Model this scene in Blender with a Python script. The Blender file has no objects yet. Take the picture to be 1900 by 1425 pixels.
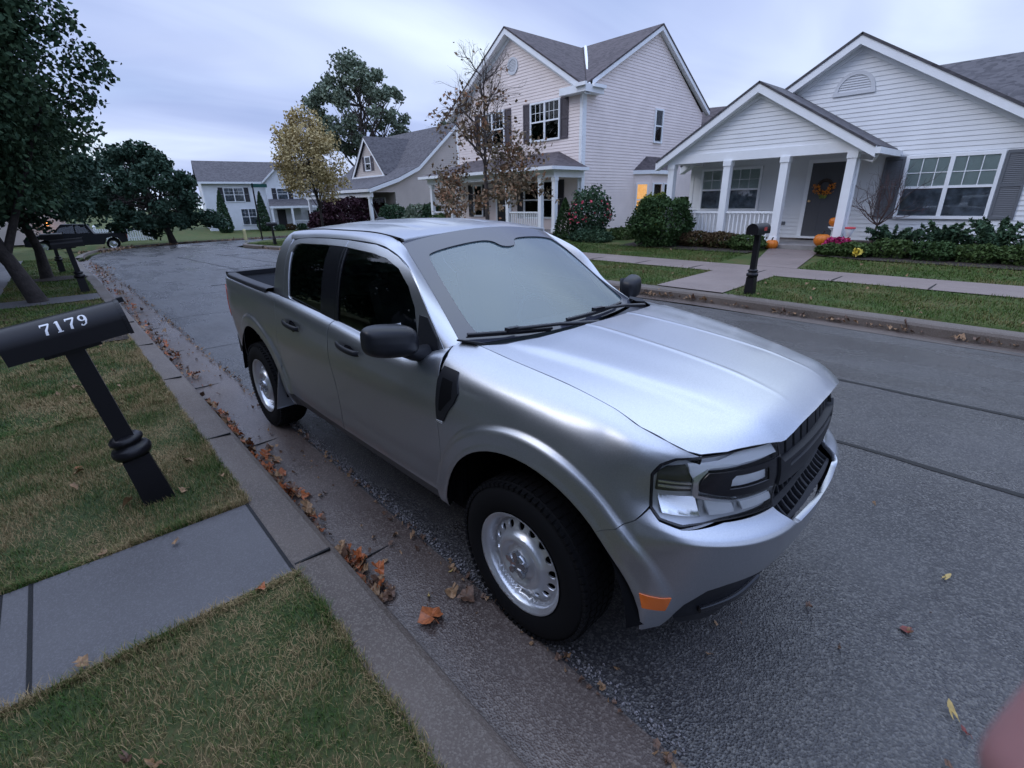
import bpy, math, random
import numpy as np
from mathutils import Matrix, Vector, geometry
random.seed(7); RNG = np.random.default_rng(11)
D2R = math.radians
scene = bpy.context.scene
COL = scene.collection

# ------------------------------------------------------------ camera
cam_d = bpy.data.cameras.new('camera'); cam = bpy.data.objects.new('camera', cam_d); COL.objects.link(cam)
cam.location = (1.25180, -2.03866, 1.78904)
cam.rotation_euler = (D2R(69.4986), D2R(1.0553), D2R(47.6137))
cam_d.sensor_width = 36.0; cam_d.lens = 17.2112; cam_d.clip_start = 0.02; cam_d.clip_end = 3000
scene.camera = cam
# ------------------------------------------------------------ sky and sun
SUN_EL, SUN_AZ = 38.0, 210.0
world = bpy.data.worlds.new('World'); scene.world = world; world.use_nodes = True
nt = world.node_tree; nt.nodes.clear()
def wn(t, **k):
    n = nt.nodes.new(t)
    for a, v in k.items(): setattr(n, a, v)
    return n
out = wn('ShaderNodeOutputWorld'); bg = wn('ShaderNodeBackground'); bg.inputs[1].default_value = 0.10
sky = wn('ShaderNodeTexSky', sky_type='NISHITA'); sky.sun_disc = False
sky.sun_elevation = D2R(SUN_EL); sky.sun_rotation = D2R(SUN_AZ); sky.dust_density = 2.0
tc = wn('ShaderNodeTexCoord'); sp = wn('ShaderNodeSeparateXYZ')
nt.links.new(tc.outputs['Generated'], sp.inputs[0])
def m2(op, a, b):
    n = wn('ShaderNodeMath', operation=op)
    for i, v in enumerate((a, b)):
        if isinstance(v, (int, float)): n.inputs[i].default_value = v
        else: nt.links.new(v, n.inputs[i])
    return n.outputs[0]
zz = m2('ADD', m2('MAXIMUM', sp.outputs[2], 0.0), 0.16)
cx = wn('ShaderNodeCombineXYZ'); nt.links.new(m2('DIVIDE', sp.outputs[0], zz), cx.inputs[0]); nt.links.new(m2('DIVIDE', sp.outputs[1], zz), cx.inputs[1])
def cloud(scale, rot, sx, sy, detail, rough, off, dist=.6):
    mp = wn('ShaderNodeMapping'); mp.inputs['Scale'].default_value = (sx, sy, 1); mp.inputs['Rotation'].default_value = (0, 0, rot); mp.inputs['Location'].default_value = off
    nt.links.new(cx.outputs[0], mp.inputs[0])
    n = wn('ShaderNodeTexNoise'); n.inputs['Scale'].default_value = scale; n.inputs['Detail'].default_value = detail; n.inputs['Roughness'].default_value = rough; n.inputs['Distortion'].default_value = dist
    nt.links.new(mp.outputs[0], n.inputs['Vector']); return n.outputs['Fac']
def ramp(fac, stops):
    r = wn('ShaderNodeValToRGB'); e = r.color_ramp.elements
    while len(e) < len(stops): e.new(.5)
    for el, (p, c) in zip(e, stops): el.position = p; el.color = (*c, 1)
    nt.links.new(fac, r.inputs[0]); return r.outputs[0]
c1 = ramp(cloud(.70, .7, 1.0, .6, 3.5, .46, (5.5, 2.6, 0), .4), [(.34, (4.0, 5.1, 8.3)), (.46, (5.2, 6.2, 9.4)), (.54, (6.0, 7.0, 9.8)), (.66, (8.0, 9.2, 10.9))])
c2 = ramp(cloud(1.5, .7, 1.0, .5, 5, .5, (.4, 5.2, 0), .7), [(.35, (.88, .89, .93)), (.65, (1.08, 1.08, 1.05))])
mul = wn('ShaderNodeMix', data_type='RGBA', blend_type='MULTIPLY'); mul.inputs[0].default_value = 1
nt.links.new(c1, mul.inputs[6]); nt.links.new(c2, mul.inputs[7])
mx = wn('ShaderNodeMix', data_type='RGBA'); mx.inputs[0].default_value = .92
nt.links.new(sky.outputs[0], mx.inputs[6]); nt.links.new(mul.outputs[2], mx.inputs[7])
mrz = wn('ShaderNodeMapRange'); mrz.interpolation_type = 'SMOOTHSTEP'; mrz.inputs[1].default_value = .30; mrz.inputs[2].default_value = .95; mrz.inputs[3].default_value = 1.0; mrz.inputs[4].default_value = 2.5
nt.links.new(sp.outputs[2], mrz.inputs[0]); tint = ramp(sp.outputs[2], [(.30, (1, 1, 1)), (.75, (.95, .97, .97))]); vm = wn('ShaderNodeVectorMath', operation='MULTIPLY'); nt.links.new(mx.outputs[2], vm.inputs[0]); nt.links.new(tint, vm.inputs[1]); vs = wn('ShaderNodeVectorMath', operation='SCALE'); nt.links.new(vm.outputs[0], vs.inputs[0]); nt.links.new(mrz.outputs[0], vs.inputs['Scale'])
nt.links.new(vs.outputs[0], bg.inputs[0]); nt.links.new(bg.outputs[0], out.inputs[0])
sun_d = bpy.data.lights.new('sun', 'SUN'); sun = bpy.data.objects.new('sun', sun_d); COL.objects.link(sun)
sun_d.energy = 0.5; sun_d.angle = D2R(25); sun_d.color = (1.0, .95, .92)
sun.rotation_euler = (D2R(90-SUN_EL), 0, D2R(180-SUN_AZ))
scene.view_settings.view_transform = 'Standard'; scene.view_settings.look = 'None'
scene.view_settings.gamma = 1; scene.view_settings.use_curve_mapping = False; scene.view_settings.exposure = 0.14

# ------------------------------------------------------------ materials
MATS = {}
def mat(name, col, rough=.6, metal=0.0, var=0.0, vscale=8.0, bump=0.0, bscale=30.0, coat=0.0, emit=None, spec=.5, col2=None, bdist=.01, coatr=.05, rvar=0.0):
    if name in MATS: return MATS[name]
    m = bpy.data.materials.new(name); m.use_nodes = True; n = m.node_tree; p = n.nodes['Principled BSDF']
    p.inputs['Base Color'].default_value = (*col, 1); p.inputs['Roughness'].default_value = rough; p.inputs['Metallic'].default_value = metal
    p.inputs['Specular IOR Level'].default_value = spec; p.inputs['Coat Weight'].default_value = coat; p.inputs['Coat Roughness'].default_value = coatr
    tcn = n.nodes.new('ShaderNodeTexCoord')
    if var or col2 or rvar:
        t = n.nodes.new('ShaderNodeTexNoise'); t.inputs['Scale'].default_value = vscale; t.inputs['Detail'].default_value = 5
        n.links.new(tcn.outputs['Object'], t.inputs['Vector'])
    if var or col2:
        r = n.nodes.new('ShaderNodeValToRGB')
        c2 = col2 or tuple(min(1, c*(1+var)) for c in col); c1_ = col if col2 else tuple(c*(1-var) for c in col)
        r.color_ramp.elements[0].position = .35; r.color_ramp.elements[0].color = (*c1_, 1); r.color_ramp.elements[1].position = .65; r.color_ramp.elements[1].color = (*c2, 1)
        n.links.new(t.outputs['Fac'], r.inputs[0]); n.links.new(r.outputs[0], p.inputs['Base Color'])
    if rvar:
        mr = n.nodes.new('ShaderNodeMapRange'); mr.inputs[3].default_value = rough-rvar; mr.inputs[4].default_value = rough+rvar
        n.links.new(t.outputs['Fac'], mr.inputs[0]); n.links.new(mr.outputs[0], p.inputs['Roughness'])
    if bump:
        b = n.nodes.new('ShaderNodeBump'); b.inputs['Strength'].default_value = bump; b.inputs['Distance'].default_value = bdist
        t2 = n.nodes.new('ShaderNodeTexNoise'); t2.inputs['Scale'].default_value = bscale; t2.inputs['Detail'].default_value = 4
        n.links.new(tcn.outputs['Object'], t2.inputs['Vector']); n.links.new(t2.outputs['Fac'], b.inputs['Height']); n.links.new(b.outputs[0], p.inputs['Normal'])
    if emit:
        p.inputs['Emission Color'].default_value = (*emit[0], 1); p.inputs['Emission Strength'].default_value = emit[1]
    MATS[name] = m; return m

def glassmat(name, tint, rough=.03, refl=1.0, body=None, bodyfac=.3, ior=1.5):
    """window glass: tinted see-through + fresnel mirror (+ optional condensation film, its tint standing in for reflected sky)"""
    if name in MATS: return MATS[name]
    m = bpy.data.materials.new(name); m.use_nodes = True; n = m.node_tree; n.nodes.clear()
    o = n.nodes.new('ShaderNodeOutputMaterial'); tr = n.nodes.new('ShaderNodeBsdfTransparent'); tr.inputs[0].default_value = (*tint, 1)
    gl = n.nodes.new('ShaderNodeBsdfGlossy'); gl.inputs['Roughness'].default_value = rough; gl.inputs[0].default_value = (refl, refl, refl, 1)
    fr = n.nodes.new('ShaderNodeFresnel'); fr.inputs[0].default_value = ior
    mxs = n.nodes.new('ShaderNodeMixShader'); base = tr.outputs[0]
    if body:
        df = n.nodes.new('ShaderNodeBsdfDiffuse'); df.inputs[0].default_value = (*body, 1); mb = n.nodes.new('ShaderNodeMixShader')
        tcn = n.nodes.new('ShaderNodeTexCoord'); t = n.nodes.new('ShaderNodeTexNoise'); t.inputs['Scale'].default_value = 2.2; t.inputs['Detail'].default_value = 3
        n.links.new(tcn.outputs['Object'], t.inputs['Vector']); mr = n.nodes.new('ShaderNodeMapRange'); mr.inputs[1].default_value = .3; mr.inputs[2].default_value = .7
        mr.inputs[3].default_value = bodyfac*.93; mr.inputs[4].default_value = bodyfac*1.07; n.links.new(t.outputs['Fac'], mr.inputs[0]); n.links.new(mr.outputs[0], mb.inputs[0])
        n.links.new(tr.outputs[0], mb.inputs[1]); n.links.new(df.outputs[0], mb.inputs[2]); base = mb.outputs[0]
    n.links.new(fr.outputs[0], mxs.inputs[0]); n.links.new(base, mxs.inputs[1]); n.links.new(gl.outputs[0], mxs.inputs[2]); n.links.new(mxs.outputs[0], o.inputs[0])
    MATS[name] = m; return m

# ------------------------------------------------------------ mesh helpers
def unit(v):
    v = np.asarray(v, float); l = np.linalg.norm(v, axis=-1, keepdims=True); return v/np.where(l == 0, 1, l)
class G:
    def __init__(s): s.v = []; s.f = []; s.n = []; s.c = 0; s.mi = []; s.ms = []
    def add(s, V, F, N=None, m=None):
        V = np.asarray(V, float).reshape(-1, 3)
        if N is None: N = np.zeros_like(V)
        s.v.append(V); s.n.append(np.asarray(N, float).reshape(-1, 3))
        k = 0
        if m is not None:
            if m not in s.ms: s.ms.append(m)
            k = s.ms.index(m)
        for f in F: s.f.append(tuple(int(i)+s.c for i in f)); s.mi.append(k)
        s.c += len(V)
    def poly(s, P, m=None):
        P = np.asarray(P, float); n = np.zeros(3)
        for i in range(len(P)):
            a, b = P[i], P[(i+1) % len(P)]; n += np.cross(a, b)
        n = unit(n); s.add(P, [range(len(P))], np.tile(n, (len(P), 1)), m)
    def hexa(s, b, t, m=None):   # bottom loop, top loop (ccw seen from top)
        n = len(b); s.poly(b[::-1], m); s.poly(t, m)
        for i in range(n):
            j = (i+1) % n; s.poly([b[i], b[j], t[j], t[i]], m)
    def box(s, x0, x1, y0, y1, z0, z1, m=None):
        if x0 > x1: x0, x1 = x1, x0
        if y0 > y1: y0, y1 = y1, y0
        b = [(x0, y0, z0), (x1, y0, z0), (x1, y1, z0), (x0, y1, z0)]; t = [(x, y, z1) for x, y, _ in b]; s.hexa(b, t, m)
    def obox(s, c, ax, ay, az, m=None):   # centre + three half-axis vectors
        c, ax, ay, az = map(lambda q: np.asarray(q, float), (c, ax, ay, az))
        b = [c-ax-ay-az, c+ax-ay-az, c+ax+ay-az, c-ax+ay-az]; t = [p+2*az for p in b]
        if np.dot(np.cross(ax, ay), az) < 0: b = b[::-1]; t = t[::-1]
        s.hexa(b, t, m)
    def slab(s, P, th, m=None):   # polygon extruded down its normal by th
        P = np.asarray(P, float); n = np.zeros(3)
        for i in range(len(P)): n += np.cross(P[i], P[(i+1) % len(P)])
        n = unit(n); s.hexa([p-n*th for p in P], list(P), m)
    def tube(s, pts, r, seg=8, m=None, caps=True):
        pts = np.asarray(pts, float); r = np.broadcast_to(r, len(pts)); n = len(pts)
        d = np.zeros_like(pts); d[1:-1] = pts[2:]-pts[:-2]; d[0] = pts[1]-pts[0]; d[-1] = pts[-1]-pts[-2]; d = unit(d)
        up = np.array([0, 0, 1.]) if abs(d[0][2]) < .9 else np.array([1., 0, 0]); u = unit(np.cross(d[0], up)); V = []; N = []
        a = np.arange(seg)*2*np.pi/seg
        for i in range(n):
            u = unit(u-d[i]*np.dot(u, d[i])); w_ = np.cross(d[i], u)
            nn = np.cos(a)[:, None]*u+np.sin(a)[:, None]*w_; V.append(pts[i]+nn*r[i]); N.append(nn)
        F = []
        for i in range(n-1):
            for j in range(seg):
                k = (j+1) % seg; F.append((i*seg+j, i*seg+k, (i+1)*seg+k, (i+1)*seg+j))
        s.add(np.concatenate(V), F, np.concatenate(N), m)
        if caps: s.poly(V[0][::-1], m); s.poly(V[-1], m)
    def lathe(s, prof, seg=32, o=(0, 0, 0), ax=(0, 0, 1), m=None, sx=1, sy=1, hard=False):
        """prof [(r,h)] revolved about ax through o"""
        ax = unit(ax); t = np.array([1., 0, 0]) if abs(ax[0]) < .9 else np.array([0, 1., 0]); u = unit(np.cross(ax, t)); w_ = np.cross(ax, u)
        prof = np.asarray(prof, float); a = np.arange(seg)*2*np.pi/seg; dirs = np.cos(a)[:, None]*u*sx+np.sin(a)[:, None]*w_*sy
        segs = [(i, i+1) for i in range(len(prof)-1)]
        if hard:
            for i, j in segs:
                d = prof[j]-prof[i]; nr = unit(np.array([d[1], -d[0]]))
                V = np.concatenate([o+dirs*prof[i][0]+ax*prof[i][1], o+dirs*prof[j][0]+ax*prof[j][1]]); N = np.tile(dirs*nr[0]+ax*nr[1], (2, 1))
                s.add(V, [(q, (q+1) % seg, seg+(q+1) % seg, seg+q) for q in range(seg)], N, m)
            return
        d = np.gradient(prof, axis=0); nr = unit(np.stack([d[:, 1], -d[:, 0]], 1)); V = []; N = []
        for i in range(len(prof)): V.append(np.asarray(o)+dirs*prof[i][0]+ax*prof[i][1]); N.append(dirs*nr[i][0]+ax*nr[i][1])
        F = []
        for i, j in segs:
            for q in range(seg): k = (q+1) % seg; F.append((i*seg+q, i*seg+k, j*seg+k, j*seg+q))
        s.add(np.concatenate(V), F, np.concatenate(N), m)
    def grid(s, P, m=None, flip=False):   # P (a,b,3) smooth grid
        P = np.asarray(P, float); a, b, _ = P.shape; da = np.gradient(P, axis=0); db = np.gradient(P, axis=1); N = unit(np.cross(da, db))
        if flip: N = -N
        F = [(i*b+j, (i+1)*b+j, (i+1)*b+j+1, i*b+j+1) for i in range(a-1) for j in range(b-1)]
        if flip: F = [f[::-1] for f in F]
        s.add(P.reshape(-1, 3), F, N.reshape(-1, 3), m)
    def mirror(s):
        t = G(); t.ms = s.ms; t.mi = list(s.mi); t.c = s.c
        t.v = [v*[1, -1, 1] for v in s.v]; t.n = [n*[1, -1, 1] for n in s.n]; t.f = [f[::-1] for f in s.f]; return t
def children_of(o): return [c for c in bpy.data.objects if c.parent == o]
def mk(name, g, m=None, parent=None, loc=None, custom=True, rot=None):
    me = bpy.data.meshes.new(name); V = np.concatenate(g.v) if g.v else np.zeros((0, 3)); N = np.concatenate(g.n) if g.n else V
    me.from_pydata(V.tolist(), [], g.f)
    ms = g.ms if g.ms else ([m] if m else [])
    for q in ms: me.materials.append(q)
    if len(g.ms) > 1: me.polygons.foreach_set('material_index', g.mi)
    has = np.linalg.norm(N, axis=1) > .5
    if custom and has.any():
        me.polygons.foreach_set('use_smooth', [True]*len(me.polygons))
        if not has.all():
            vn = np.zeros(len(me.vertices)*3); me.vertices.foreach_get('normal', vn); N = np.where(has[:, None], N, vn.reshape(-1, 3))
        me.normals_split_custom_set_from_vertices(N.tolist())
    me.update()
    o = bpy.data.objects.new(name, me); COL.objects.link(o)
    if parent is not None: o.parent = parent
    if loc is not None: o.location = loc
    if rot is not None: o.rotation_euler = rot
    return o
def tag(o, label, cat=None, group=None):
    o['label'] = label
    if cat: o['category'] = cat
    if group: o['group'] = group
    return o
def empty(name, loc, label=None, cat=None, group=None, rz=0.0):
    o = bpy.data.objects.new(name, None); COL.objects.link(o); o.location = loc; o.rotation_euler = (0, 0, rz); o.empty_display_size = .2
    if label: tag(o, label, cat, group)
    return o
def struct(o, kind='structure'): o['kind'] = kind; return o
def copy_tree(o, parent=None, loc=None, rz=None, label=None):
    c = o.copy(); COL.objects.link(c)
    if parent is not None: c.parent = parent
    if loc is not None: c.location = loc
    if rz is not None: c.rotation_euler = (0, 0, rz)
    if label: c['label'] = label
    for ch in children_of(o): copy_tree(ch, c)
    return c
def inpoly(P, poly):
    P = np.asarray(P); x, y = P[:, 0], P[:, 1]; r = np.zeros(len(P), bool); n = len(poly)
    for i in range(n):
        x1, y1 = poly[i]; x2, y2 = poly[(i+1) % n]
        c = (y1 > y) != (y2 > y)
        with np.errstate(divide='ignore', invalid='ignore'): r ^= c & (x < (x2-x1)*(y-y1)/(y2-y1)+x1)
    return r
def densify(poly, h):
    out = []
    for i in range(len(poly)):
        a = np.asarray(poly[i], float); b = np.asarray(poly[(i+1) % len(poly)], float); k = max(1, int(np.ceil(np.linalg.norm(b-a)/h)))
        for j in range(k): out.append(a+(b-a)*j/k)
    return np.array(out)
def cdt(outline, holes=(), h=.02, sy=1.0, extra=None):
    """2-D triangulation of outline minus holes; coordinates (a,b), b scaled by sy for metric spacing"""
    O = densify(np.asarray(outline, float)*[1, sy], h); Hs = [densify(np.asarray(q, float)*[1, sy], h) for q in holes]
    lo, hi = O.min(0), O.max(0)
    xs = np.arange(lo[0], hi[0], h); ys = np.arange(lo[1], hi[1], h*.87)
    gx, gy = np.meshgrid(xs, ys); gx = gx+(np.arange(len(ys)) % 2)[:, None]*h/2; P = np.stack([gx.ravel(), gy.ravel()], 1)
    if extra is not None:
        X_ = np.asarray(extra, float)*[1, sy]; d_ = np.array([((X_-p)**2).sum(1).min() for p in P]) if len(P) else np.zeros(0); P = np.concatenate([P[d_ > (h*.75)**2], X_])
    P = P[inpoly(P, O)]
    for q in Hs: P = P[~inpoly(P, q)]
    B = np.concatenate([O]+Hs)
    if len(P):
        k = np.ones(len(P), bool)
        for c in range(0, len(B), 400):
            d = ((P[:, None]-B[None, c:c+400])**2).sum(-1).min(1); k &= d > (h*.5)**2
        P = P[k]
    pts = np.concatenate([B, P]); E = []; c = 0
    for q in [O]+Hs:
        n = len(q); E += [(c+i, c+(i+1) % n) for i in range(n)]; c += n
    V, _, F, *_r = geometry.delaunay_2d_cdt([Vector(p) for p in pts], E, [], 0, 1e-6)
    V = np.array([(v[0], v[1]) for v in V]); F = np.array([f for f in F if len(f) == 3])
    cen = V[F].mean(1); k = inpoly(cen, O)
    for q in Hs: k &= ~inpoly(cen, q)
    F = F[k]
    a = V[F]; area = (a[:, 1, 0]-a[:, 0, 0])*(a[:, 2, 1]-a[:, 0, 1])-(a[:, 2, 0]-a[:, 0, 0])*(a[:, 1, 1]-a[:, 0, 1])
    F = F[np.abs(area) > 1e-9]; area = area[np.abs(area) > 1e-9]; F[area < 0] = F[area < 0][:, ::-1]
    used = np.unique(F); mp_ = -np.ones(len(V), int); mp_[used] = np.arange(len(used)); V = V[used]; F = mp_[F]
    return V/[1, sy], F
def panel(g, fn, outline, holes=(), h=.02, sy=1.0, off=0.0, th=.01, out=None, m=None, extra=None, e=1e-3):
    """curved sheet on surface fn(a,b), raised by off along the outward normal, with a folded edge of depth th"""
    V, F = cdt(outline, holes, h, sy, extra); a, b = V[:, 0], V[:, 1]
    P = fn(a, b); N = unit(np.cross(fn(a+e, b)-fn(a-e, b), fn(a, b+e/sy)-fn(a, b-e/sy)))
    o = np.array(out if out is not None else (0, -1, 0), float)
    fl = (N@o).sum() < 0
    if fl: N = -N
    P = P+N*off
    # triangle orientation
    q = P[F]; tn = np.cross(q[:, 1]-q[:, 0], q[:, 2]-q[:, 0]); bad = (tn*N[F[:, 0]]).sum(1) < 0; F = F.copy(); F[bad] = F[bad][:, ::-1]
    g.add(P, F, N, m)
    if th:
        cnt = {}
        for f in F:
            for i in range(3):
                x, y = f[i], f[(i+1) % 3]
                if (y, x) in cnt: del cnt[(y, x)]
                else: cnt[(x, y)] = 1
        base = {}; VV = []; NN = []; FF = []
        for (x, y) in cnt:
            d = P[y]-P[x]; s_ = unit(np.cross(d, N[x])); i = len(VV)
            na = unit(s_+N[x]*.6)
            VV += [P[x], P[y], P[y]-N[y]*th, P[x]-N[x]*th]; NN += [na, na, s_, s_]; FF.append((i, i+3, i+2, i+1))
        if VV: g.add(VV, FF, NN, m)
def circle(cx_, cy_, r, n=48, a0=0, a1=2*np.pi):
    a = a0+(a1-a0)*np.arange(n)/(n if abs(a1-a0-2*np.pi) < 1e-6 else n-1); return np.stack([cx_+r*np.cos(a), cy_+r*np.sin(a)], 1)

#SURF-BEGIN
def nspl(xs, ys):
    """natural cubic spline through (xs, ys[...]) -> callable, clamped linear outside"""
    xs = np.asarray(xs, float); ys = np.asarray(ys, float)
    n = len(xs); h = np.diff(xs); A = np.zeros((n, n)); B = np.zeros((n,) + ys.shape[1:])
    A[0, 0] = A[-1, -1] = 1
    for i in range(1, n-1):
        A[i, i-1] = h[i-1]; A[i, i] = 2*(h[i-1]+h[i]); A[i, i+1] = h[i]
        B[i] = 6*((ys[i+1]-ys[i])/h[i]-(ys[i]-ys[i-1])/h[i-1])
    m = np.linalg.solve(A, B.reshape(n, -1)).reshape(B.shape)
    ex = (1,)*(ys.ndim-1)
    def f(x):
        x = np.atleast_1d(np.asarray(x, float)); i = np.clip(np.searchsorted(xs, x)-1, 0, n-2)
        t = (x-xs[i]).reshape((-1,)+ex); hh = h[i].reshape((-1,)+ex)
        a = ys[i]; b = (ys[i+1]-ys[i])/hh - hh*(2*m[i]+m[i+1])/6
        return a + b*t + m[i]/2*t*t + (m[i+1]-m[i])/(6*hh)*t**3
    return f

def pch(xs, ys):
    """monotone cubic (Fritsch-Carlson) along axis 0"""
    xs = np.asarray(xs, float); ys = np.asarray(ys, float)
    sh = ys.shape[1:]; Y = ys.reshape(len(xs), -1); h = np.diff(xs)[:, None]; d = np.diff(Y, axis=0)/h
    m = np.zeros_like(Y); m[0] = d[0]; m[-1] = d[-1]
    s = d[:-1]*d[1:] > 0
    w1 = 2*h[1:]+h[:-1]; w2 = h[1:]+2*h[:-1]
    with np.errstate(divide='ignore', invalid='ignore'):
        hm = (w1+w2)/(w1/d[:-1]+w2/d[1:])
    m[1:-1] = np.where(s, hm, 0)
    def f(x):
        x = np.atleast_1d(np.asarray(x, float)); i = np.clip(np.searchsorted(xs, x)-1, 0, len(xs)-2)
        hh = h[i]; t = ((x-xs[i])[:, None]/hh)
        r = (2*t**3-3*t**2+1)*Y[i]+(t**3-2*t**2+t)*hh*m[i]+(-2*t**3+3*t**2)*Y[i+1]+(t**3-t**2)*hh*m[i+1]
        return r.reshape((len(x),)+sh)
    return f

# plan curve of the lower body, t -> (x, w): w is the distance from the centre plane
PLAN = np.array([
 (-4.80, -3.99, 0.00), (-4.10, -3.985, .68), (-4.00, -3.955, .755), (-3.86, -3.85, .80), (-3.6, -3.6, .825), (-3.0, -3.0, .858),
 (-2.4, -2.4, .872), (-1.6, -1.6, .877), (-1.0, -1.0, .878), (-.5, -.5, .877), (0., 0., .872), (.20, .20, .862), (.34, .34, .845),
 (.46, .455, .812), (.58, .555, .75), (.70, .648, .668), (.85, .735, .545), (1.0, .788, .405), (1.15, .808, .26), (1.28, .817, .13), (1.41, .820, 0.)])
_plan = nspl(PLAN[:, 0], PLAN[:, 1:])
def plan(t):
    p = _plan(t); d = (_plan(np.asarray(t)+1e-3)-_plan(np.asarray(t)-1e-3)); d /= np.linalg.norm(d, axis=1)[:, None]
    n = np.stack([-d[:, 1], d[:, 0]], 1)      # outward (+w on the side)
    return p, n
# section rows k=0..8 : (inset, z)
COLS = [
 (-4.8, [(.06,.40),(.02,.52),(.0,.66),(.0,.80),(.0,.95),(.0,1.06),(.004,1.14),(.012,1.185),(.04,1.20)]),
 (-3.7, [(.06,.40),(.03,.50),(.015,.64),(.0,.80),(-.006,.95),(.0,1.06),(.006,1.14),(.016,1.185),(.045,1.20)]),
 (-2.6, [(.07,.34),(.03,.45),(.02,.60),(.012,.76),(-.004,.93),(.002,1.06),(.008,1.14),(.022,1.18),(.05,1.20)]),
 (-1.6, [(.08,.34),(.03,.44),(.025,.58),(.016,.75),(-.002,.92),(.004,1.02),(.014,1.08),(.036,1.125),(.075,1.145)]),
 (-.8,  [(.08,.34),(.03,.44),(.025,.58),(.016,.75),(-.002,.92),(.004,1.0),(.012,1.05),(.034,1.085),(.07,1.10)]),
 (-.5,  [(.08,.34),(.03,.44),(.02,.58),(.012,.74),(.0,.90),(.006,1.00),(.03,1.09),(.085,1.155),(.19,1.195)]),
 (-.2,  [(.07,.34),(.03,.44),(.012,.58),(.0,.74),(.0,.88),(.008,.98),(.036,1.075),(.095,1.135),(.185,1.172)]),
 (.1,   [(.06,.34),(.02,.44),(.0,.58),(-.006,.74),(-.002,.86),(.012,.96),(.044,1.05),(.10,1.108),(.18,1.146)]),
 (.34,  [(.008,.33),(-.010,.45),(-.015,.58),(-.012,.72),(.0,.84),(.014,.93),(.045,1.015),(.09,1.078),(.155,1.116)]),
 (.52,  [(-.008,.33),(-.034,.45),(-.036,.60),(-.048,.735),(-.034,.80),(.004,.875),(.018,.98),(.045,1.04),(.095,1.082)]),
 (.70,  [(.02,.36),(-.016,.47),(-.044,.60),(-.066,.735),(-.062,.772),(.0,.825),(.004,.95),(.015,1.01),(.03,1.048)]),
 (.90,  [(.05,.42),(.0,.49),(-.042,.60),(-.066,.720),(-.062,.755),(.0,.808),(.0,.93),(.01,1.0),(.022,1.048)]),
 (1.41, [(.05,.40),(-.005,.48),(-.042,.58),(-.066,.70),(-.062,.738),(.0,.795),(.0,.92),(.01,1.0),(.02,1.06)]),
]
_ct = np.array([c[0] for c in COLS]); _cg = np.array([c[1] for c in COLS])
_cols = pch(_ct, _cg); NK = _cg.shape[1]
def side(t, k):
    """lower body surface: t along the plan curve, k section row 0..NK-1. Returns near (right) side, y negative"""
    t = np.atleast_1d(np.asarray(t, float)); k = np.broadcast_to(np.asarray(k, float), t.shape)
    g = _cols(t)                       # (n, NK, 2)
    ki = np.arange(NK)
    # catmull-rom in k
    i = np.clip(np.floor(k).astype(int), 0, NK-2); f = (k-i)[:, None]
    idx = np.arange(len(t))
    P0 = np.where((i > 0)[:, None], g[idx, np.maximum(i-1, 0)], 2*g[idx, i]-g[idx, i+1])
    P1 = g[idx, i]; P2 = g[idx, i+1]
    P3 = np.where((i < NK-2)[:, None], g[idx, np.minimum(i+2, NK-1)], 2*P2-P1)
    q = .5*(2*P1+(P2-P0)*f+(2*P0-5*P1+4*P2-P3)*f*f+(3*P1-P0-3*P2+P3)*f**3)
    p, n = plan(t)
    fl = 0
    for cx in (.02, -3.056):
        r = np.hypot(p[:, 0]-cx, q[:, 1]-.37)
        e = np.clip((.614-r)/.034, 0, 1); e = e*e*(3-2*e)
        fl = fl + .018*e + .005*np.exp(-((r-.512)/.014)**2)
    fl = fl*np.clip((.70-t)/.14, 0, 1)
    xy = p - n*(q[:, :1]-np.reshape(fl, (-1, 1)))
    return np.stack([xy[:, 0], -xy[:, 1], q[:, 1]], 1)
def k_of_z(t, z):
    ks = np.linspace(0, NK-1, 161); out = []
    for tt, zz in zip(np.atleast_1d(t), np.atleast_1d(z)):
        zs = side(np.full(161, tt), ks)[:, 2]; out.append(np.interp(zz, zs, ks))
    return np.array(out)
def tz(pts):   # outline given as (t, z) -> (t, k)
    pts = np.asarray(pts, float); return np.stack([pts[:, 0], k_of_z(pts[:, 0], pts[:, 1])], 1)

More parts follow.
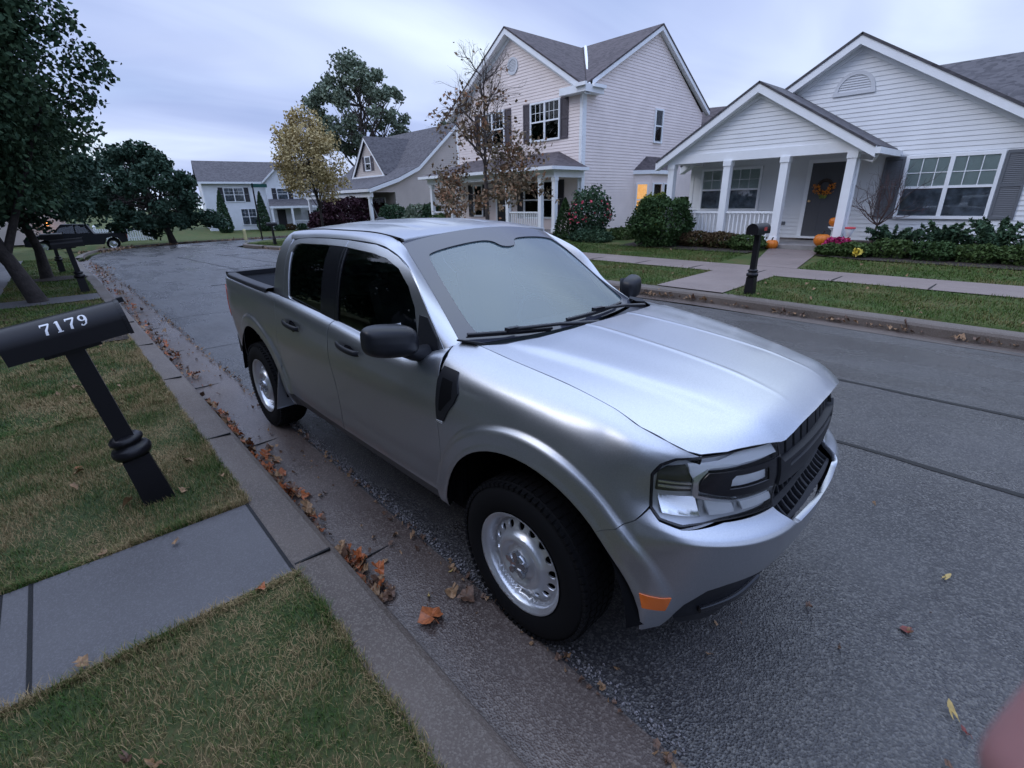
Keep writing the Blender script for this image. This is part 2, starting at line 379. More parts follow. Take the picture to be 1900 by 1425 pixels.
# hood z
_hzc = nspl([-.6,-.4,-.1,.2,.4,.55,.68,.77,.83,.87], [1.225,1.222,1.215,1.20,1.185,1.168,1.148,1.128,1.11,1.09])
_hzs = nspl([-.6,-.41,-.2,.1,.34,.5,.62,.70,.78,.87], [1.20,1.190,1.171,1.144,1.109,1.071,1.037,1.030,1.030,1.02])
HXF = ([0, .10, .22, .33, .41, .50, .56, .60, .66, .72], [.826, .825, .821, .814, .803, .765, .728, .694, .645, .58])
HZF = ([0, .22, .33, .41, .50, .56, .60, .66, .72], [1.086, 1.080, 1.066, 1.050, 1.040, 1.036, 1.033, 1.027, 1.03])
_hxf = pch(*HXF); _hzf = pch(*HZF)
def hood(x, w):
    """w signed (-right). z of the bonnet"""
    x = np.atleast_1d(np.asarray(x, float)); w = np.broadcast_to(np.asarray(w, float), x.shape); a = np.abs(w)
    zs = _hzs(x); zc = _hzc(x); u = a/.70
    z = zs + (zc-zs)*(1-u**2.6)
    wr = np.interp(x, [-.4, -.157, .327, .693, .8], [.60, .574, .516, .450, .43])      # raised crease
    fade = np.clip((x+.42)/.30, 0, 1)*np.clip((.82-x)/.30, 0, 1); fade = fade*fade*(3-2*fade)
    z = z + .016*fade/(1+np.exp(np.clip((a-wr)/.010, -50, 50))) - .004*fade*np.exp(-((a-wr+.16)/.10)**2)
    z = z + .004*fade*np.exp(-((a-.18-.03*x)/.012)**2)
    xf = _hxf(np.minimum(a, .72)); zf = _hzf(np.minimum(a, .72)); d = np.clip(xf-x, 0, 1); s = np.clip(1-d/.13, 0, 1)**2.6
    z = z*(1-s)+zf*s
    return np.stack([x, w, z], 1)

# cab side rows j=0..7: (w, z) ; columns by x
GROWS = np.array([(.812,1.06),(.806,1.13),(.785,1.26),(.745,1.42),(.695,1.53),(.655,1.585),(.615,1.622),(.565,1.640)])
_grow = nspl(np.arange(8), GROWS)
def cab(x, j):
    x = np.atleast_1d(np.asarray(x, float)); j = np.broadcast_to(np.asarray(j, float), x.shape)
    g = _grow(j); s = np.clip((x+1.5)/1.0, 0, 1.2)
    w = g[:, 0] - .045*s*s*np.clip(1-(j-2)/6, 0, 1) - .03*np.clip((-x-2.2)/.6, 0, 1)**2
    z = g[:, 1] - .028*np.clip((-x-2.0)/.6, 0, 1.2)**2*(j/7) - .05*np.clip((x+1.6)/.55, 0, 3)**2*(j/7)*(j/7)
    return np.stack([x, -w, z], 1)
def j_of_z(x, z):
    js = np.linspace(0, 7, 141); return np.array([np.interp(zz, cab(np.full(141, xx), js)[:, 2], js) for xx, zz in zip(np.atleast_1d(x), np.atleast_1d(z))])
def xz(pts):
    pts = np.asarray(pts, float); return np.stack([pts[:, 0], j_of_z(pts[:, 0], pts[:, 1])], 1)
# roof
_rz = nspl([-2.7,-2.45,-2.0,-1.6,-1.3,-1.15,-1.05], [1.612,1.655,1.685,1.688,1.668,1.645,1.622])
def roof(x, w):
    x = np.atleast_1d(np.asarray(x, float)); w = np.broadcast_to(np.asarray(w, float), x.shape); a = np.abs(w)/.56
    e = cab(x, np.full(x.shape, 7.))[:, 2] 
    z = e + (_rz(x)-e)*(1-a**2.4)
    for c in (.16, .36): z = z - .006*np.exp(-((np.abs(w)-c)/.03)**2)*np.clip((-x-1.25)/.1, 0, 1)*np.clip((x+2.5)/.1, 0, 1)
    return np.stack([x, w, z], 1)
# windscreen: s 0 (base) .. 1 (header), w signed fraction -1..1
def screen(s, v):
    s = np.atleast_1d(np.asarray(s, float)); v = np.broadcast_to(np.asarray(v, float), s.shape); a = v*v
    bx = -.52+.13*(1-a); bz = 1.175-.0*(1-a); bw = .70
    tx = -1.17+.07*(1-a); tzv = 1.592+.055*(1-a); tw = .565
    x = bx+(tx-bx)*s; z = bz+(tzv-bz)*s + .035*s*(1-s)*4*.5; w = bw+(tw-bw)*s
    return np.stack([x, v*w, z], 1)
#SURF-END

# ------------------------------------------------------------ terrain
def rz_(x):
    d = np.maximum(0, -np.asarray(x, float)-12.0); d = np.minimum(d, 46.0); return -0.032*d*(d/(d+6))
_ky = [6.62, 6.9, 9.0, 10.3, 13.5, 16., 60.]; _kz = [.15, .16, .20, .23, .42, .55, .6]
def lawn_r(x, y): return rz_(x)+np.interp(y, _ky, _kz)
def left_edge(x): return -1.33+0*np.asarray(x, float)
def ksh(x): return np.interp(x, [-26, -5.5, -3.0, 1.2, 3], [0, 0, .12, -.10, -.25])   # the far kerb wavers a little

def roadmat(name, c1, c2, speck, rough, wet, bump=.5, sc=160, patch=None):
    m = bpy.data.materials.new(name); m.use_nodes = True; n = m.node_tree; p = n.nodes['Principled BSDF']; L = n.links
    t = n.nodes.new('ShaderNodeTexCoord')
    def noise(s, d=4, w=.5, vec=None):
        q = n.nodes.new('ShaderNodeTexNoise'); q.inputs['Scale'].default_value = s; q.inputs['Detail'].default_value = d; q.inputs['Roughness'].default_value = w
        L.new(vec or t.outputs['Object'], q.inputs['Vector']); return q.outputs['Fac']
    def rmp(f, a, ca, b, cb):
        r = n.nodes.new('ShaderNodeValToRGB'); r.color_ramp.elements[0].position = a; r.color_ramp.elements[0].color = (*ca, 1)
        r.color_ramp.elements[1].position = b; r.color_ramp.elements[1].color = (*cb, 1); L.new(f, r.inputs[0]); return r.outputs[0]
    base = rmp(noise(1.1, 6, .65), .35, c1, .65, c2)
    vo = n.nodes.new('ShaderNodeTexVoronoi'); vo.inputs['Scale'].default_value = sc; L.new(t.outputs['Object'], vo.inputs['Vector'])
    sepc = n.nodes.new('ShaderNodeSeparateColor'); L.new(vo.outputs['Color'], sepc.inputs[0])
    sk = rmp(sepc.outputs[0], .55, (0, 0, 0), .95, (1, 1, 1))
    mxx = n.nodes.new('ShaderNodeMix'); mxx.data_type = 'RGBA'; L.new(sk, mxx.inputs[0]); L.new(base, mxx.inputs[6]); mxx.inputs[7].default_value = (*speck, 1)
    L.new(mxx.outputs[2], p.inputs['Base Color'])
    wv = n.nodes.new('ShaderNodeMapping'); wv.inputs['Scale'].default_value = (.35, 1.2, 1); L.new(t.outputs['Object'], wv.inputs[0])
    r1 = rmp(noise(.9, 5, .6, wv.outputs[0]), .40, (wet,)*3, .60, (rough,)*3)
    L.new(r1, p.inputs['Roughness'])
    b = n.nodes.new('ShaderNodeBump'); b.inputs['Strength'].default_value = bump; b.inputs['Distance'].default_value = .004
    ad = n.nodes.new('ShaderNodeMath'); ad.operation = 'ADD'; L.new(vo.outputs['Distance'], ad.inputs[0]); L.new(noise(sc*.45, 3), ad.inputs[1]); L.new(ad.outputs[0], b.inputs['Height'])
    L.new(b.outputs[0], p.inputs['Normal']); MATS[name] = m; return m
M_ASPH = roadmat('asphalt_wet', (.022, .021, .024), (.050, .048, .050), (.11, .105, .10), .46, .14, .8, 120)
M_GUT = roadmat('gutter_concrete', (.058, .043, .038), (.092, .070, .060), (.14, .115, .10), .50, .20, .3, 130)
M_KERB = roadmat('kerb_concrete', (.070, .054, .045), (.112, .088, .074), (.14, .118, .10), .75, .5, .35, 160)
M_WALK = roadmat('pavement_concrete', (.072, .068, .072), (.092, .088, .092), (.108, .104, .11), .7, .5, .25, 190)
M_WALKR = roadmat('pavement_concrete_pink', (.155, .118, .108), (.205, .158, .143), (.22, .18, .165), .7, .5, .25, 150)
M_TAR = mat('tar_seal', (.008, .008, .009), .5, spec=.25, bump=.3, bscale=60)
M_SOIL = mat('soil', (.028, .020, .016), .9, var=.4, vscale=14, bump=.8, bscale=40, bdist=.02)
def grassmat(name, a, b, c):
    m = bpy.data.materials.new(name); m.use_nodes = True; n = m.node_tree; p = n.nodes['Principled BSDF']; L = n.links; t = n.nodes.new('ShaderNodeTexCoord')
    q = n.nodes.new('ShaderNodeTexNoise'); q.inputs['Scale'].default_value = 1.6; q.inputs['Detail'].default_value = 6; q.inputs['Roughness'].default_value = .65; L.new(t.outputs['Object'], q.inputs['Vector'])
    q2 = n.nodes.new('ShaderNodeTexNoise'); q2.inputs['Scale'].default_value = 45; q2.inputs['Detail'].default_value = 3; L.new(t.outputs['Object'], q2.inputs['Vector'])
    ad = n.nodes.new('ShaderNodeMath'); ad.operation = 'MULTIPLY_ADD'; L.new(q2.outputs['Fac'], ad.inputs[0]); ad.inputs[1].default_value = .5; L.new(q.outputs['Fac'], ad.inputs[2])
    r = n.nodes.new('ShaderNodeValToRGB'); e = r.color_ramp.elements; e[0].position = .55; e[0].color = (*a, 1); e[1].position = .95; e[1].color = (*c, 1); k = e.new(.72); k.color = (*b, 1)
    L.new(ad.outputs[0], r.inputs[0]); L.new(r.outputs[0], p.inputs['Base Color']); p.inputs['Roughness'].default_value = .85; p.inputs['Specular IOR Level'].default_value = .2
    bb = n.nodes.new('ShaderNodeBump'); bb.inputs['Strength'].default_value = .9; bb.inputs['Distance'].default_value = .02; L.new(q2.outputs['Fac'], bb.inputs['Height']); L.new(bb.outputs[0], p.inputs['Normal'])
    MATS[name] = m; return m
M_LAWN = grassmat('lawn', (.030, .050, .018), (.045, .062, .022), (.095, .070, .035))
M_LAWNR = grassmat('lawn_right', (.038, .066, .018), (.055, .080, .022), (.105, .085, .035))

def heights(x, y):
    x = np.asarray(x, float); y = np.asarray(y, float); r = rz_(x)
    z = np.where(y < -1.45, r+.143, r-.12)
    blk = (x > -25.5)                                  # the block on the right, this side of the cross street
    zr = lawn_r(x, y)-.007
    z = np.where((y > 6.66) & blk, zr, z)
    z = np.where((x < -49) & (y > -2), r+.12+np.clip((-x-49)/18, 0, 1)*.55, z)
    z = np.where((x <= -27) & (y < -1.45), r+.143-.26*np.clip(1-(y+1.9)/-.3, 0, 1)*0, z)
    return z
xs = np.concatenate([[600, 200, 80], np.arange(40, -8, -2.), np.arange(-8, -70, -1.), [-25.45, -25.55], [-80, -100, -150, -300, -900]]); xs = np.unique(xs)
ys = np.unique(np.concatenate([[-600, -150, -60, -30, -16, -10, -7, -5, -4, -3, -2.2, -1.52, -1.40, 0, 3, 6, 6.60, 6.72, 7, 8, 9, 10, 11, 12, 13.5, 15, 16, 18, 22, 30, 45, 60, 120, 600]]))
X, Y = np.meshgrid(xs, ys, indexing='ij'); g = G(); g.grid(np.stack([X, Y, heights(X, Y)], -1))
struct(mk('ground', g, M_LAWNR))

# road: main street plus the street it bends into
arcL = [(-29, -.9), (-33, -.55), (-38, .2), (-42, 1.6), (-45, 4.0), (-47, 7.5), (-48, 12)]
out_ = [(60, -.9)]+arcL+[(-48, 90), (-37.5, 90), (-37.5, 14), (-37.2, 10.5), (-36, 8.0), (-33.5, 6.5), (-30, 6.07), (60, 6.05)]
def flat(name, outline, m, off, h=1.0, holes=(), zf=rz_, kind='structure'):
    V, F = cdt(outline, holes, h); V = V.copy(); z = zf(V[:, 0])+off if zf is rz_ else zf(V[:, 0], V[:, 1])+off
    g = G(); g.add(np.column_stack([V, z]), F, np.tile((0, 0, 1.), (len(V), 1))); o = mk(name, g, m)
    if kind: struct(o, kind)
    return o
flat('road', out_, M_ASPH, 0.0, 1.2)
def strip(g, ctr, y0, y1, zf0, zf1, m=None):     # ribbon along stations ctr (x)
    a = np.array([[x, y0(x), zf0(x)] for x in ctr]); b = np.array([[x, y1(x), zf1(x)] for x in ctr])
    g.grid(np.stack([a, b], 1), m)
XS = np.concatenate([np.arange(60, 4, -4.), np.arange(4, -30, -.5)])
# gutters and kerbs as extruded profiles along the street
def extr(name, prof, m, xs_, yo, flip=False, kind='structure'):
    g = G(); d = np.array(prof, float)
    for i in range(len(d)-1):
        P = np.array([[[x, yo(x)+d[k][0], float(rz_(x))+d[k][1]] for k in (i, i+1)] for x in xs_]); n = np.array([0, -(d[i+1][1]-d[i][1]), d[i+1][0]-d[i][0]]); g.grid(P)
        n = unit(n); n = n if n[2] > 0 or (abs(n[2]) < 1e-6) else -n
    # recompute flat-ish normals facing up/outwards
    for k in range(len(g.v)):
        N = g.n[k]; s = np.sign(N[:, 2]+.3*(N[:, 1]*(-1 if flip else 1))); s[s == 0] = 1; g.n[k] = N*s[:, None]
    F = []; off = 0
    V = np.concatenate(g.v); N = np.concatenate(g.n)
    for f in g.f:
        q = V[list(f)]; tn = np.cross(q[1]-q[0], q[2]-q[0]); F.append(f if tn@N[f[0]] > 0 else f[::-1])
    g.f = F
    o = mk(name, g, m); return struct(o, kind) if kind else o
nearx = XS[XS > -29.5]
extr('gutter', [(-.43, -.022), (-.02, .003), (0.0, .004)], M_GUT, nearx, lambda x: -.90)
extr('kerb', [(-.235, .10), (-.232, .150), (-.215, .155), (-.045, .140), (-.018, .128), (-.004, .10), (.0, -.03)], M_KERB, nearx, lambda x: -1.325)
farx = XS[XS > -28.5]
extr('gutter', [(0, .004), (.43, -.018)], M_GUT, farx, lambda x: 6.02+ksh(x))
extr('kerb', [(0, -.03), (.012, .09), (.035, .125), (.07, .142), (.22, .152), (.24, .10)], M_KERB, farx, lambda x: 6.445+ksh(x), flip=True)
# rounded kerb round the corner of the block
def pathstrip(name, P, prof, m, zf=rz_):
    P = np.asarray(P, float); d = unit(np.gradient(P, axis=0)); nrm = np.stack([-d[:, 1], d[:, 0]], 1); g = G()
    A = np.array([[[*(P[i]+nrm[i]*a), float(zf(P[i][0]))+b] for a, b in prof] for i in range(len(P))])
    for j in range(len(prof)-1):
        seg = A[:, j:j+2]; g.grid(seg, flip=False)
        if g.n[-1][:, 2].sum() < 0: g.n[-1] = -g.n[-1]
    V = np.concatenate(g.v); N = np.concatenate(g.n); g.f = [f if np.cross(V[f[1]]-V[f[0]], V[f[2]]-V[f[0]])@N[f[0]] > 0 else f[::-1] for f in g.f]
    return struct(mk(name, g, m))
def smooth(P, n=60):
    P = np.asarray(P, float); s = np.concatenate([[0], np.cumsum(np.linalg.norm(np.diff(P, axis=0), axis=1))]); f = nspl(s, P); return f(np.linspace(0, s[-1], n))
corner = smooth([(-28.3, 6.47), (-31.5, 6.52), (-34.3, 7.2), (-36.3, 8.9), (-37.2, 11), (-37.5, 14), (-37.5, 20), (-37.5, 40)], 60)
pathstrip('kerb', corner, [(.02, -.03), (.0, .12), (-.05, .145), (-.24, .152), (-.26, .05)], M_KERB)
outer = smooth([(-28.5, -1.34), (-31, -1.2), (-35, -.75), (-39.5, .05), (-43.3, 1.5), (-46, 4.3), (-47.8, 8.2), (-48.5, 13), (-48.6, 30), (-48.6, 60)], 80)
pathstrip('kerb', outer, [(.0, -.03), (.02, .12), (-.05, .145), (-.26, .152), (-.3, .05)], M_KERB)
# verge between the rounded corner and the houses
flat('lawn', [(-25.3, 6.7), (-28.3, 6.72), (-31.4, 6.76), (-34.1, 7.4), (-36.0, 9.0), (-36.95, 11), (-37.25, 14), (-37.25, 90), (-25.3, 90)], M_LAWNR, .0, 1.5, zf=lambda x, y: lawn_r(x, y))
# lawn strip on the left between kerb and pavement, pavements, carriage walks
flat('lawn', [(40, -1.55), (-29, -1.55), (-29, -3.04), (40, -3.04)], M_LAWN, .146, .8)
flat('pavement', [(40, -3.05), (-29, -3.05), (-29, -4.35), (40, -4.35)], M_WALK, .152, 1.0)
flat('path', [(-.86, -1.555), (-1.62, -1.555), (-1.62, -3.045), (-.86, -3.045)], M_WALK, .154, .3)
flat('path', [(-11.2, -1.56), (-12.1, -1.56), (-12.1, -3.045), (-11.2, -3.045)], M_WALK, .158, .5)
flat('lawn', [(40, -4.36), (-29, -4.36), (-29, -30), (40, -30)], M_LAWN, .152, 2.)
g = G()   # open joints in the concrete: recessed dark lines laid as thin strips
for x0 in (-1.62, -.86): pass
for x in (-3.2, -5.7, -8.2, -10.7, .98, 3.5, 6.0): g.box(x-.005, x+.005, -4.34, -3.06, .1535, .1565)
g.box(-1.62, -.86, -1.572, -1.556, .155, .1575); g.box(-1.62, -.86, -2.505, -2.490, .1545, .159); g.box(-1.62, -.86, -2.60, -2.592, .1545, .1585)
for x in (-.90, -2.75, -4.6, -6.4, -8.2, -10., 1.1): g.box(x-.004, x+.004, -1.327, -.905, -.012, -.0045); g.box(x-.006, x+.006, -1.545, -1.37, .1435, .1565)
struct(mk('pavement_joints', g, M_TAR))
# right-hand pavement, house walk
flat('pavement', [(40, 9.05), (-30, 9.05), (-30, 10.25), (40, 10.25)], M_WALKR, .012, 1.0, zf=lambda x, y: lawn_r(x, y))
flat('path', [(-2.75, 6.72), (-4.1, 6.72), (-4.1, 9.04), (-2.75, 9.04)], M_WALKR, .014, .6, zf=lambda x, y: lawn_r(x, y))
flat('path', [(-2.75, 10.26), (-3.75, 10.26), (-4.45, 13.0), (-3.15, 13.0)], M_WALKR, .014, .6, zf=lambda x, y: lawn_r(x, y))
g = G()
for x in (-9.2, -7.7, -6.2, -4.7, -3.2, -1.7, -.2, 1.3, 2.8): 
    z = float(lawn_r(x, 9.6))+.0125; g.box(x-.012, x+.012, 9.06, 10.24, z-.002, z+.003)
struct(mk('pavement_joints', g, M_TAR))
# tar seams and patches on the carriageway
g = G()
def ribbon(g, P, w_, off=.004):
    P = np.asarray(P, float); d = unit(np.gradient(P, axis=0)); n_ = np.stack([-d[:, 1], d[:, 0]], 1); ww = w_*(1+.5*RNG.standard_normal(len(P))*.4)[:, None]
    a = P+n_*ww/2; b = P-n_*ww/2; za = rz_(a[:, 0])+off
    A = np.stack([np.column_stack([a, za]), np.column_stack([b, za])], 1); g.grid(A)
    if g.n[-1][:, 2].sum() < 0: g.n[-1] = -g.n[-1]; k = len(P)-1; g.f[-k:] = [f[::-1] for f in g.f[-k:]]
wob = lambda x, a: a*np.sin(x*2.1)+a*.6*np.sin(x*5.3+1)
xx = np.arange(14, -26, -.25)
ribbon(g, np.column_stack([xx, 3.62+wob(xx, .012)]), .048); ribbon(g, np.column_stack([xx, 2.07+wob(xx+3, .014)]), .052)
for x0, a, b in ((-6.2, -.85, 2.0), (-8.8, -.8, 3.5), (-11.4, -.8, 2.5), (-14.2, -.7, 6.0), (-18.5, -.7, 5), (-23, -.6, 6)):
    yy = np.arange(a, b, .2); ribbon(g, np.column_stack([x0+.35*(yy+1)*.1+wob(yy, .03), yy]), .014)
for x0, y0, l in ((-16.5, 1.6, 1.8), (-24, 3.5, 2.6), (-12.5, .6, 1.2)): ribbon(g, np.column_stack([np.linspace(x0, x0+.15, 6), np.linspace(y0, y0+l, 6)]), .10)
struct(mk('tar_seams', g, M_TAR))

# ------------------------------------------------------------ houses
M_WHITE = mat('white_trim', (.84, .86, .88), .45, var=.03, vscale=3)
M_SIDW = mat('siding_white', (.77, .79, .81), .55, var=.04, vscale=1.5)
M_SIDC = mat('siding_cream', (.82, .72, .68), .55, var=.04, vscale=1.5)
M_SIDB = mat('siding_beige', (.50, .44, .40), .55, var=.05, vscale=1.5)
def shingle(name, c1, c2):
    m = bpy.data.materials.new(name); m.use_nodes = True; n = m.node_tree; p = n.nodes['Principled BSDF']; L = n.links; t = n.nodes.new('ShaderNodeTexCoord')
    mp = n.nodes.new('ShaderNodeMapping'); mp.inputs['Scale'].default_value = (6.5, 6.5, 13); L.new(t.outputs['Object'], mp.inputs[0])
    v = n.nodes.new('ShaderNodeTexVoronoi'); v.inputs['Scale'].default_value = 1.0; L.new(mp.outputs[0], v.inputs['Vector']); s = n.nodes.new('ShaderNodeSeparateColor'); L.new(v.outputs['Color'], s.inputs[0])
    q = n.nodes.new('ShaderNodeTexNoise'); q.inputs['Scale'].default_value = 30; q.inputs['Detail'].default_value = 4; L.new(t.outputs['Object'], q.inputs['Vector'])
    mm = n.nodes.new('ShaderNodeMath'); mm.operation = 'MULTIPLY_ADD'; L.new(q.outputs['Fac'], mm.inputs[0]); mm.inputs[1].default_value = .6; L.new(s.outputs[0], mm.inputs[2])
    r = n.nodes.new('ShaderNodeValToRGB'); r.color_ramp.elements[0].position = .2; r.color_ramp.elements[0].color = (*c1, 1); r.color_ramp.elements[1].position = 1.2 if False else 1.0; r.color_ramp.elements[1].color = (*c2, 1)
    L.new(mm.outputs[0], r.inputs[0]); L.new(r.outputs[0], p.inputs['Base Color']); p.inputs['Roughness'].default_value = .85
    w_ = n.nodes.new('ShaderNodeTexWave'); w_.wave_type = 'BANDS'; w_.bands_direction = 'Z'; w_.wave_profile = 'SAW'; w_.inputs['Scale'].default_value = 2.2; L.new(t.outputs['Object'], w_.inputs['Vector'])
    b = n.nodes.new('ShaderNodeBump'); b.inputs['Strength'].default_value = .6; b.inputs['Distance'].default_value = .02
    a = n.nodes.new('ShaderNodeMath'); a.operation = 'ADD'; L.new(w_.outputs['Fac'], a.inputs[0]); L.new(s.outputs[0], a.inputs[1]); L.new(a.outputs[0], b.inputs['Height']); L.new(b.outputs[0], p.inputs['Normal'])
    MATS[name] = m; return m
M_SHG = shingle('shingles_grey', (.042, .040, .048), (.095, .09, .10))
M_SHB = shingle('shingles_brown', (.045, .036, .040), (.095, .078, .084))
M_SHUTG = mat('shutter_grey', (.13, .14, .155), .6)
M_SHUTP = mat('shutter_plum', (.075, .060, .072), .6)
M_SHUTK = mat('shutter_dark', (.03, .03, .035), .6)
M_DOORG = mat('door_grey', (.075, .078, .088), .45)
M_GLASS = glassmat('window_glass', (.93, .95, .95), .02)
M_ROOM = mat('dark_room', (.018, .020, .024), .9)
M_BLIND = mat('pale_blinds', (.72, .82, .80), .7)
M_CURT = mat('grey_curtain', (.20, .23, .28), .9, var=.4, vscale=5)
M_LIT = mat('lit_room', (.5, .3, .12), .9, emit=((1.0, .50, .16), .75), var=.2, vscale=3)
M_PORCH = mat('porch_concrete', (.26, .24, .23), .8, var=.15, vscale=4)
M_VENT = mat('vent_white', (.62, .64, .67), .6)
M_BRICK = mat('foundation_block', (.16, .13, .12), .9, var=.3, vscale=6)

class Wall:
    """vertical plane: origin o, unit direction u (to the right when seen from outside), outward n"""
    def __init__(s, o, u, n): s.o = np.array(o, float); s.u = unit(u); s.n = unit(n)
    def p(s, a, z, d=0.0): return s.o+s.u*a+s.n*d+np.array([0, 0, z-s.o[2]])
    def box(s, g, a0, a1, z0, z1, d0, d1, m=None):
        b = [s.p(a0, z0, d1), s.p(a1, z0, d1), s.p(a1, z0, d0), s.p(a0, z0, d0)]; t = [q+np.array([0, 0, z1-z0]) for q in b]; g.hexa(b, t, m)
    def quadprism(s, g, P, d0, d1, m=None):   # polygon (a,z) ccw from outside
        f = [s.p(a, z, d1) for a, z in P]; g.slab(f, d1-d0, m)
def clipband(P, z0, z1):
    def cl(P, f):
        o = []
        for i in range(len(P)):
            a, b = P[i], P[(i+1) % len(P)]; fa, fb = f(a), f(b)
            if fa >= 0: o.append(a)
            if (fa >= 0) != (fb >= 0): t = fa/(fa-fb); o.append((a[0]+(b[0]-a[0])*t, a[1]+(b[1]-a[1])*t))
        return o
    P = cl(P, lambda q: q[1]-z0); P = cl(P, lambda q: z1-q[1]) if P else P
    return P
def siding(g, W, P, ex=.115, dep=.016, d0=0.0):
    zmin = min(q[1] for q in P); zmax = max(q[1] for q in P); k = 0
    while zmin+k*ex < zmax-1e-4:
        z0 = zmin+k*ex; z1 = min(z0+ex, zmax); k += 1; c = clipband(P, z0, z1-1e-6)
        if len(c) < 3: continue
        pts = [W.p(a, z, d0+dep*(1-(z-z0)/ex)) for a, z in c]; g.poly(pts)
        b = sorted(a for a, z in c if abs(z-z0) < 1e-5)
        if len(b) >= 2: g.poly([W.p(b[0], z0, d0), W.p(b[-1], z0, d0), W.p(b[-1], z0, d0+dep), W.p(b[0], z0, d0+dep)])
def window(parent, W, a0, a1, z0, z1, cols=1, rail=True, grille=(0, 0), d=.021, fw=.075, backs=None, frame=M_WHITE, name='window', grid_lower=False):
    g = G(); W.box(g, a0, a1, z1-fw, z1, 0, d+.05); W.box(g, a0, a1, z0, z0+fw, 0, d+.06); W.box(g, a0, a0+fw, z0+fw, z1-fw, 0, d+.05); W.box(g, a1-fw, a1, z0+fw, z1-fw, 0, d+.05)
    zm = (z0+z1)/2; cw = (a1-a0-2*fw)/cols
    for i in range(cols):
        c0 = a0+fw+cw*i; c1 = c0+cw
        if i: W.box(g, c0-.045, c0+.045, z0+fw, z1-fw, 0, d+.05)
        if rail: W.box(g, c0, c1, zm-.03, zm+.03, d+.02, d+.046)
        gx, gz = grille
        for sash in ((zm, z1-fw), (z0+fw, zm)) if rail else ((z0+fw, z1-fw),):
            if rail and sash[0] != zm and not grid_lower: continue
            for k in range(1, gx+1): q = c0+(c1-c0)*k/(gx+1); W.box(g, q-.009, q+.009, sash[0], sash[1], d+.022, d+.036)
            for k in range(1, gz+1): q = sash[0]+(sash[1]-sash[0])*k/(gz+1); W.box(g, c0, c1, q-.009, q+.009, d+.022, d+.034)
    f = mk(name, g, frame, parent)
    g = G(); W.quadprism(g, [(a0+fw*.6, z0+fw*.6), (a1-fw*.6, z0+fw*.6), (a1-fw*.6, z1-fw*.6), (a0+fw*.6, z1-fw*.6)], d+.012, d+.017); mk('pane', g, M_GLASS, f)
    bk = backs or [(0, 1, M_ROOM)]
    for (lo, hi, bm) in bk:
        g = G(); za = z0+fw*.5+(z1-z0-fw)*lo; zb = z0+fw*.5+(z1-z0-fw)*hi
        if bm is M_BLIND:
            n_ = max(2, int((zb-za)/.05))
            for k in range(n_): q = za+(zb-za)*k/n_; g.poly([W.p(a0+fw*.6, q, .0215), W.p(a1-fw*.6, q, .0215), W.p(a1-fw*.6, q+(zb-za)/n_*.98, .0285), W.p(a0+fw*.6, q+(zb-za)/n_*.98, .0285)])
            mk('blind', g, bm, f)
        else:
            g.poly([W.p(a0+fw*.6, za, .0225), W.p(a1-fw*.6, za, .0225), W.p(a1-fw*.6, zb, .0225), W.p(a0+fw*.6, zb, .0225)]); mk('curtain' if bm is M_CURT else 'interior', g, bm, f)
    return f
def shutter(parent, W, a0, a1, z0, z1, m):
    g = G(); d = .03; W.box(g, a0, a0+.05, z0, z1, .012, .05); W.box(g, a1-.05, a1, z0, z1, .012, .05)
    for za, zb in ((z0, z0+.07), ((z0+z1)/2-.035, (z0+z1)/2+.035), (z1-.07, z1)): W.box(g, a0+.05, a1-.05, za, zb, .012, .047)
    z = z0+.07
    while z < z1-.08:
        if abs(z-(z0+z1)/2) > .05: P = [W.p(a0+.05, z, .04), W.p(a1-.05, z, .04), W.p(a1-.05, z+.045, .018), W.p(a0+.05, z+.045, .018)]; g.slab(P, .006)
        z += .042
    return mk('shutter', g, m, parent)
def post(parent, x, y, z0, z1, w_=.2, name='porch_post'):
    g = G(); h = w_/2; g.box(x-h, x+h, y-h, y+h, z0, z1); g.box(x-h-.02, x+h+.02, y-h-.02, y+h+.02, z0+.001, z0+.18); g.box(x-h-.02, x+h+.02, y-h-.02, y+h+.02, z1-.14, z1-.001)
    return mk(name, g, M_WHITE, parent)
def railing(parent, p0, p1, z0, z1, sp=.115):
    g = G(); p0 = np.array(p0, float); p1 = np.array(p1, float); L_ = np.linalg.norm(p1-p0); d = (p1-p0)/L_; n_ = np.array([-d[1], d[0]])
    def bar(z, hh, ww): c = (p0+p1)/2; g.obox((c[0], c[1], z), (*(d*L_/2), 0), (*(n_*ww), 0), (0, 0, hh))
    bar(z1-.03, .03, .045); bar(z0+.06, .025, .03); k = int(L_/sp)
    for i in range(1, k): c = p0+d*L_*i/k; g.obox((c[0], c[1], (z0+z1)/2), (*(d*.019), 0), (*(n_*.019), 0), (0, 0, (z1-z0)/2-.06))
    return mk('railing', g, M_WHITE, parent)
def rake(g, W, p, q, w_=.22, d0=.25, d1=.29, m=None):    # board along slope p->q (a,z), hanging w_ down
    W.quadprism(g, [(p[0], p[1]-w_), (q[0], q[1]-w_), q, p] if q[0] > p[0] else [(q[0], q[1]-w_), (p[0], p[1]-w_), p, q], d0, d1, m)
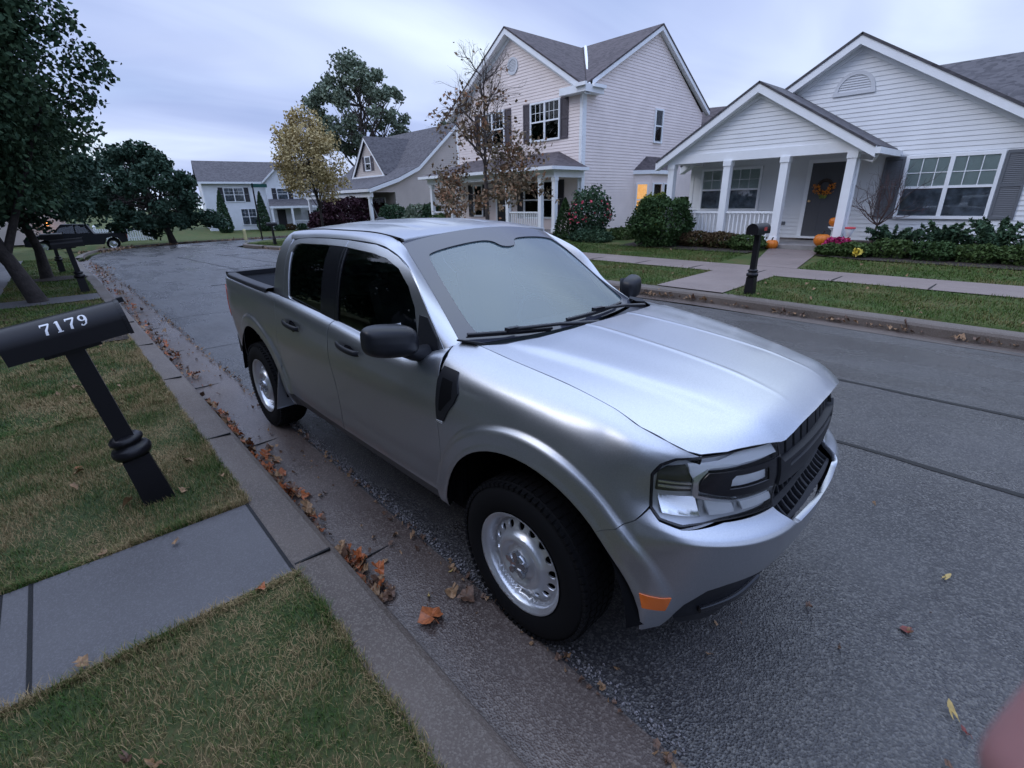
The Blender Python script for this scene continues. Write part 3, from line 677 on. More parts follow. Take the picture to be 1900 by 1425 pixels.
def arcvent(parent, W, a, z, r, name='gable_vent'):
    g = G(); n_ = 20; A = np.linspace(0, np.pi, n_)
    for i in range(n_-1):
        o0 = (a+r*np.cos(A[i]), z+r*np.sin(A[i])); o1 = (a+r*np.cos(A[i+1]), z+r*np.sin(A[i+1])); ri = r-.09; i0 = (a+ri*np.cos(A[i]), z+ri*np.sin(A[i])); i1 = (a+ri*np.cos(A[i+1]), z+ri*np.sin(A[i+1]))
        W.quadprism(g, [o0, o1, i1, i0], 0, .045)
    W.box(g, a-r-.02, a+r+.02, z-.09, z, 0, .05); zz_ = z
    while zz_ < z+r-.12:
        h = math.sqrt(max(0, (r-.09)**2-(zz_-z)**2)); g.slab([W.p(a-h, zz_, .036), W.p(a+h, zz_, .036), W.p(a+h, zz_+.055, .014), W.p(a-h, zz_+.055, .014)], .006); zz_ += .06
    return mk(name, g, M_VENT, parent)

# ---- white single-storey house on the right
def house_white():
    H = empty('white_house', (-3.6, 15.2, .5), 'single-storey white clapboard house with a gabled porch, grey front door and autumn wreath', 'house', 'houses along the far side of the street')
    def K(name, g, m): o = mk(name, g, m, H); o.location = (3.6, -15.2, -.5); return o
    inv_ = (3.6, -15.2, -.5)
    W = Wall((0, 15.2, 0), (1, 0, 0), (0, -1, 0)); pit = .60
    ax, az = -3.7, 5.50; xl, xr = -8.25, 1.3; ez = az-(ax-xl)*pit
    g = G(); siding(g, W, [(xl, .55), (xr+.0, .55), (xr, az-(xr-ax)*pit), (ax, az), (xl, ez)]); 
    Wl = Wall((xl, 15.2, 0), (0, -1, 0), (-1, 0, 0)); siding(g, Wl, [(-12, .55), (0, .55), (0, ez), (-12, ez)])
    Wr = Wall((xr, 15.2, 0), (0, 1, 0), (1, 0, 0)); siding(g, Wr, [(0, .55), (12, .55), (12, az-(xr-ax)*pit), (0, az-(xr-ax)*pit)]); K('wall', g, M_SIDW)
    g = G(); g.box(xl-.02, xr+.02, 15.19, 15.4, .1, .56); K('foundation', g, M_BRICK)
    g = G()   # trim: corner boards, rake boards, frieze
    W.box(g, xl-.02, xl+.1, .56, ez, .001, .03); Wl.box(g, -.1, .015, .56, ez, .001, .028)
    oh = .32; A = (ax, az+.20); Lp = (xl-.30, A[1]-(ax-xl+.30)*pit); Rp = (xr+.3, A[1]-(xr+.3-ax)*pit)
    rake(g, W, Lp, A, .24, oh-.03, oh); rake(g, W, A, Rp, .24, oh-.031, oh-.001)
    # soffit under the rake
    for p, q in ((Lp, A), (A, Rp)):
        P = [W.p(p[0], p[1]-.235, 0), W.p(q[0], q[1]-.235, 0), W.p(q[0], q[1]-.235, oh-.035), W.p(p[0], p[1]-.235, oh-.035)]; g.slab(P, .02)
    for p, q in (((xl, ez-.02), (ax, az-.02)), ((ax, az-.02), (xr, az-(xr-ax)*pit-.02))): rake(g, W, p, q, .13, .005, .028)
    K('rake_trim', g, M_WHITE)
    g = G(); y0, y1 = 15.2-oh-.02, 27.5; top = lambda a: A[1]+.03-abs(a-ax)*pit
    for p, q in ((Lp, A), (A, Rp)):
        P = [(p[0], y0, top(p[0])), (q[0], y0, top(q[0])), (q[0], y1, top(q[0])), (p[0], y1, top(p[0]))]; g.slab(P, .06)
    # cross wing behind with its ridge along the street
    yr = 20.5; zr = 5.62; g.slab([(-2.6, 15.6, 2.62), (14, 15.6, 2.62), (14, yr, zr), (-3.7, yr, zr)], .06); g.slab([(14, yr, zr), (14, 26, 2.6), (-8, 26, 2.6), (-3.7, yr, zr)], .06)
    K('roof', g, M_SHG)
    arcvent(H, W, -3.72, 4.42, .48).location = inv_
    w1 = window(H, W, -2.17, -.27, 1.15, 2.70, cols=2, grille=(2, 1), backs=[(0, .5, M_CURT), (.5, 1, M_BLIND)]); w1.location = inv_
    for a0, a1 in ((-2.64, -2.19), (-.25, .20)): shutter(H, W, a0, a1, 1.15, 2.70, M_SHUTG).location = inv_
    w2 = window(H, W, -7.85, -5.82, 1.34, 2.68, cols=2, grille=(2, 1), backs=[(0, .5, M_CURT), (.5, 1, M_BLIND)]); w2.location = inv_
    # door
    g = G(); W.box(g, -4.40, -3.55, .62, 2.66, .02, .055)
    for za, zb in ((.80, 1.30), (1.45, 2.45)):
        for a0, a1 in ((-4.30, -4.02), (-3.93, -3.65)): W.box(g, a0, a1, za, zb, .055, .063)
    dr = K('door', g, M_DOORG)
    g = G(); W.box(g, -4.52, -4.405, .60, 2.76, .0, .06); W.box(g, -3.545, -3.43, .60, 2.76, .0, .06); W.box(g, -4.404, -3.546, 2.665, 2.76, .0, .058); W.box(g, -4.52, -3.43, .56, .615, .0, .16); mk('door_frame', g, M_WHITE, dr)
    g = G(); g.lathe([(0, 0), (.03, 0), (.03, .01), (.012, .015), (.012, .04), (.032, .05), (.036, .065), (.025, .082), (0, .085)], 14, W.p(-4.32, 1.62, .06), (0, -1, 0)); mk('door_knob', g, mat('knob_brass', (.8, .55, .3), .3, 1.0), dr)  # knob in plain brass metal
    g = G(); W.box(g, -5.02, -4.92, .93, 1.03, .0, .04); K('outlet_box', g, M_SHUTG)
    # porch
    y0 = 13.4; g = G(); g.box(-8.35, -2.6, y0-.25, 15.2, .12, .50); g.box(-4.9, -3.0, y0-.62, y0-.25, .12, .34); K('porch_floor', g, M_PORCH)
    for x in (-7.95, -6.12, -4.52, -2.93): post(H, x, y0, .50, 2.78).location = inv_
    for a, b in ((-7.85, -6.24), (-6.0, -4.64)): railing(H, (a, y0), (b, y0), .52, 1.38).location = inv_
    railing(H, (-7.95, y0+.1), (-7.95, 15.15), .52, 1.38).location = inv_
    Wp = Wall((0, y0-.02, 0), (1, 0, 0), (0, -1, 0)); pa, pz = -5.42, 4.42; hw = 2.72
    g = G(); Wp.box(g, pa-hw, pa+hw, 2.78, 3.02, -.18, .05); g.box(-8.05, -7.85, y0+.1, 15.2, 2.78, 3.0); g.box(-3.02, -2.82, y0+.1, 15.2, 2.78, 3.0)
    A2 = (pa, pz+.24); L2 = (pa-hw-.28, A2[1]-(hw+.28)*pit); R2 = (pa+hw+.28, L2[1])
    rake(g, Wp, L2, A2, .24, .22, .26); rake(g, Wp, A2, R2, .24, .219, .259)
    for p, q in ((L2, A2), (A2, R2)): g.slab([Wp.p(p[0], p[1]-.235, .0), Wp.p(q[0], q[1]-.235, .0), Wp.p(q[0], q[1]-.235, .225), Wp.p(p[0], p[1]-.235, .225)], .02)
    for p, q in (((pa-hw, 3.02), (pa, pz)), ((pa, pz), (pa+hw, 3.02))): rake(g, Wp, (p[0], p[1]-.0), (q[0], q[1]-.0), .12, .02, .035)
    K('porch_beam', g, M_WHITE)
    g = G(); siding(g, Wp, [(pa-hw+.05, 3.02), (pa+hw-.05, 3.02), (pa, pz)]); K('porch_gable', g, M_SIDW)
    g = G(); g.box(-8.0, -2.9, y0+.05, 15.18, 2.99, 3.02); K('porch_ceiling', g, M_WHITE)
    g = G(); yb = 17.2
    for p, q in ((L2, A2), (A2, R2)): g.slab([(p[0], y0-.30, p[1]+.03), (q[0], y0-.30, q[1]+.03), (q[0], yb if q == A2 else 15.19, q[1]+.03), (p[0], 15.19 if q == A2 else yb, p[1]+.03)], .05)
    K('porch_roof', g, M_SHG)
    g = G(); x = R2[0]; g.box(x-.02, x+.10, y0-.28, 15.19, R2[1]-.16, R2[1]-.02); g.tube([(x+.03, y0-.1, R2[1]-.15), (x-.08, y0+.02, R2[1]-.32), (-2.80, y0+.06, 2.62), (-2.80, y0+.06, .6)], .035, 8); K('gutter_pipe', g, M_WHITE)
    return H
HW = house_white()
# wreath on the door
g = G(); pts = [(.17*math.cos(a), 0, .17*math.sin(a)) for a in np.linspace(0, 2*math.pi, 25)]; g.tube(pts, .045, 8, caps=False); wr = empty('wreath', (-3.97, 15.11, 2.02), 'round twig wreath with orange flowers and ribbon hanging on the grey door', 'wreath')
mk('ring', g, mat('twigs', (.05, .035, .028), .9, bump=.6, bscale=60), wr)
g = G(); M_ORF = mat('orange_flowers', (.72, .26, .03), .6, var=.4, vscale=30)
for i in range(150):
    a = RNG.uniform(math.pi*.85, math.pi*2.15); r = RNG.uniform(.10, .27); c = np.array([r*math.cos(a)*1.15, -.05-RNG.uniform(0, .05), r*math.sin(a)*.9-.02]); u = unit(RNG.standard_normal(3))*.035; v = unit(np.cross(u, RNG.standard_normal(3)))*.02; g.poly([c-u, c-v, c+u, c+v])
mk('flowers', g, M_ORF, wr)
g = G()
for i in range(24):
    c = np.array([RNG.uniform(-.1, .1), -.06, -.26+RNG.uniform(-.06, .03)]); u = unit(RNG.standard_normal(3))*.05; v = unit(np.cross(u, RNG.standard_normal(3)))*.018; g.poly([c-u, c-v, c+u, c+v])
mk('leaves', g, mat('yellow_green_leaf', (.22, .28, .04), .6), wr)

# ---- cream two-storey house in the middle
def house_cream():
    ox, oy = -13.1, 15.0
    H = empty('two_storey_house', (ox, oy, .5), 'tall cream two-storey house with plum shutters, cross gables and lit bay window', 'house', 'houses along the far side of the street')
    inv_ = (-ox, -oy, -.5)
    def K(name, g, m, par=None): o = mk(name, g, m, par or H); o.location = inv_ if par is None else (0, 0, 0); return o
    W = Wall((ox, oy, 0), (1, 0, 0), (0, -1, 0)); S = Wall((ox, oy, 0), (0, 1, 0), (1, 0, 0))
    ez = 5.86; L = 8.5; D = 8.5; pit = .63; ap = (-L/2, ez+L/2*pit); g = G()
    siding(g, W, [(-L, .5), (0, .5), (0, ez), ap, (-L, ez)], .12); sap = (D/2+.65, ez+(D/2+.65)*.56)
    siding(g, S, [(0, .4), (D+.9, .4), (D+.9, ez-.1), sap, (0, ez)], .12); Wl = Wall((ox-L, oy, 0), (0, -1, 0), (-1, 0, 0)); siding(g, Wl, [(-D, .5), (0, .5), (0, ez), (-D, ez)], .12)
    K('wall', g, M_SIDC)
    g = G(); g.box(ox-L+.02, ox-.01, oy+.01, oy+.2, 0, .5); g.box(ox-.2, ox-.012, oy+.2, oy+D, -.1, .4); K('foundation', g, M_BRICK)
    g = G(); W.box(g, -.16, .03, .5, ez-.05, .0, .035); S.box(g, -.034, .16, .5, ez-.05, .001, .031); W.box(g, -L, -L+.14, .5, ez, 0, .03)
    oh = .35; A = (-L/2, ap[1]+.24); Rp = (.35, A[1]-(L/2+.35)*pit); Lp = (-L-.35, Rp[1])
    rake(g, W, Lp, A, .26, oh-.03, oh); rake(g, W, A, Rp, .26, oh-.031, oh-.001)
    for p, q in ((Lp, A), (A, Rp)): g.slab([W.p(p[0], p[1]-.255, 0), W.p(q[0], q[1]-.255, 0), W.p(q[0], q[1]-.255, oh-.035), W.p(p[0], p[1]-.255, oh-.035)], .02)
    As = (sap[0], sap[1]+.22); sp_ = .56; Ls = (-.35, As[1]-(As[0]+.35)*sp_); Rs = (D+1.25, As[1]-(D+1.25-As[0])*sp_*1.06)
    ohs = .22; rake(g, S, (Ls[0]+.6, Ls[1]+.6*sp_), As, .22, ohs-.03, ohs); rake(g, S, As, Rs, .22, ohs-.031, ohs-.001)
    for p, q in ((Ls, As), (As, Rs)): g.slab([S.p(p[0], p[1]-.215, 0), S.p(q[0], q[1]-.215, 0), S.p(q[0], q[1]-.215, ohs-.035), S.p(p[0], p[1]-.215, ohs-.035)], .02)
    for p, q in (((-L, ez-.02), (-L/2, ap[1]-.02)), ((-L/2, ap[1]-.02), (0, ez-.02))): rake(g, W, p, q, .16, .005, .03)
    # eave return at the corner
    W.box(g, -.95, .42, ez-.16, ez+.10, .0, .42); S.box(g, .0, .75, ez-.16, ez+.09, .0, .40)
    K('rake_trim', g, M_WHITE)
    g = G(); x0 = ox+ohs+.02; yF = oy-oh-.02; zt = lambda a: A[1]+.03-abs(a+L/2)*pit
    # front gable roof planes run back to the cross ridge
    g.slab([(ox+Lp[0], yF, zt(Lp[0])), (ox-L/2, yF, zt(-L/2)), (ox-L/2, oy+D, zt(-L/2)), (ox+Lp[0], oy+D, zt(Lp[0]))], .06)
    g.slab([(ox-L/2, yF, zt(-L/2)), (ox+Rp[0], yF, zt(Rp[0])), (ox+Rp[0], oy+.6, zt(Rp[0])), (ox-L/2, oy+D/2+.65, zt(-L/2))], .06)
    zs = lambda b: As[1]+.03-abs(b-As[0])*sp_
    g.slab([(ox-L/2, oy+As[0], zs(As[0])), (ox+.2, oy-.1, zs(-.1)), (x0, oy-.1, zs(-.1)), (x0, oy+As[0], zs(As[0]))], .06)
    g.slab([(x0, oy+As[0], zs(As[0])), (x0, oy+Rs[0], Rs[1]+.03), (ox-L, oy+Rs[0], Rs[1]+.03), (ox-L, oy+As[0], zs(As[0]))], .06)
    K('roof', g, M_SHB)
    g = G(); g.tube([(ox-L/2+.3, oy+As[0]-.2, zt(-L/2)-.04), (ox+.25, oy-.02, zt(.25)+.0)], .075, 8); K('valley_flashing', g, M_WHITE)
    g = G(); W.box(g, -.05, .5, ez+.02, ez+.14, .42, .54); g.tube([W.p(.28, ez-.02, .40), W.p(.05, ez-.45, .10), W.p(.02, ez-.7, .075), W.p(.02, 3.25, .075)], .04, 8); S.box(g, .0, .75, ez+.02, ez+.14, .40, .52)
    g.tube([W.p(.0, 2.9, .10), W.p(-.12, 2.6, .06), W.p(-.12, .6, .06)], .04, 8); K('gutter_pipe', g, M_WHITE)
    # round gable vent
    g = G(); A_ = np.linspace(0, 2*np.pi, 33); c = (-4.1, 7.35)
    for i in range(32): W.quadprism(g, [(c[0]+.34*math.cos(A_[i]), c[1]+.34*math.sin(A_[i])), (c[0]+.34*math.cos(A_[i+1]), c[1]+.34*math.sin(A_[i+1])), (c[0]+.25*math.cos(A_[i+1]), c[1]+.25*math.sin(A_[i+1])), (c[0]+.25*math.cos(A_[i]), c[1]+.25*math.sin(A_[i]))], 0, .05)
    z = -.24
    while z < .22: h = math.sqrt(max(0, .25**2-(z+.02)**2)); g.slab([W.p(c[0]-h, c[1]+z, .036), W.p(c[0]+h, c[1]+z, .036), W.p(c[0]+h, c[1]+z+.05, .014), W.p(c[0]-h, c[1]+z+.05, .014)], .006); z += .055
    K('gable_vent', g, M_VENT)
    # upper windows
    for a0, a1 in ((-3.0, -1.22), (-6.45, -4.7)):
        window(H, W, a0, a1, 4.2, 5.74, cols=2, grille=(2, 1), backs=[(0, .5, M_CURT), (.5, 1, M_BLIND)] if a0 > -4 else [(0, 1, M_CURT)]).location = inv_
        shutter(H, W, a0-.44, a0-.03, 4.2, 5.74, M_SHUTP).location = inv_; shutter(H, W, a1+.03, a1+.44, 4.2, 5.74, M_SHUTP).location = inv_
    # ground floor
    window(H, W, -3.45, -1.40, 1.0, 2.62, cols=2, rail=True, backs=[(0, 1, M_CURT)]).location = inv_
    g = G(); W.quadprism(g, [(-3.05, 1.1), (-2.72, 1.1), (-2.72, 2.5), (-3.05, 2.5)], .023, .0262); K('lamp_glow', g, M_LIT)
    shutter(H, W, -3.9, -3.48, 1.0, 2.62, M_SHUTK).location = inv_; shutter(H, W, -1.37, -.95, 1.0, 2.62, M_SHUTK).location = inv_
    window(H, W, -7.25, -6.5, 1.05, 2.6, cols=1, backs=[(0, 1, M_CURT)]).location = inv_; shutter(H, W, -7.68, -7.28, 1.05, 2.6, M_SHUTK).location = inv_; shutter(H, W, -6.47, -6.07, 1.05, 2.6, M_SHUTK).location = inv_
    g = G(); W.box(g, -5.35, -4.45, .62, 2.6, .015, .05); d = K('door', g, mat('door_dark', (.02, .02, .022), .3))
    g = G(); W.box(g, -5.47, -5.36, .6, 2.72, 0, .06); W.box(g, -4.44, -4.33, .6, 2.72, 0, .06); W.box(g, -5.36, -4.44, 2.61, 2.72, 0, .058); mk('door_frame', g, M_WHITE, d)
    g = G(); W.box(g, -5.25, -4.55, 1.55, 1.62, .05, .058); mk('door_rail', g, M_WHITE, d); g = G(); W.box(g, -5.25, -4.55, 2.45, 2.52, .05, .058); mk('door_rail', g, M_WHITE, d)
    # porch: hip roof on posts
    yp = oy-1.75; g = G(); xa, xb = ox-9.0, ox+.35; ze = 3.02; zt_ = 3.72
    P0 = [(xa, yp-.35, ze), (xb, yp-.35, ze), (xb-1.6, oy-.01, zt_), (xa+1.6, oy-.01, zt_)]; g.slab(P0, .05); g.slab([(xb, yp-.35, ze), (xb, oy-.01, ze), (xb-1.6, oy-.01, zt_)], .05); g.slab([(xa, oy-.01, ze), (xa, yp-.35, ze), (xa+1.6, oy-.01, zt_)], .05); K('porch_roof', g, M_SHB)
    g = G(); g.box(xa+.06, xb-.06, yp-.28, oy-.02, ze-.13, ze-.06); g.box(xa+.25, xb-.2, yp-.1, yp+.1, ze-.38, ze-.13); g.box(xb-.4, xb-.2, yp+.1, oy-.02, ze-.38, ze-.13); g.box(xa-.05, xb+.05, yp-.46, yp-.34, ze-.12, ze+.0); g.box(xb-.04, xb+.07, yp-.34, oy-.02, ze-.12, ze+.0); K('porch_beam', g, M_WHITE)
    for x in (-21.6, -19.9, -15.75, -13.75, -12.98): post(H, x, yp, .55, ze-.38, .17).location = inv_
    railing(H, (-15.65, yp), (-13.85, yp), .56, 1.35).location = inv_; railing(H, (-21.5, yp), (-20.0, yp), .56, 1.35).location = inv_
    g = G(); g.box(xa+.2, xb-.1, yp-.12, oy-.0, .1, .55); K('porch_floor', g, M_PORCH)
    # side window and lit bay
    window(H, S, 5.05, 5.75, 4.22, 5.66, cols=1, backs=[(0, 1, M_CURT)]).location = inv_
    bay = [(3.75, 0), (4.25, .62), (6.1, .62), (6.6, 0)]; g = G(); g2 = G(); b0, b1 = .75, 2.9
    for (p, q) in zip(bay[:-1], bay[1:]):
        a = S.p(p[0], 0, p[1]); b = S.p(q[0], 0, q[1]); u = unit(b-a); n_ = np.array([u[1], -u[0], 0]); Wb = Wall((a[0], a[1], 0), u, n_); Lb = np.linalg.norm(b-a)
        siding(g, Wb, [(0, b0), (Lb, b0), (Lb, b1), (0, b1)], .12, .01)
        nw = [(.12, Lb-.12)] if Lb < 1 else [(.10, Lb/2-.05), (Lb/2+.05, Lb-.10)]
        for a0, a1 in nw: window(H, Wb, a0, a1, 1.0, 2.46, cols=1, fw=.06, backs=[(0, 1, M_LIT)]).location = inv_
    K('bay_wall', g, M_SIDC)
    g = G(); top = [S.p(a+(-.12 if i == 0 else .12 if i == 3 else 0)*1, 3.0, d*(1)+(.15 if d else 0)) for i, (a, d) in enumerate(bay)]; pk0 = S.p(4.6, 3.62, 0.01); pk1 = S.p(5.75, 3.62, .01)
    g.poly([top[0], top[1], pk0]); g.poly([top[1], top[2], pk1, pk0]); g.poly([top[2], top[3], pk1]); K('bay_roof', g, M_SHB)
    g = G(); g.slab([t+np.array([0, 0, -.0]) for t in top], .16); K('bay_fascia', g, M_WHITE)
    g = G(); g.slab([S.p(a, b0, d) for a, d in bay], .3); K('bay_base', g, M_BRICK)
    # rear wing, lower
    g = G(); R = Wall((ox, oy+D+.9, 0), (0, 1, 0), (1, 0, 0)); siding(g, R, [(0.01, .5), (9, .5), (9, 3.2), (4.8, 5.6), (0.01, 5.2)], .12, d0=-.3); K('rear_wall', g, M_SIDC)
    g = G(); g.slab([(ox-4, oy+D+3.0, 6.5), (ox+3.2, oy+D+3.0, 6.2), (ox+3.2, oy+D+9, 3.6), (ox-4, oy+D+9, 3.6)], .06); g.slab([(ox+3.2, oy+D+3.0, 6.2), (ox-4, oy+D+3.0, 6.5), (ox-4, oy+D+.92, 4.6), (ox+3.2, oy+D+.92, 4.9)], .06); K('rear_roof', g, M_SHB)
    return H
house_cream()

# ---- beige house with a steep roof further along
def house_beige():
    ox, oy, b = -30.5, 16.2, .15
    H = empty('beige_house', (ox, oy, b), 'low beige house with steep roof and small front dormer, beyond the two-storey house', 'house', 'houses along the far side of the street'); inv_ = (-ox, -oy, -b)
    def K(name, g, m): o = mk(name, g, m, H); o.location = inv_; return o
    W = Wall((ox, oy, 0), (1, 0, 0), (0, -1, 0)); S = Wall((ox, oy, 0), (0, 1, 0), (1, 0, 0)); L = 11.
    g = G(); siding(g, W, [(-L, b), (0, b), (0, 3.1), (-L, 3.1)], .13); siding(g, S, [(0, b), (10.5, b), (10.5, 3.6), (5.4, 6.95), (1.9, 4.0), (0, 3.2)], .13); siding(g, S, [(-1.9, 2.5), (0, 2.5), (0, 3.2)], .13); K('wall', g, M_SIDB)
    prof = [(-2.0, 2.62), (.2, 3.3), (1.9, 4.05), (5.4, 7.0), (11, 3.4)]; g = G()
    for p, q in zip(prof[:-1], prof[1:]): g.slab([(ox-L-.3, oy+p[0], p[1]+.12), (ox+.25, oy+p[0], p[1]+.12), (ox+.25, oy+q[0], q[1]+.12), (ox-L-.3, oy+q[0], q[1]+.12)], .07)
    K('roof', g, M_SHG)
    g = G()
    for p, q in zip(prof[:-1], prof[1:]): rake(g, S, (p[0], p[1]+.08), (q[0], q[1]+.08), .24, .22, .26)
    g.box(ox-L-.3, ox+.2, oy-2.08, oy-1.98, 2.52, 2.7); g.box(ox-L, ox+.1, oy-1.9, oy-1.7, 2.2, 2.5)
    K('rake_trim', g, M_WHITE)
    D_ = Wall((ox-5.1, oy+.9, 0), (1, 0, 0), (0, -1, 0)); g = G(); hw = 2.35; siding(g, D_, [(-hw, 3.72), (hw, 3.72), (0, 6.15)], .13); K('dormer_wall', g, M_SIDB)
    g = G(); rake(g, D_, (-hw-.25, 3.72), (0, 6.4), .24, .16, .2); rake(g, D_, (0, 6.4), (hw+.25, 3.72), .24, .159, .199); D_.box(g, -hw-.2, hw+.2, 3.55, 3.73, 0, .22); K('dormer_trim', g, M_WHITE)
    g = G(); dx = ox-5.1; g.slab([(dx-hw-.3, oy+.68, 3.76), (dx, oy+.68, 6.46), (dx, oy+5, 6.46), (dx-hw-.3, oy+2.2, 3.76)], .06); g.slab([(dx, oy+.68, 6.46), (dx+hw+.3, oy+.68, 3.76), (dx+hw+.3, oy+2.2, 3.76), (dx, oy+5, 6.46)], .06); K('dormer_roof', g, M_SHG)
    window(H, D_, -.45, .45, 4.1, 5.1, cols=1, backs=[(0, 1, M_CURT)]).location = inv_; shutter(H, D_, -.85, -.48, 4.1, 5.1, M_SHUTP).location = inv_; shutter(H, D_, .48, .85, 4.1, 5.1, M_SHUTP).location = inv_
    for x in (-10.6, -7.6, -3.4, -.2): post(H, ox+x, oy-1.8, b, 2.25, .2).location = inv_
    window(H, W, -9.5, -7.8, .9, 2.2, cols=2, backs=[(0, 1, M_CURT)]).location = inv_; window(H, W, -3.2, -1.4, .9, 2.2, cols=2, backs=[(0, 1, M_CURT)]).location = inv_
    g = G(); W.box(g, -6.2, -5.3, b, 2.2, .01, .05); K('door', g, M_SHUTK)
    return H
house_beige()

# ---- far white house across the bend
def house_far():
    ox, oy, b = -63.4, 11.6, -.85
    ang = D2R(-80)   # front faces back up the street
    H = empty('far_white_house', (ox, oy, b), 'far white two-storey house with grey roof and small porch, beyond the bend', 'house', 'houses along the far side of the street', rz=D2R(80))
    W = Wall((0, 0, 0), (1, 0, 0), (0, -1, 0)); S = Wall((0, 0, 0), (0, -1, 0), (-1, 0, 0)); g = G(); L = 12.5; e = 5.2; rg = 7.5
    siding(g, W, [(0, 0), (L, 0), (L, e), (0, e)], .15); siding(g, S, [(-9, 0), (0, 0), (0, e), (-4.5, rg), (-9, e)], .15); siding(g, W, [(6.2, .0), (9.6, 0), (9.6, e), (7.9, e+1.6), (6.2, e)], .15, d0=.7); mk('wall', g, M_SIDW, H)
    g = G(); g.box(6.21, 6.3, -.7, 0, 0, e); g.box(9.5, 9.59, -.7, 0, 0, e); mk('side_wall', g, M_SIDW, H)
    g = G(); g.slab([(-.3, -.4, e-.1), (L+.3, -.4, e-.1), (L+.3, 4.5, rg+.08), (-.3, 4.5, rg+.08)], .08); g.slab([(L+.3, 4.5, rg+.08), (L+.3, 9.4, e-.1), (-.3, 9.4, e-.1), (-.3, 4.5, rg+.08)], .08)
    g.slab([(5.9, -1.0, e-.1), (7.9, -1.0, e+1.75), (7.9, 3.5, e+1.75), (5.9, .5, e-.1)], .06); g.slab([(7.9, -1.0, e+1.75), (9.9, -1.0, e-.1), (9.9, .5, e-.1), (7.9, 3.5, e+1.75)], .06)
    g.slab([(6.0, -2.9, 2.55), (12.4, -2.9, 2.55), (11.8, -.69, 3.35), (6.3, -.69, 3.35)], .06); mk('roof', g, M_SHG, H)
    g = G(); g.box(-.3, L+.3, -.46, -.36, e-.22, e-.02); rake(g, W, (5.9, e-.05), (7.9, e+1.8), .2, .98, 1.02); rake(g, W, (7.9, e+1.8), (9.9, e-.05), .2, .979, 1.019); g.box(6.0, 12.4, -2.95, -2.8, 2.35, 2.58); g.box(0, .12, -.03, 0, 0, e); mk('trim', g, M_WHITE, H)
    for a0, a1, z0, z1, c in ((2.0, 4.0, 3.1, 4.6, 2), (7.3, 8.5, 3.25, 4.5, 1), (3.3, 4.9, .6, 2.4, 2), (10.4, 11.6, .7, 2.1, 1)):
        Wd = W if a0 < 6 or a0 > 9 else Wall((0, -.7, 0), (1, 0, 0), (0, -1, 0))
        window(H, Wd, a0, a1, z0, z1, cols=c, grille=(1, 1), backs=[(0, 1, M_CURT)])
        if z0 > 2: shutter(H, Wd, a0-.5, a0-.04, z0, z1, M_SHUTK); shutter(H, Wd, a1+.04, a1+.5, z0, z1, M_SHUTK)
    for a0, z0 in ((-5.6, .5), (-5.6, 3.4)): window(H, S, a0, a0+.7, z0, z0+.9, backs=[(0, 1, M_CURT)])
    g = G(); W.box(g, 7.0, 7.9, .1, 2.2, .71, .76); mk('door', g, M_SHUTK, H)
    for x in (6.2, 8.3, 10.4, 12.2): post(H, x, -2.8, 0, 2.4, .22)
    railing(H, (10.4, -2.8), (12.2, -2.8), .1, 1.0, .2); railing(H, (8.3, -2.8), (10.4, -2.8), .1, 1.0, .2)
house_far()

# ------------------------------------------------------------ silver pickup truck
def paint():
    m = bpy.data.materials.new('silver_paint'); m.use_nodes = True; n = m.node_tree; p = n.nodes['Principled BSDF']; L = n.links
    p.inputs['Base Color'].default_value = (.46, .47, .49, 1); p.inputs['Metallic'].default_value = .94; p.inputs['Roughness'].default_value = .36
    p.inputs['Coat Weight'].default_value = .7; p.inputs['Coat Roughness'].default_value = .12
    t = n.nodes.new('ShaderNodeTexCoord')
    v = n.nodes.new('ShaderNodeTexVoronoi'); v.inputs['Scale'].default_value = 900; L.new(t.outputs['Object'], v.inputs['Vector'])
    r = n.nodes.new('ShaderNodeMix'); r.data_type = 'RGBA'; s = n.nodes.new('ShaderNodeSeparateColor'); L.new(v.outputs['Color'], s.inputs[0]); L.new(s.outputs[0], r.inputs[0])
    r.inputs[6].default_value = (.38, .40, .435, 1); r.inputs[7].default_value = (.51, .53, .57, 1); L.new(r.outputs[2], p.inputs['Base Color'])
    # fine dew / road film changes the gloss
    q = n.nodes.new('ShaderNodeTexNoise'); q.inputs['Scale'].default_value = 3.0; q.inputs['Detail'].default_value = 6; L.new(t.outputs['Object'], q.inputs['Vector'])
    mr = n.nodes.new('ShaderNodeMapRange'); mr.inputs[3].default_value = .31; mr.inputs[4].default_value = .42; L.new(q.outputs['Fac'], mr.inputs[0]); L.new(mr.outputs[0], p.inputs['Roughness'])
    MATS['paint'] = m; return m
M_PAINT = paint()
M_BLK = mat('black_plastic', (.013, .014, .018), .45, spec=.28, bump=.15, bscale=400, bdist=.001)
M_BLKG = mat('black_gloss', (.010, .010, .013), .18)
M_RUB = mat('tyre_rubber', (.006, .006, .007), .75, spec=.15, bump=.2, bscale=120, bdist=.002)
M_DARK = mat('underbody', (.005, .005, .006), .9, spec=.1)
M_STEEL = mat('painted_steel', (.62, .64, .68), .30, .75, rvar=.06, vscale=8)
M_CHR = mat('chrome', (.80, .82, .85), .20, .85)
M_REFL = mat('lamp_reflector', (.62, .64, .68), .30, .25, coat=.4)
M_DRL = mat('lamp_white', (.90, .92, .95), .25, coat=.5)
M_AMB = mat('amber_lens', (.62, .13, .015), .25, coat=.5)
M_RED = mat('red_lens', (.55, .07, .03), .22, coat=.5)
M_WS = glassmat('windscreen_glass', (.60, .72, .72), .03, body=(.26, .40, .46), bodyfac=.25, ior=1.75)  # bluish film colour paints in reflected sky on top of the fogging
M_SG = glassmat('side_glass', (.42, .47, .47), .02, ior=1.6)
M_PG = glassmat('privacy_glass', (.03, .03, .035), .02)
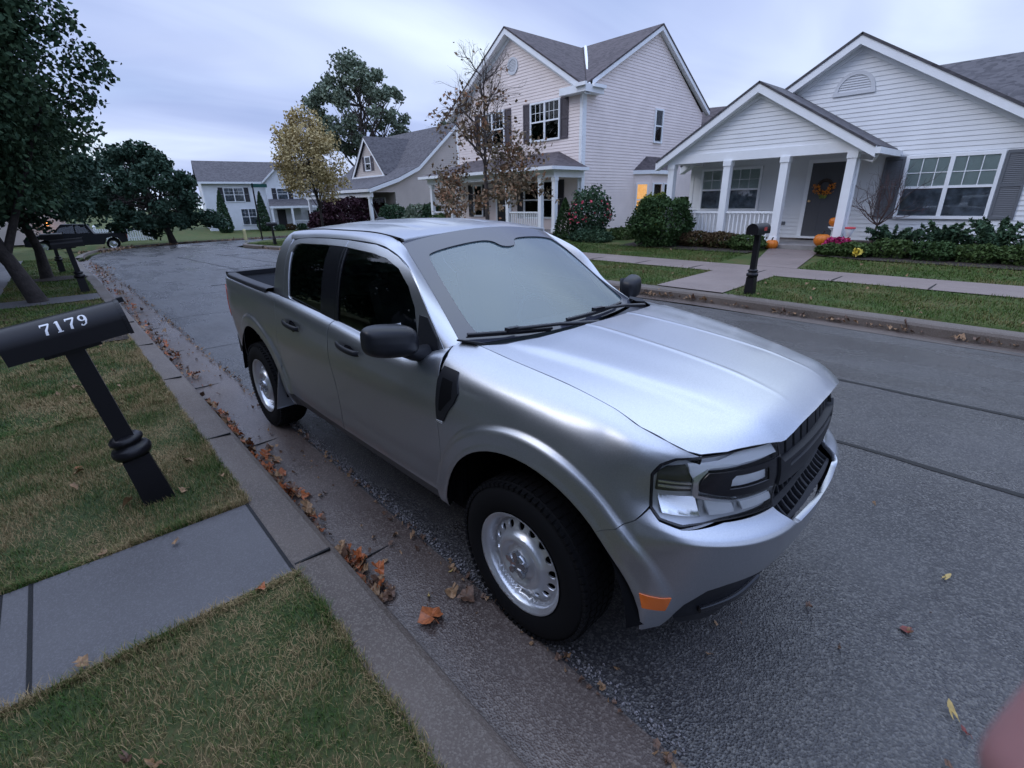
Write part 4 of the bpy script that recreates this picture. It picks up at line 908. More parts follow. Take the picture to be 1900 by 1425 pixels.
M_LENS = glassmat('lamp_lens', (.98, .99, 1.0), .02, ior=1.35)
M_FRIT = mat('black_frit', (.050, .055, .075), .15, spec=.8)  # printed border, base colour lightened to stand for its sky reflection
M_SEAT = mat('seat_fabric', (.035, .038, .042), .9)
M_DASH = mat('dashboard_plastic', (.05, .055, .06), .8)
M_BED = mat('bed_liner', (.075, .08, .09), .6, bump=.3, bscale=60)
YAW = 0.025240
TR = empty('pickup_truck', (0.0, 0.0, 0.0), 'silver crew-cab pickup truck parked facing the camera beside the kerb', 'pickup truck', rz=0.025240)
TR.location = (0.05*math.sin(0.025240), -0.05*math.cos(0.025240), 0)
def both(name, build, m, parent=None, label=None):
    """build(g) draws the near-side part; a mirrored far-side part is made too"""
    o = []
    for s in (0, 1):
        g = G(); build(g)
        o.append(mk(name, g if s == 0 else g.mirror(), m, parent if parent is not None and not isinstance(parent, (list, tuple)) else (parent[s] if parent else TR)))
    return o
tk_ = lambda pts: tz(pts)
SK = .115
hseam = [(-.415, 8), (-.19, 8), (.1, 8), (.364, 8), (.50, 8), (.60, 7.95), (.66, 7.75), (.70, 7.5)]
hl_out = [(.70, 1.031), (.829, 1.047), (.977, 1.047), (.987, .996), (.985, .800), (.774, .806), (.642, .803), (.575, .822), (.549, .852), (.546, .964), (.574, .999), (.62, 1.020)]
archF = circle(.02, .37, .508, 60); archR = circle(-3.056, .37, .508, 60)
def xz2tk(P):   # x,z on the side -> t,k
    ts = np.linspace(-4.1, .75, 500); xs_ = plan(ts)[0][:, 0]; t = np.interp(P[:, 0], xs_, ts); z = np.clip(P[:, 1], .30, 1.3); return np.stack([t, k_of_z(t, z)], 1)
AF = xz2tk(archF); AR = xz2tk(archR)
AF[:, 1] = np.where(archF[:, 1] < .42, -2, AF[:, 1]); AR[:, 1] = np.where(archR[:, 1] < .42, -2, AR[:, 1])
def ST(t): t = np.asarray(t, float); return np.where(t < .62, t, np.where(t < 1.0, t+.16*(t-.62), 1.0608+(t-1.0)*(1.412-1.0608)/.412))
def kz(pts): P = np.array(pts, float); P[:, 0] = ST(P[:, 0]); return [tuple(q) for q in tz(P)]
# front wing
seamB = kz([(.548, .852), (.50, .812), (.44, .770), (.38, .735)])
ringF = xz2tk(np.concatenate([circle(.02, .37, r, int(2*np.pi*r/.017))  for r in (.516, .527, .540, .556, .572, .584, .595, .606, .617, .63)])); ringR = xz2tk(np.concatenate([circle(-3.056, .37, r, int(2*np.pi*r/.017)) for r in (.516, .527, .540, .556, .572, .584, .595, .606, .617, .63)]))
fo = [(-.590, 8)]+hseam[1:]+kz([(.695, 1.033), (.62, 1.022), (.572, 1.001), (.543, .966), (.546, .856)])+seamB[1:]+[(.30, .7), (-.575, .7)]+kz([(-.56, .45), (-.528, .60), (-.508, .83), (-.488, 1.05)])+[(-.500, 6.9), (-.538, 7.6)]
both('front_wing', lambda g: panel(g, side, fo, [AF], .016, SK, th=.003, extra=ringF, e=3e-3), M_PAINT)
# doors: lower skin + window frame
def bz(x): return np.interp(x, [-2.5, -2.184, -1.644, -1.079, -.70, -.5], [1.20, 1.186, 1.148, 1.110, 1.10, 1.10])
gap = [(-.575, 1.165), (-.615, 1.215), (-.68, 1.287), (-.74, 1.352), (-.81, 1.42), (-.90, 1.485), (-1.04, 1.54), (-1.16, 1.568), (-1.29, 1.586), (-1.6, 1.597), (-1.9, 1.596), (-2.12, 1.591), (-2.33, 1.578), (-2.40, 1.565), (-2.425, 1.53)]
win = [(-2.335, 1.20), (-2.30, 1.185), (-2.184, 1.176), (-1.644, 1.142), (-1.079, 1.106), (-.79, 1.09), (-.765, 1.11), (-.770, 1.20), (-.808, 1.32), (-.88, 1.41), (-.994, 1.482), (-1.13, 1.522), (-1.288, 1.541), (-1.6, 1.556), (-1.9, 1.557), (-2.25, 1.549), (-2.33, 1.535), (-2.36, 1.49)]
GJ = .095
cz = lambda pts: [tuple(q) for q in xz(pts)]
def clipx(poly, x0, x1, n=2):
    def cl(P, f):
        o = []
        for i in range(len(P)):
            a, b = P[i], P[(i+1) % len(P)]; fa, fb = f(a), f(b)
            if fa >= 0: o.append(tuple(a))
            if (fa >= 0) != (fb >= 0): t = fa/(fa-fb); o.append((a[0]+(b[0]-a[0])*t, a[1]+(b[1]-a[1])*t))
        return o
    return cl(cl(poly, lambda q: q[0]-x0), lambda q: x1-q[0])
SM = -1.604
doorup = [(x-.004*0, z-.006) for x, z in gap]+[(-2.43, 1.18), (-2.2, 1.10), (-1.6, 1.08), (-1.0, 1.05), (-.60, 1.06)]
def fdoor(g):
    lo = [(SM+.005, 8), (-.60, 8), (-.545, 7.6)]+kz([(-.497, 1.06), (-.512, .83), (-.532, .60), (-.565, .45)])+[(SM+.005, 1.0)]
    panel(g, side, lo, [], .02, SK, th=.003)
    panel(g, cab, cz(clipx(densify(doorup, .05), SM+.005, 0)), [cz(clipx(densify(win, .04), -1.585, 0))], .02, GJ, off=.001)
def rdoor(g):
    lo = [(-2.425, 7.9), (SM-.005, 8), (SM-.005, 1.0)]+kz([(-2.49, .45), (-2.525, .56), (-2.535, .70), (-2.50, .86), (-2.44, .97)])
    panel(g, side, lo, [], .02, SK, th=.003)
    panel(g, cab, cz(clipx(densify(doorup, .05), -3, SM-.004)), [cz(clipx(densify(win, .04), -3, -1.80))], .02, GJ, off=.001)
FD = both('front_door', fdoor, M_PAINT); RD = both('rear_door', rdoor, M_PAINT)
both('window_glass', lambda g: panel(g, cab, cz(clipx(densify(win, .04), -1.60, 0)), [], .04, GJ, off=-.008, th=0), M_SG, FD)
both('window_glass', lambda g: panel(g, cab, cz(clipx(densify(win, .04), -3, -1.79)), [], .04, GJ, off=-.008, th=0), M_PG, RD)
both('pillar_trim', lambda g: panel(g, cab, cz(clipx(densify(win, .04), -1.80, SM-.003)), [], .04, GJ, off=.003, th=.01), M_BLKG, RD)
both('pillar_trim', lambda g: panel(g, cab, cz(clipx(densify(win, .04), SM+.003, -1.575)), [], .04, GJ, off=.003, th=.01), M_BLKG, FD)
def beltm(x0, x1):
    def f(g):
        xs_ = np.linspace(x0, x1, 30); a = list(zip(xs_, np.interp(xs_, *np.array([(-2.35, 1.182), (-2.184, 1.172), (-1.644, 1.138), (-1.079, 1.102), (-.76, 1.086)]).T)))
        panel(g, cab, cz(a+[(x, z-.022) for x, z in a[::-1]]), [], .02, GJ, off=.009, th=.014)
    return f
both('window_seal', beltm(-1.598, -.77), M_BLK, FD); both('window_seal', beltm(-2.34, -1.61), M_BLK, RD)
# door mirror triangle
both('mirror_base', lambda g: panel(g, cab, cz([(-.585, 1.10), (-.62, 1.20), (-.70, 1.285), (-.762, 1.29), (-.762, 1.10)]), [], .03, GJ, off=.006, th=.02), M_BLK, FD)
# handles
def handle(t0):
    def f(g):
        zc = 1.035+.5*(-.0); P = []; n_ = 24
        for i in range(n_+1):
            u = i/n_; t = t0+.255*u; k = k_of_z(t, 1.048-.018*u)[0]; b = side(t, k)[0]; out = .034*math.sin(math.pi*min(1, max(0, u)))**.35; P.append(b+np.array([0, -out, 0]))
        P = np.array(P); N_ = len(P); prof = [(-.004, -.016), (.006, -.013), (.009, 0), (.006, .013), (-.004, .016)]
        A = np.array([[p+np.array([0, -a, b]) for a, b in prof] for p in P]); g.grid(A)
        if g.n[-1][:, 1].sum() > 0: g.n[-1] = -g.n[-1]; g.f = [q[::-1] for q in g.f]
    return f
for t0, D_ in ((-1.46, FD), (-2.27, RD)):
    both('door_handle', handle(t0), M_BLK, D_)
    def cup(g, t0=t0):
        c = [(t0+.135+.062*math.cos(a), float(k_of_z(t0+.135, 1.035)[0])+.36*math.sin(a)) for a in np.linspace(0, 2*np.pi, 25)[:-1]]
        panel(g, lambda a, b: side(a, b)+np.array([0, .0, 0])*0, c, [], .012, SK, off=.0015, th=0)
    both('handle_recess', cup, M_BLKG, D_)
# rear quarter + bed side
qo = [(-4.07, 8), (-2.431, 8), (-2.431, 7.8)]+kz([(-2.446, .97), (-2.506, .86), (-2.541, .70), (-2.531, .56), (-2.50, .45)])+[(-2.5, 0), (-3.0, -.5), (-3.5, 0), (-4.07, 0)]
both('bed_side', lambda g: panel(g, side, qo, [AR], .018, SK, th=.003, extra=ringR, e=3e-3), M_PAINT)
tlo = [(-4.10, 1.11), (-3.93, 1.12), (-3.90, 1.08), (-3.90, .86), (-3.94, .82), (-4.10, .82)]
TLp = both('tail_lamp', lambda g: panel(g, side, kz(tlo), [], .012, SK, off=.006, th=.03), M_RED)
g = G(); panel(g, side, [(-4.8, 7.9), (-4.08, 7.9), (-4.08, 2.2), (-4.8, 2.2)], [], .04, SK, out=(-1, 0, 0)); q = g.mirror(); g2 = G(); [g2.add(v, f_, n_) for v, f_, n_ in ()]
def merge(a, b):
    off = a.c
    a.v += b.v; a.n += b.n; a.f += [tuple(i+off for i in f) for f in b.f]; a.mi += b.mi; a.c += b.c; return a
tg = mk('tailgate', merge(g, q), M_PAINT, TR); g = G(); g.box(-4.03, -3.97, -.75, .75, .45, .62); mk('rear_bumper', g, M_BLK, TR)
# sills
def sill(g): panel(g, side, [(-2.52, 1.0), (-.57, 1.0), (-.585, 0), (-2.52, 0)], [], .03, SK, off=-.006)
both('sill', sill, mat('sill_paint', (.10, .10, .108), .5, .5))
# cab side rail and A pillar, C pillar
E1 = [(-.565, 1.160)]+gap[1:-3]+[(-2.36, 1.575), (-2.47, 1.565)]; E1 = np.array(E1); e1p = cab(E1[:, 0], np.array([xz([tuple(p)])[0][1] for p in E1]))
def scr(s): return screen(s, -1.0)[0]+np.array([0, -.004, .004])
ss = [0.0, .10, .24, .37, .50, .64, .84, .95]; e2 = [scr(s) for s in ss]
rf = lambda x: np.array([x, -.572, cab(np.array([x]), np.array([7.]))[0, 2]-.003])
e2 += [rf(-1.27), rf(-1.55), rf(-1.85), rf(-2.10), rf(-2.40), rf(-2.585)]; e2 = np.array(e2); assert len(e2) == len(e1p), (len(e2), len(e1p))
sp_ = np.arange(len(e2)); f1 = nspl(sp_, e1p); f2 = nspl(sp_, e2)
def rail(u, r):
    u = np.atleast_1d(u); r = np.broadcast_to(np.asarray(r, float), u.shape); a = f1(u); b = f2(u); d = np.linalg.norm(b-a, axis=1)[:, None]
    up = np.array([0, -.55, .83]); bl = (4*r*(1-r))[:, None]*d*.12
    return a*(1-r[:, None])+b*r[:, None]+bl*up
both('roof_rail', lambda g: panel(g, rail, [(0, 0), (len(e2)-1, 0), (len(e2)-1, 1), (0, 1)], [], .18, 2.2, out=(0, -.5, .8), th=.02), M_PAINT)
both('cab_corner', lambda g: panel(g, cab, [(-2.433, 7), (-2.433, 4)]+cz([(-2.435, 1.54), (-2.436, 1.2), (-2.436, 1.16)])+[(-2.70, float(xz([(-2.7, 1.15)])[0][1])), (-2.655, 2.0), (-2.625, 3.5), (-2.61, 7)], [], .03, GJ), M_PAINT)
# black seam behind the door top gap
def seal(g):
    P = e1p.copy(); P[:, 1] += .018; P[:, 2] -= .008; g.tube(P[8:], .008, 6)
both('door_seal', seal, M_DARK)
# roof
ro = [(-1.165, -.555), (-1.125, -.35), (-1.095, 0), (-1.125, .35), (-1.165, .555), (-2.58, .555), (-2.61, .3), (-2.615, 0), (-2.61, -.3), (-2.58, -.555)]
g = G(); panel(g, roof, ro, [], .03, 1, out=(0, 0, 1), th=.015); RF = mk('roof', g, M_PAINT, TR)
g = G(); g.box(-2.6, -1.2, -.575, .575, 1.40, 1.585); 
def ditch(g):
    P = np.array([rf(x)+np.array([0, .008, -.006]) for x in np.linspace(-1.2, -2.55, 14)]); g.tube(P, .012, 6)
both('roof_moulding', ditch, M_DARK)
g = G(); g.tube([(-2.33, -.02, 1.665), (-2.38, -.02, 1.70), (-2.44, -.02, 1.79)], [.012, .006, .003], 8); g.lathe([(.05, -.01), (.045, .008), (.02, .022), (0, .025)], 16, (-2.33, -.02, 1.668)); mk('antenna', g, M_BLK, TR)
# rear cab wall
def rearwall(jj, v):
    jj = np.atleast_1d(jj); c = cab(np.full(jj.shape, -2.61), jj); c[:, 1] = c[:, 1]*v; c[:, 0] = -2.61+.0*jj; return c
g = G(); panel(g, rearwall, [(-3.5, -1), (-3.5, 1), (7, 1), (7, -1)], [[(2, -.6), (2, .6), (6, .6), (6, -.6)]], .3, 3, out=(-1, 0, 0)); CW = mk('cab_back', g, M_PAINT, TR)
g = G(); panel(g, rearwall, [(2, -.6), (2, .6), (6, .6), (6, -.6)], [], .4, 3, out=(-1, 0, 0), th=0, off=-.006); mk('rear_window', g, M_PG, CW)
# bonnet
ho = [(-.412, -.683), (-.33, -.60), (-.26, -.465), (-.215, -.27), (-.20, 0), (-.215, .27), (-.26, .465), (-.33, .60), (-.412, .683)]
seam = side(np.array([-.19, .1, .364, .50, .60, .66, .70]), np.array([8, 8, 8, 8, 7.95, 7.75, 7.5]))
front = side(ST(np.array([.829, .93])), k_of_z(ST(np.array([.829, .93])), np.array([1.042, 1.042])))
rt = [(p[0]-.0, -(abs(p[1])-.003)) for p in seam]+[(.690, -.585), (.727, -.530), (.757, -.480), (.780, -.440), (.797, -.408), (.804, -.385), (.811, -.33), (.818, -.22), (.8225, -.10), (.823, 0)]
ho = ho+[(a, -b) for a, b in rt]+[(a, b) for a, b in rt[::-1][1:]]
g = G(); panel(g, hood, [tuple(p) for p in ho], [], .013, 1, out=(0, 0, 1), th=.006, e=4e-3); BN = mk('bonnet', g, M_PAINT, TR)
# dark gutter under the bonnet seam
def hs(g):
    P = side(np.array([-.5, -.19, .1, .364, .50, .60, .66, .70]), np.array([8, 8, 8, 8, 8, 7.95, 7.75, 7.5]))+np.array([0, .004, -.018]); g.tube(P, .012, 6)
both('bonnet_seal', hs, M_DARK)
# cowl
def cowl(a, v):
    a = np.atleast_1d(a); v = np.broadcast_to(v, a.shape); hx = np.interp(np.abs(v)*.70, [0, .27, .465, .60, .70], [-.20, -.215, -.26, -.33, -.43])+.03; s = screen(np.zeros(a.shape)-.02, v); x = s[:, 0]+(hx-s[:, 0])*a; z = s[:, 2]-.004+(hood(hx, v*.70)[:, 2]-.018-s[:, 2]+.004)*a - .012*np.sin(np.pi*a); return np.stack([x, v*.70, z], 1)
g = G(); panel(g, cowl, [(0, -1), (0, 1), (1, 1), (1, -1)], [], .12, 1, out=(0, 0, 1), th=.02); mk('cowl_panel', g, mat('cowl_plastic', (.045, .048, .06), .45), TR)
both('cowl_corner', lambda g: (g.slab([(-.455, -.65, 1.186), (-.40, -.655, 1.190), (-.43, -.70, 1.200), (-.53, -.722, 1.199), (-.53, -.69, 1.192)], .008)), M_BLK)
# windscreen with dark printed border
fr_o = [(0, -1), (0, 1), (1, 1), (1, -1)]
def chaikin(P, k=3):
    P = np.array(P, float)
    for _ in range(k): Q = np.roll(P, -1, 0); P = np.stack([P*.75+Q*.25, P*.25+Q*.75], 1).reshape(-1, 2)
    return P
n1 = [(.055, -.82), (.10, -.895), (.78, -.88), (.83, -.80), (.86, -.3), (.84, -.14), (.76, -.09), (.76, .09), (.84, .14), (.86, .3), (.87, .80), (.82, .90), (.10, .91), (.055, .83), (.035, 0)]; n1 = [tuple(p) for p in chaikin(n1, 3)]
g = G(); panel(g, screen, fr_o, [n1], .045, .85, out=(1, 0, 1), th=.006); WSB = mk('windscreen_border', g, M_FRIT, TR)
g = G(); S_, V_ = np.meshgrid(np.linspace(.012, .985, 40), np.linspace(-.975, .975, 60), indexing='ij'); Pg = screen(S_.ravel(), V_.ravel()).reshape(40, 60, 3); g.grid(Pg-np.array([.006, 0, .006]), flip=True); mk('windscreen', g, M_WS, TR)
# wipers
def wiper(s0, v0, s1, v1, sp, vp):
    g = G(); n_ = 9; P = []
    for i in range(n_): u = i/(n_-1); P.append(screen(s0+(s1-s0)*u, v0+(v1-v0)*u)[0]+np.array([.018, 0, .022]))
    g.tube(P, [.009]*n_, 6); P2 = [p+np.array([-.008, 0, -.013]) for p in P]; g.tube(P2, .004, 5)
    m_ = P[n_//2]; pv = cowl(np.array([.55]), vp)[0]+np.array([0, 0, .025]); g.tube([m_+np.array([0, 0, .012]), (m_+pv)/2+np.array([.012, 0, .016]), pv], [.010, .009, .014], 8)
    g.obox(m_+np.array([0, 0, .012]), (.006, .035, 0), (.014, 0, 0), (0, 0, .010)); return mk('wiper', g, M_BLKG, TR)
wiper(.045, -.96, -.005, -.34, 0, -.02); wiper(.03, -.16, .03, .62, 0, .86)
# interior
g = G(); g.box(-.95, -.42, -.66, .66, .90, 1.06); DB = mk('dashboard', g, M_DASH, TR)
for sx in (-1, 1):
    g = G(); g.obox((-1.48, sx*.34, 1.02), (.05, 0, .02), (0, .22, 0), (-.09, 0, .32)); g.obox((-1.58, sx*.34, 1.42), (.04, 0, 0), (0, .12, 0), (0, 0, .075)); g.obox((-1.25, sx*.34, .72), (.24, 0, .02), (0, .23, 0), (0, 0, .06)); mk('seat', g, M_SEAT, TR)
g = G(); a = np.linspace(0, 2*np.pi, 25); c = np.array([-1.02, .34, 1.03]); u = np.array([0, 1, 0]); v = unit(np.array([-.35, 0, .93])); g.tube([c+.18*(u*math.cos(q)+v*math.sin(q)) for q in a], .014, 8, caps=False); g.tube([c-.17*u, c, c+.17*u], .014, 6); mk('steering_wheel', g, M_SEAT, TR)
g = G(); g.box(-1.0, -.96, -.06, .06, 1.42, 1.50); mk('rear_view_mirror', g, M_BLK, TR)
g = G(); g.box(-2.62, -.35, -.78, .78, .36, .42); g.box(-.5, .62, -.45, .45, .36, .95); g.box(-2.62, -2.55, -.78, .78, .42, 1.1); g.box(-.52, -.44, -.76, .76, .42, 1.06); g.box(-2.6, -.45, -.80, -.77, .42, 1.06); g.box(-2.6, -.45, .77, .80, .42, 1.06)
g.box(-3.95, -2.6, -.5, .5, .40, .66); UB = mk('underbody', g, M_DARK, TR)
# wheel-house liners
for cx_ in (.02, -3.056):
    def liner(g, cx_=cx_):
        a = np.linspace(.06, np.pi-.06, 40); yy = np.array([-.862, -.80, -.44]); R_ = np.array([.507, .545, .545])
        A = np.array([[[cx_+R_[j]*math.cos(t), yy[j], .37+R_[j]*math.sin(t)] for j in range(3)] for t in a]); g.grid(A)
        if (g.n[-1]@np.array([0, 0, 1.]))[20*3+1] > 0: g.n[-1] = -g.n[-1]; g.f = [q[::-1] for q in g.f]
        g.poly([(cx_+.55*math.cos(t), -.44, .37+.55*math.sin(t)) for t in np.linspace(0, np.pi, 20)])
    both('wheel_arch_liner', liner, M_DARK)
# front bumper
bo = kz([(.38, .733), (.44, .767), (.50, .808), (.548, .848), (.577, .816), (.642, .797), (.774, .800), (.985, .794), (1.06, .735), (1.10, .728)])+kz([(1.25, .727), (1.412, .727)])+kz([(1.412, .575), (1.25, .575), (1.09, .590), (.95, .565), (.80, .560), (.74, .545), (.68, .478), (.65, .415)])+kz([(.62, .375), (.50, .372)])+[(.3, .1)]
FB = mk('front_bumper', merge(*(lambda g: (g, g.mirror()))((lambda g: (panel(g, side, bo, [AF], .014, SK, out=(1, -1, 0), th=.02, extra=ringF, e=3e-3), g)[1])(G()))), M_PAINT, TR)
both('side_marker', lambda g: panel(g, side, kz([(.530, .545), (.636, .522), (.622, .468), (.542, .488)]), [], .01, SK, off=.004, th=.01), M_AMB, FB)
# lower valance, black
def val(t, b):
    t = np.atleast_1d(t); b = np.broadcast_to(b, t.shape); q = side(t, k_of_z(t, np.full(t.shape, .52))); p, n_ = plan(t); ins = np.interp(b, [0, .35, .5, 1], [.12, .05, .045, .0]); z = .20+.40*b; q2 = q.copy(); q2[:, 0] -= n_[:, 0]*ins; q2[:, 1] += n_[:, 1]*ins; q2[:, 2] = z; return q2
g = G(); panel(g, val, [(.66, .50), (.72, .24), (.94, .06), (1.412, .02), (1.412, .98), (.74, .94), (.68, .66)], [], .03, .4, off=-.03, out=(1, -1, 0), th=.03); g = merge(g, g.mirror()); VL = mk('lower_valance', g, M_BLK, TR)
def lip(g): panel(g, val, [(.80, .42), (1.2, .40), (1.2, .46), (.80, .48)], [], .02, .4, off=-.012, out=(1, -1, 0), th=.02)
both('valance_strip', lip, M_BLKG, VL)
# grille
gback = kz([(.992, 1.045), (1.15, 1.055), (1.28, 1.062), (1.412, 1.066), (1.412, .72), (1.06, .725), (.99, .80)])
def two(f): a = G(); f(a); return merge(a, a.mirror())
GR = mk('grille', two(lambda g: panel(g, side, gback, [], .03, SK, off=-.075, out=(1, 0, 0), th=0)), M_DARK, TR)
mk('grille_bar', two(lambda g: panel(g, side, kz([(.995, 1.052), (1.15, 1.066), (1.28, 1.074), (1.412, 1.078), (1.412, 1.056), (1.15, 1.044), (.993, 1.030)]), [], .02, SK, off=-.002, out=(1, 0, 0), th=.08)), M_BLK, GR)
def midbar(g):
    panel(g, side, kz([(.975, .985), (1.0, .962), (1.18, .965), (1.412, .968), (1.412, .880), (1.18, .878), (1.0, .880), (.98, .884)]), [kz([(1.06, .950), (1.412, .953), (1.412, .935), (1.06, .932)])], .02, SK, off=.012, out=(1, 0, 0), th=.075)
mk('grille_bar', two(midbar), M_BLK, GR)
for i, t0 in enumerate((1.025, 1.115, 1.205, 1.295, 1.385)):
    def blk(g, t0=t0): panel(g, side, kz([(t0-.034, 1.036), (t0+.030, 1.040), (t0+.030, .975), (t0-.034, .972)]), [], .02, SK, off=-.010, out=(1, 0, 0), th=.06)
    for s in (0, 1):
        a = G(); blk(a); mk('grille_block', a if s == 0 else a.mirror(), M_BLK, GR)
def mesh_(g):
    for z in (.86, .825, .79, .755):
        panel(g, side, kz([(1.0 if z > .80 else 1.04, z+.006), (1.412, z+.006), (1.412, z-.006), (1.0 if z > .80 else 1.04, z-.006)]), [], .03, SK, off=-.03, out=(1, 0, 0), th=.04)
    for i, t0 in enumerate(np.arange(1.03, 1.42, .055)):
        panel(g, side, kz([(t0-.006, .878), (t0+.006, .878), (t0+.006, .74), (t0-.006, .74)]), [], .03, SK, off=-.034, out=(1, 0, 0), th=.035)
mk('grille_mesh', two(mesh_), M_BLK, GR)
# headlamps
def hl(name, poly, off, th, m, h=.012, par=None, hole=(), fn=None):
    return both(name, lambda g: panel(g, fn or side, kz(poly), [kz(q) for q in hole], h, SK, off=off, out=(1, -1, 0), th=th), m, par)
HL = hl('headlamp', hl_out, -.026, 0, M_REFL)
shrink = lambda P, s: [tuple((np.array(p)-[.775, .915])*s+[.775, .915]) for p in P]
hl('lamp_rim', [tuple(p) for p in densify(hl_out, .03)], .002, .065, M_BLKG, hole=[[tuple(p) for p in densify([(x, z) for x, z in shrink(hl_out, .965)], .03)]], par=HL)
def tilt(z0, s, lo, hi):
    def f(t, k):
        P = side(t, k); _p, n_ = plan(np.atleast_1d(t)); d = np.clip((z0-P[:, 2])*s, lo, hi); P[:, 0] += n_[:, 0]*d; P[:, 1] -= n_[:, 1]*d; return P
    return f
hl('running_light', [(.655, 1.010), (.749, 1.016), (.839, 1.036), (.972, 1.038), (.972, 1.004), (.838, 1.001), (.720, .993), (.692, .972), (.675, .950), (.662, .975)], -.004, .03, M_DRL, par=HL, fn=tilt(1.004, .75, -.026, .0))
hl('reflector', [(.568, .97), (.60, .993), (.652, 1.002), (.668, .965), (.672, .905), (.566, .905)], -.018, .02, mat('lamp_olive', (.13, .13, .12), .15, .6), par=HL)
hl('lamp_frame', [(.672, .962), (.712, .992), (.712, .982), (.690, .955), (.690, .898), (.80, .872), (.985, .872), (.985, .862), (.80, .862), (.68, .890), (.672, .905)], -.003, .03, M_CHR, par=HL)
hl('black_surround', [(.688, .945), (.713, .980), (.840, .984), (.990, .988), (.990, .890), (.79, .892), (.739, .903), (.690, .917)], .004, .05, M_BLKG, hole=[[(.785, .953), (.797, .965), (.925, .967), (.93, .922), (.781, .920)]], par=HL)
hl('low_beam', [(.78, .968), (.93, .97), (.93, .918), (.78, .916)], -.012, .02, M_DRL, par=HL)
for z in (.938, .922): hl('lamp_fin', [(.572, z+.004), (.67, z+.001), (.67, z-.005), (.572, z-.003)], -.012, .02, M_CHR, par=HL)
for a, b in ((.575, .690), (.715, .805), (.830, .968)):
    hl('lamp_cell', [(a, .888), (b, .872 if a > .6 else .885), (b+.01, .826), (a+.015, .826 if a > .6 else .838)], -.003, .012, M_CHR if a < .7 else M_DRL, par=HL, fn=tilt(.838, .5, -.024, .0))
for a in (.700, .816): hl('lamp_divider', [(a-.006, .878), (a+.006, .872), (a+.016, .822), (a+.004, .822)], -.010, .05, M_REFL, par=HL)
hl('lamp_lens', [tuple(p) for p in shrink(hl_out, .968)], .0005, 0, M_LENS, .02, par=HL)
# vent badge on the wing
VT = both('wing_vent', lambda g: panel(g, side, kz([(-.478, 1.118), (-.384, 1.112), (-.352, 1.03), (-.372, .985), (-.452, .876), (-.502, .872), (-.496, 1.06)]), [], .012, SK, off=.007, th=.012), M_BLK)
both('vent_recess', lambda g: panel(g, side, kz([(-.462, 1.075), (-.392, 1.07), (-.388, 1.00), (-.462, .925), (-.478, .925)]), [], .012, SK, off=.0078, th=0), M_DARK, VT)
both('vent_tip', lambda g: panel(g, side, kz([(-.502, .873), (-.456, .876), (-.462, .862), (-.498, .862)]), [], .008, SK, off=.008, th=.012), M_CHR, VT)
# door mirrors
def mirror(g):
    c = np.array([-.69, -.972, 1.222]); a_, b_, d_ = .085, .130, .080; U = np.linspace(-np.pi/2, np.pi/2, 22); Vv = np.linspace(0, 2*np.pi, 33); P = []
    def sg(x, p): return np.sign(x)*np.abs(x)**p
    for u in U:
        row = []
        for v in Vv:
            y = sg(math.sin(u), .62); r = abs(math.cos(u))**.5; x = r*sg(math.cos(v), .75); z = r*sg(math.sin(v), .62)
            x = x*(1 if x > 0 else .35); hh = 1-.10*(y < 0)*abs(y)-.16*max(0, -z)*0; row.append(c+np.array([x*a_*(1-.15*abs(y)), y*b_, z*d_*hh*(1-.12*(y+1)/2)-.02*y]))
        P.append(row)
    g.grid(P)
    s = G(); 
    if ((np.concatenate(g.v)-c)*np.concatenate(g.n)).sum() < 0: g.n = [-n for n in g.n]; g.f = [f[::-1] for f in g.f]
MR = both('door_mirror', mirror, mat('mirror_plastic', (.013, .014, .018), .34, spec=.35, bump=.1, bscale=300, bdist=.0008))
both('mirror_arm', lambda g: (g.tube([(-.68, -.79, 1.125), (-.68, -.86, 1.14), (-.69, -.92, 1.17)], [.045, .034, .030], 12)), M_BLK, MR)
both('mirror_glass', lambda g: g.poly([(-.73, -1.07, 1.17), (-.73, -.88, 1.17), (-.73, -.88, 1.28), (-.73, -1.07, 1.28)]), M_CHR, MR)
# wheels
def wheel(cx_, sgn):
    R_ = .362; g = G(); yf = -.868+.0
    prof = [(.225, -.015), (.232, -.002), (.245, .006), (.275, .012), (.305, .010), (.330, .002), (.348, -.012), (.358, -.028)]
    tread = []; r = [(.358, -.028), (.362, -.05), (.362, -.18), (.358, -.202), (.348, -.218), (.330, -.232), (.30, -.24), (.24, -.235), (.22, -.22)]
    c = (cx_, yf, .362); ax = (0, -1, 0)
    g.lathe(prof+r[1:], 96, c, ax)
    N_ = np.concatenate(g.n); 
    fix(g, np.array(c)-np.array([0, -.11, 0])*1.0, ring=.29)
    for k in range(60):   # tread blocks
        a = k/60*2*np.pi
        for y, w_ in ((-.045, .016), (-.085, .014), (-.125, .014), (-.17, .018)):
            aa = a+(.03 if y < -.1 else 0); rr = np.array([math.cos(aa), 0, math.sin(aa)]); tt = np.array([-math.sin(aa), 0, math.cos(aa)])
            g.obox(np.array([cx_, yf-y, .362])+rr*.3625, tt*.014, (0, w_, 0), rr*.0035)
    for k in range(72):
        a = k/72*2*np.pi; rr = np.array([math.cos(a), 0, math.sin(a)]); tt = np.array([-math.sin(a), 0, math.cos(a)]); g.obox(np.array([cx_, yf-.004*0+.010, .362])+rr*.350, tt*.010, (0, .012, 0), rr*.0075)
    return g
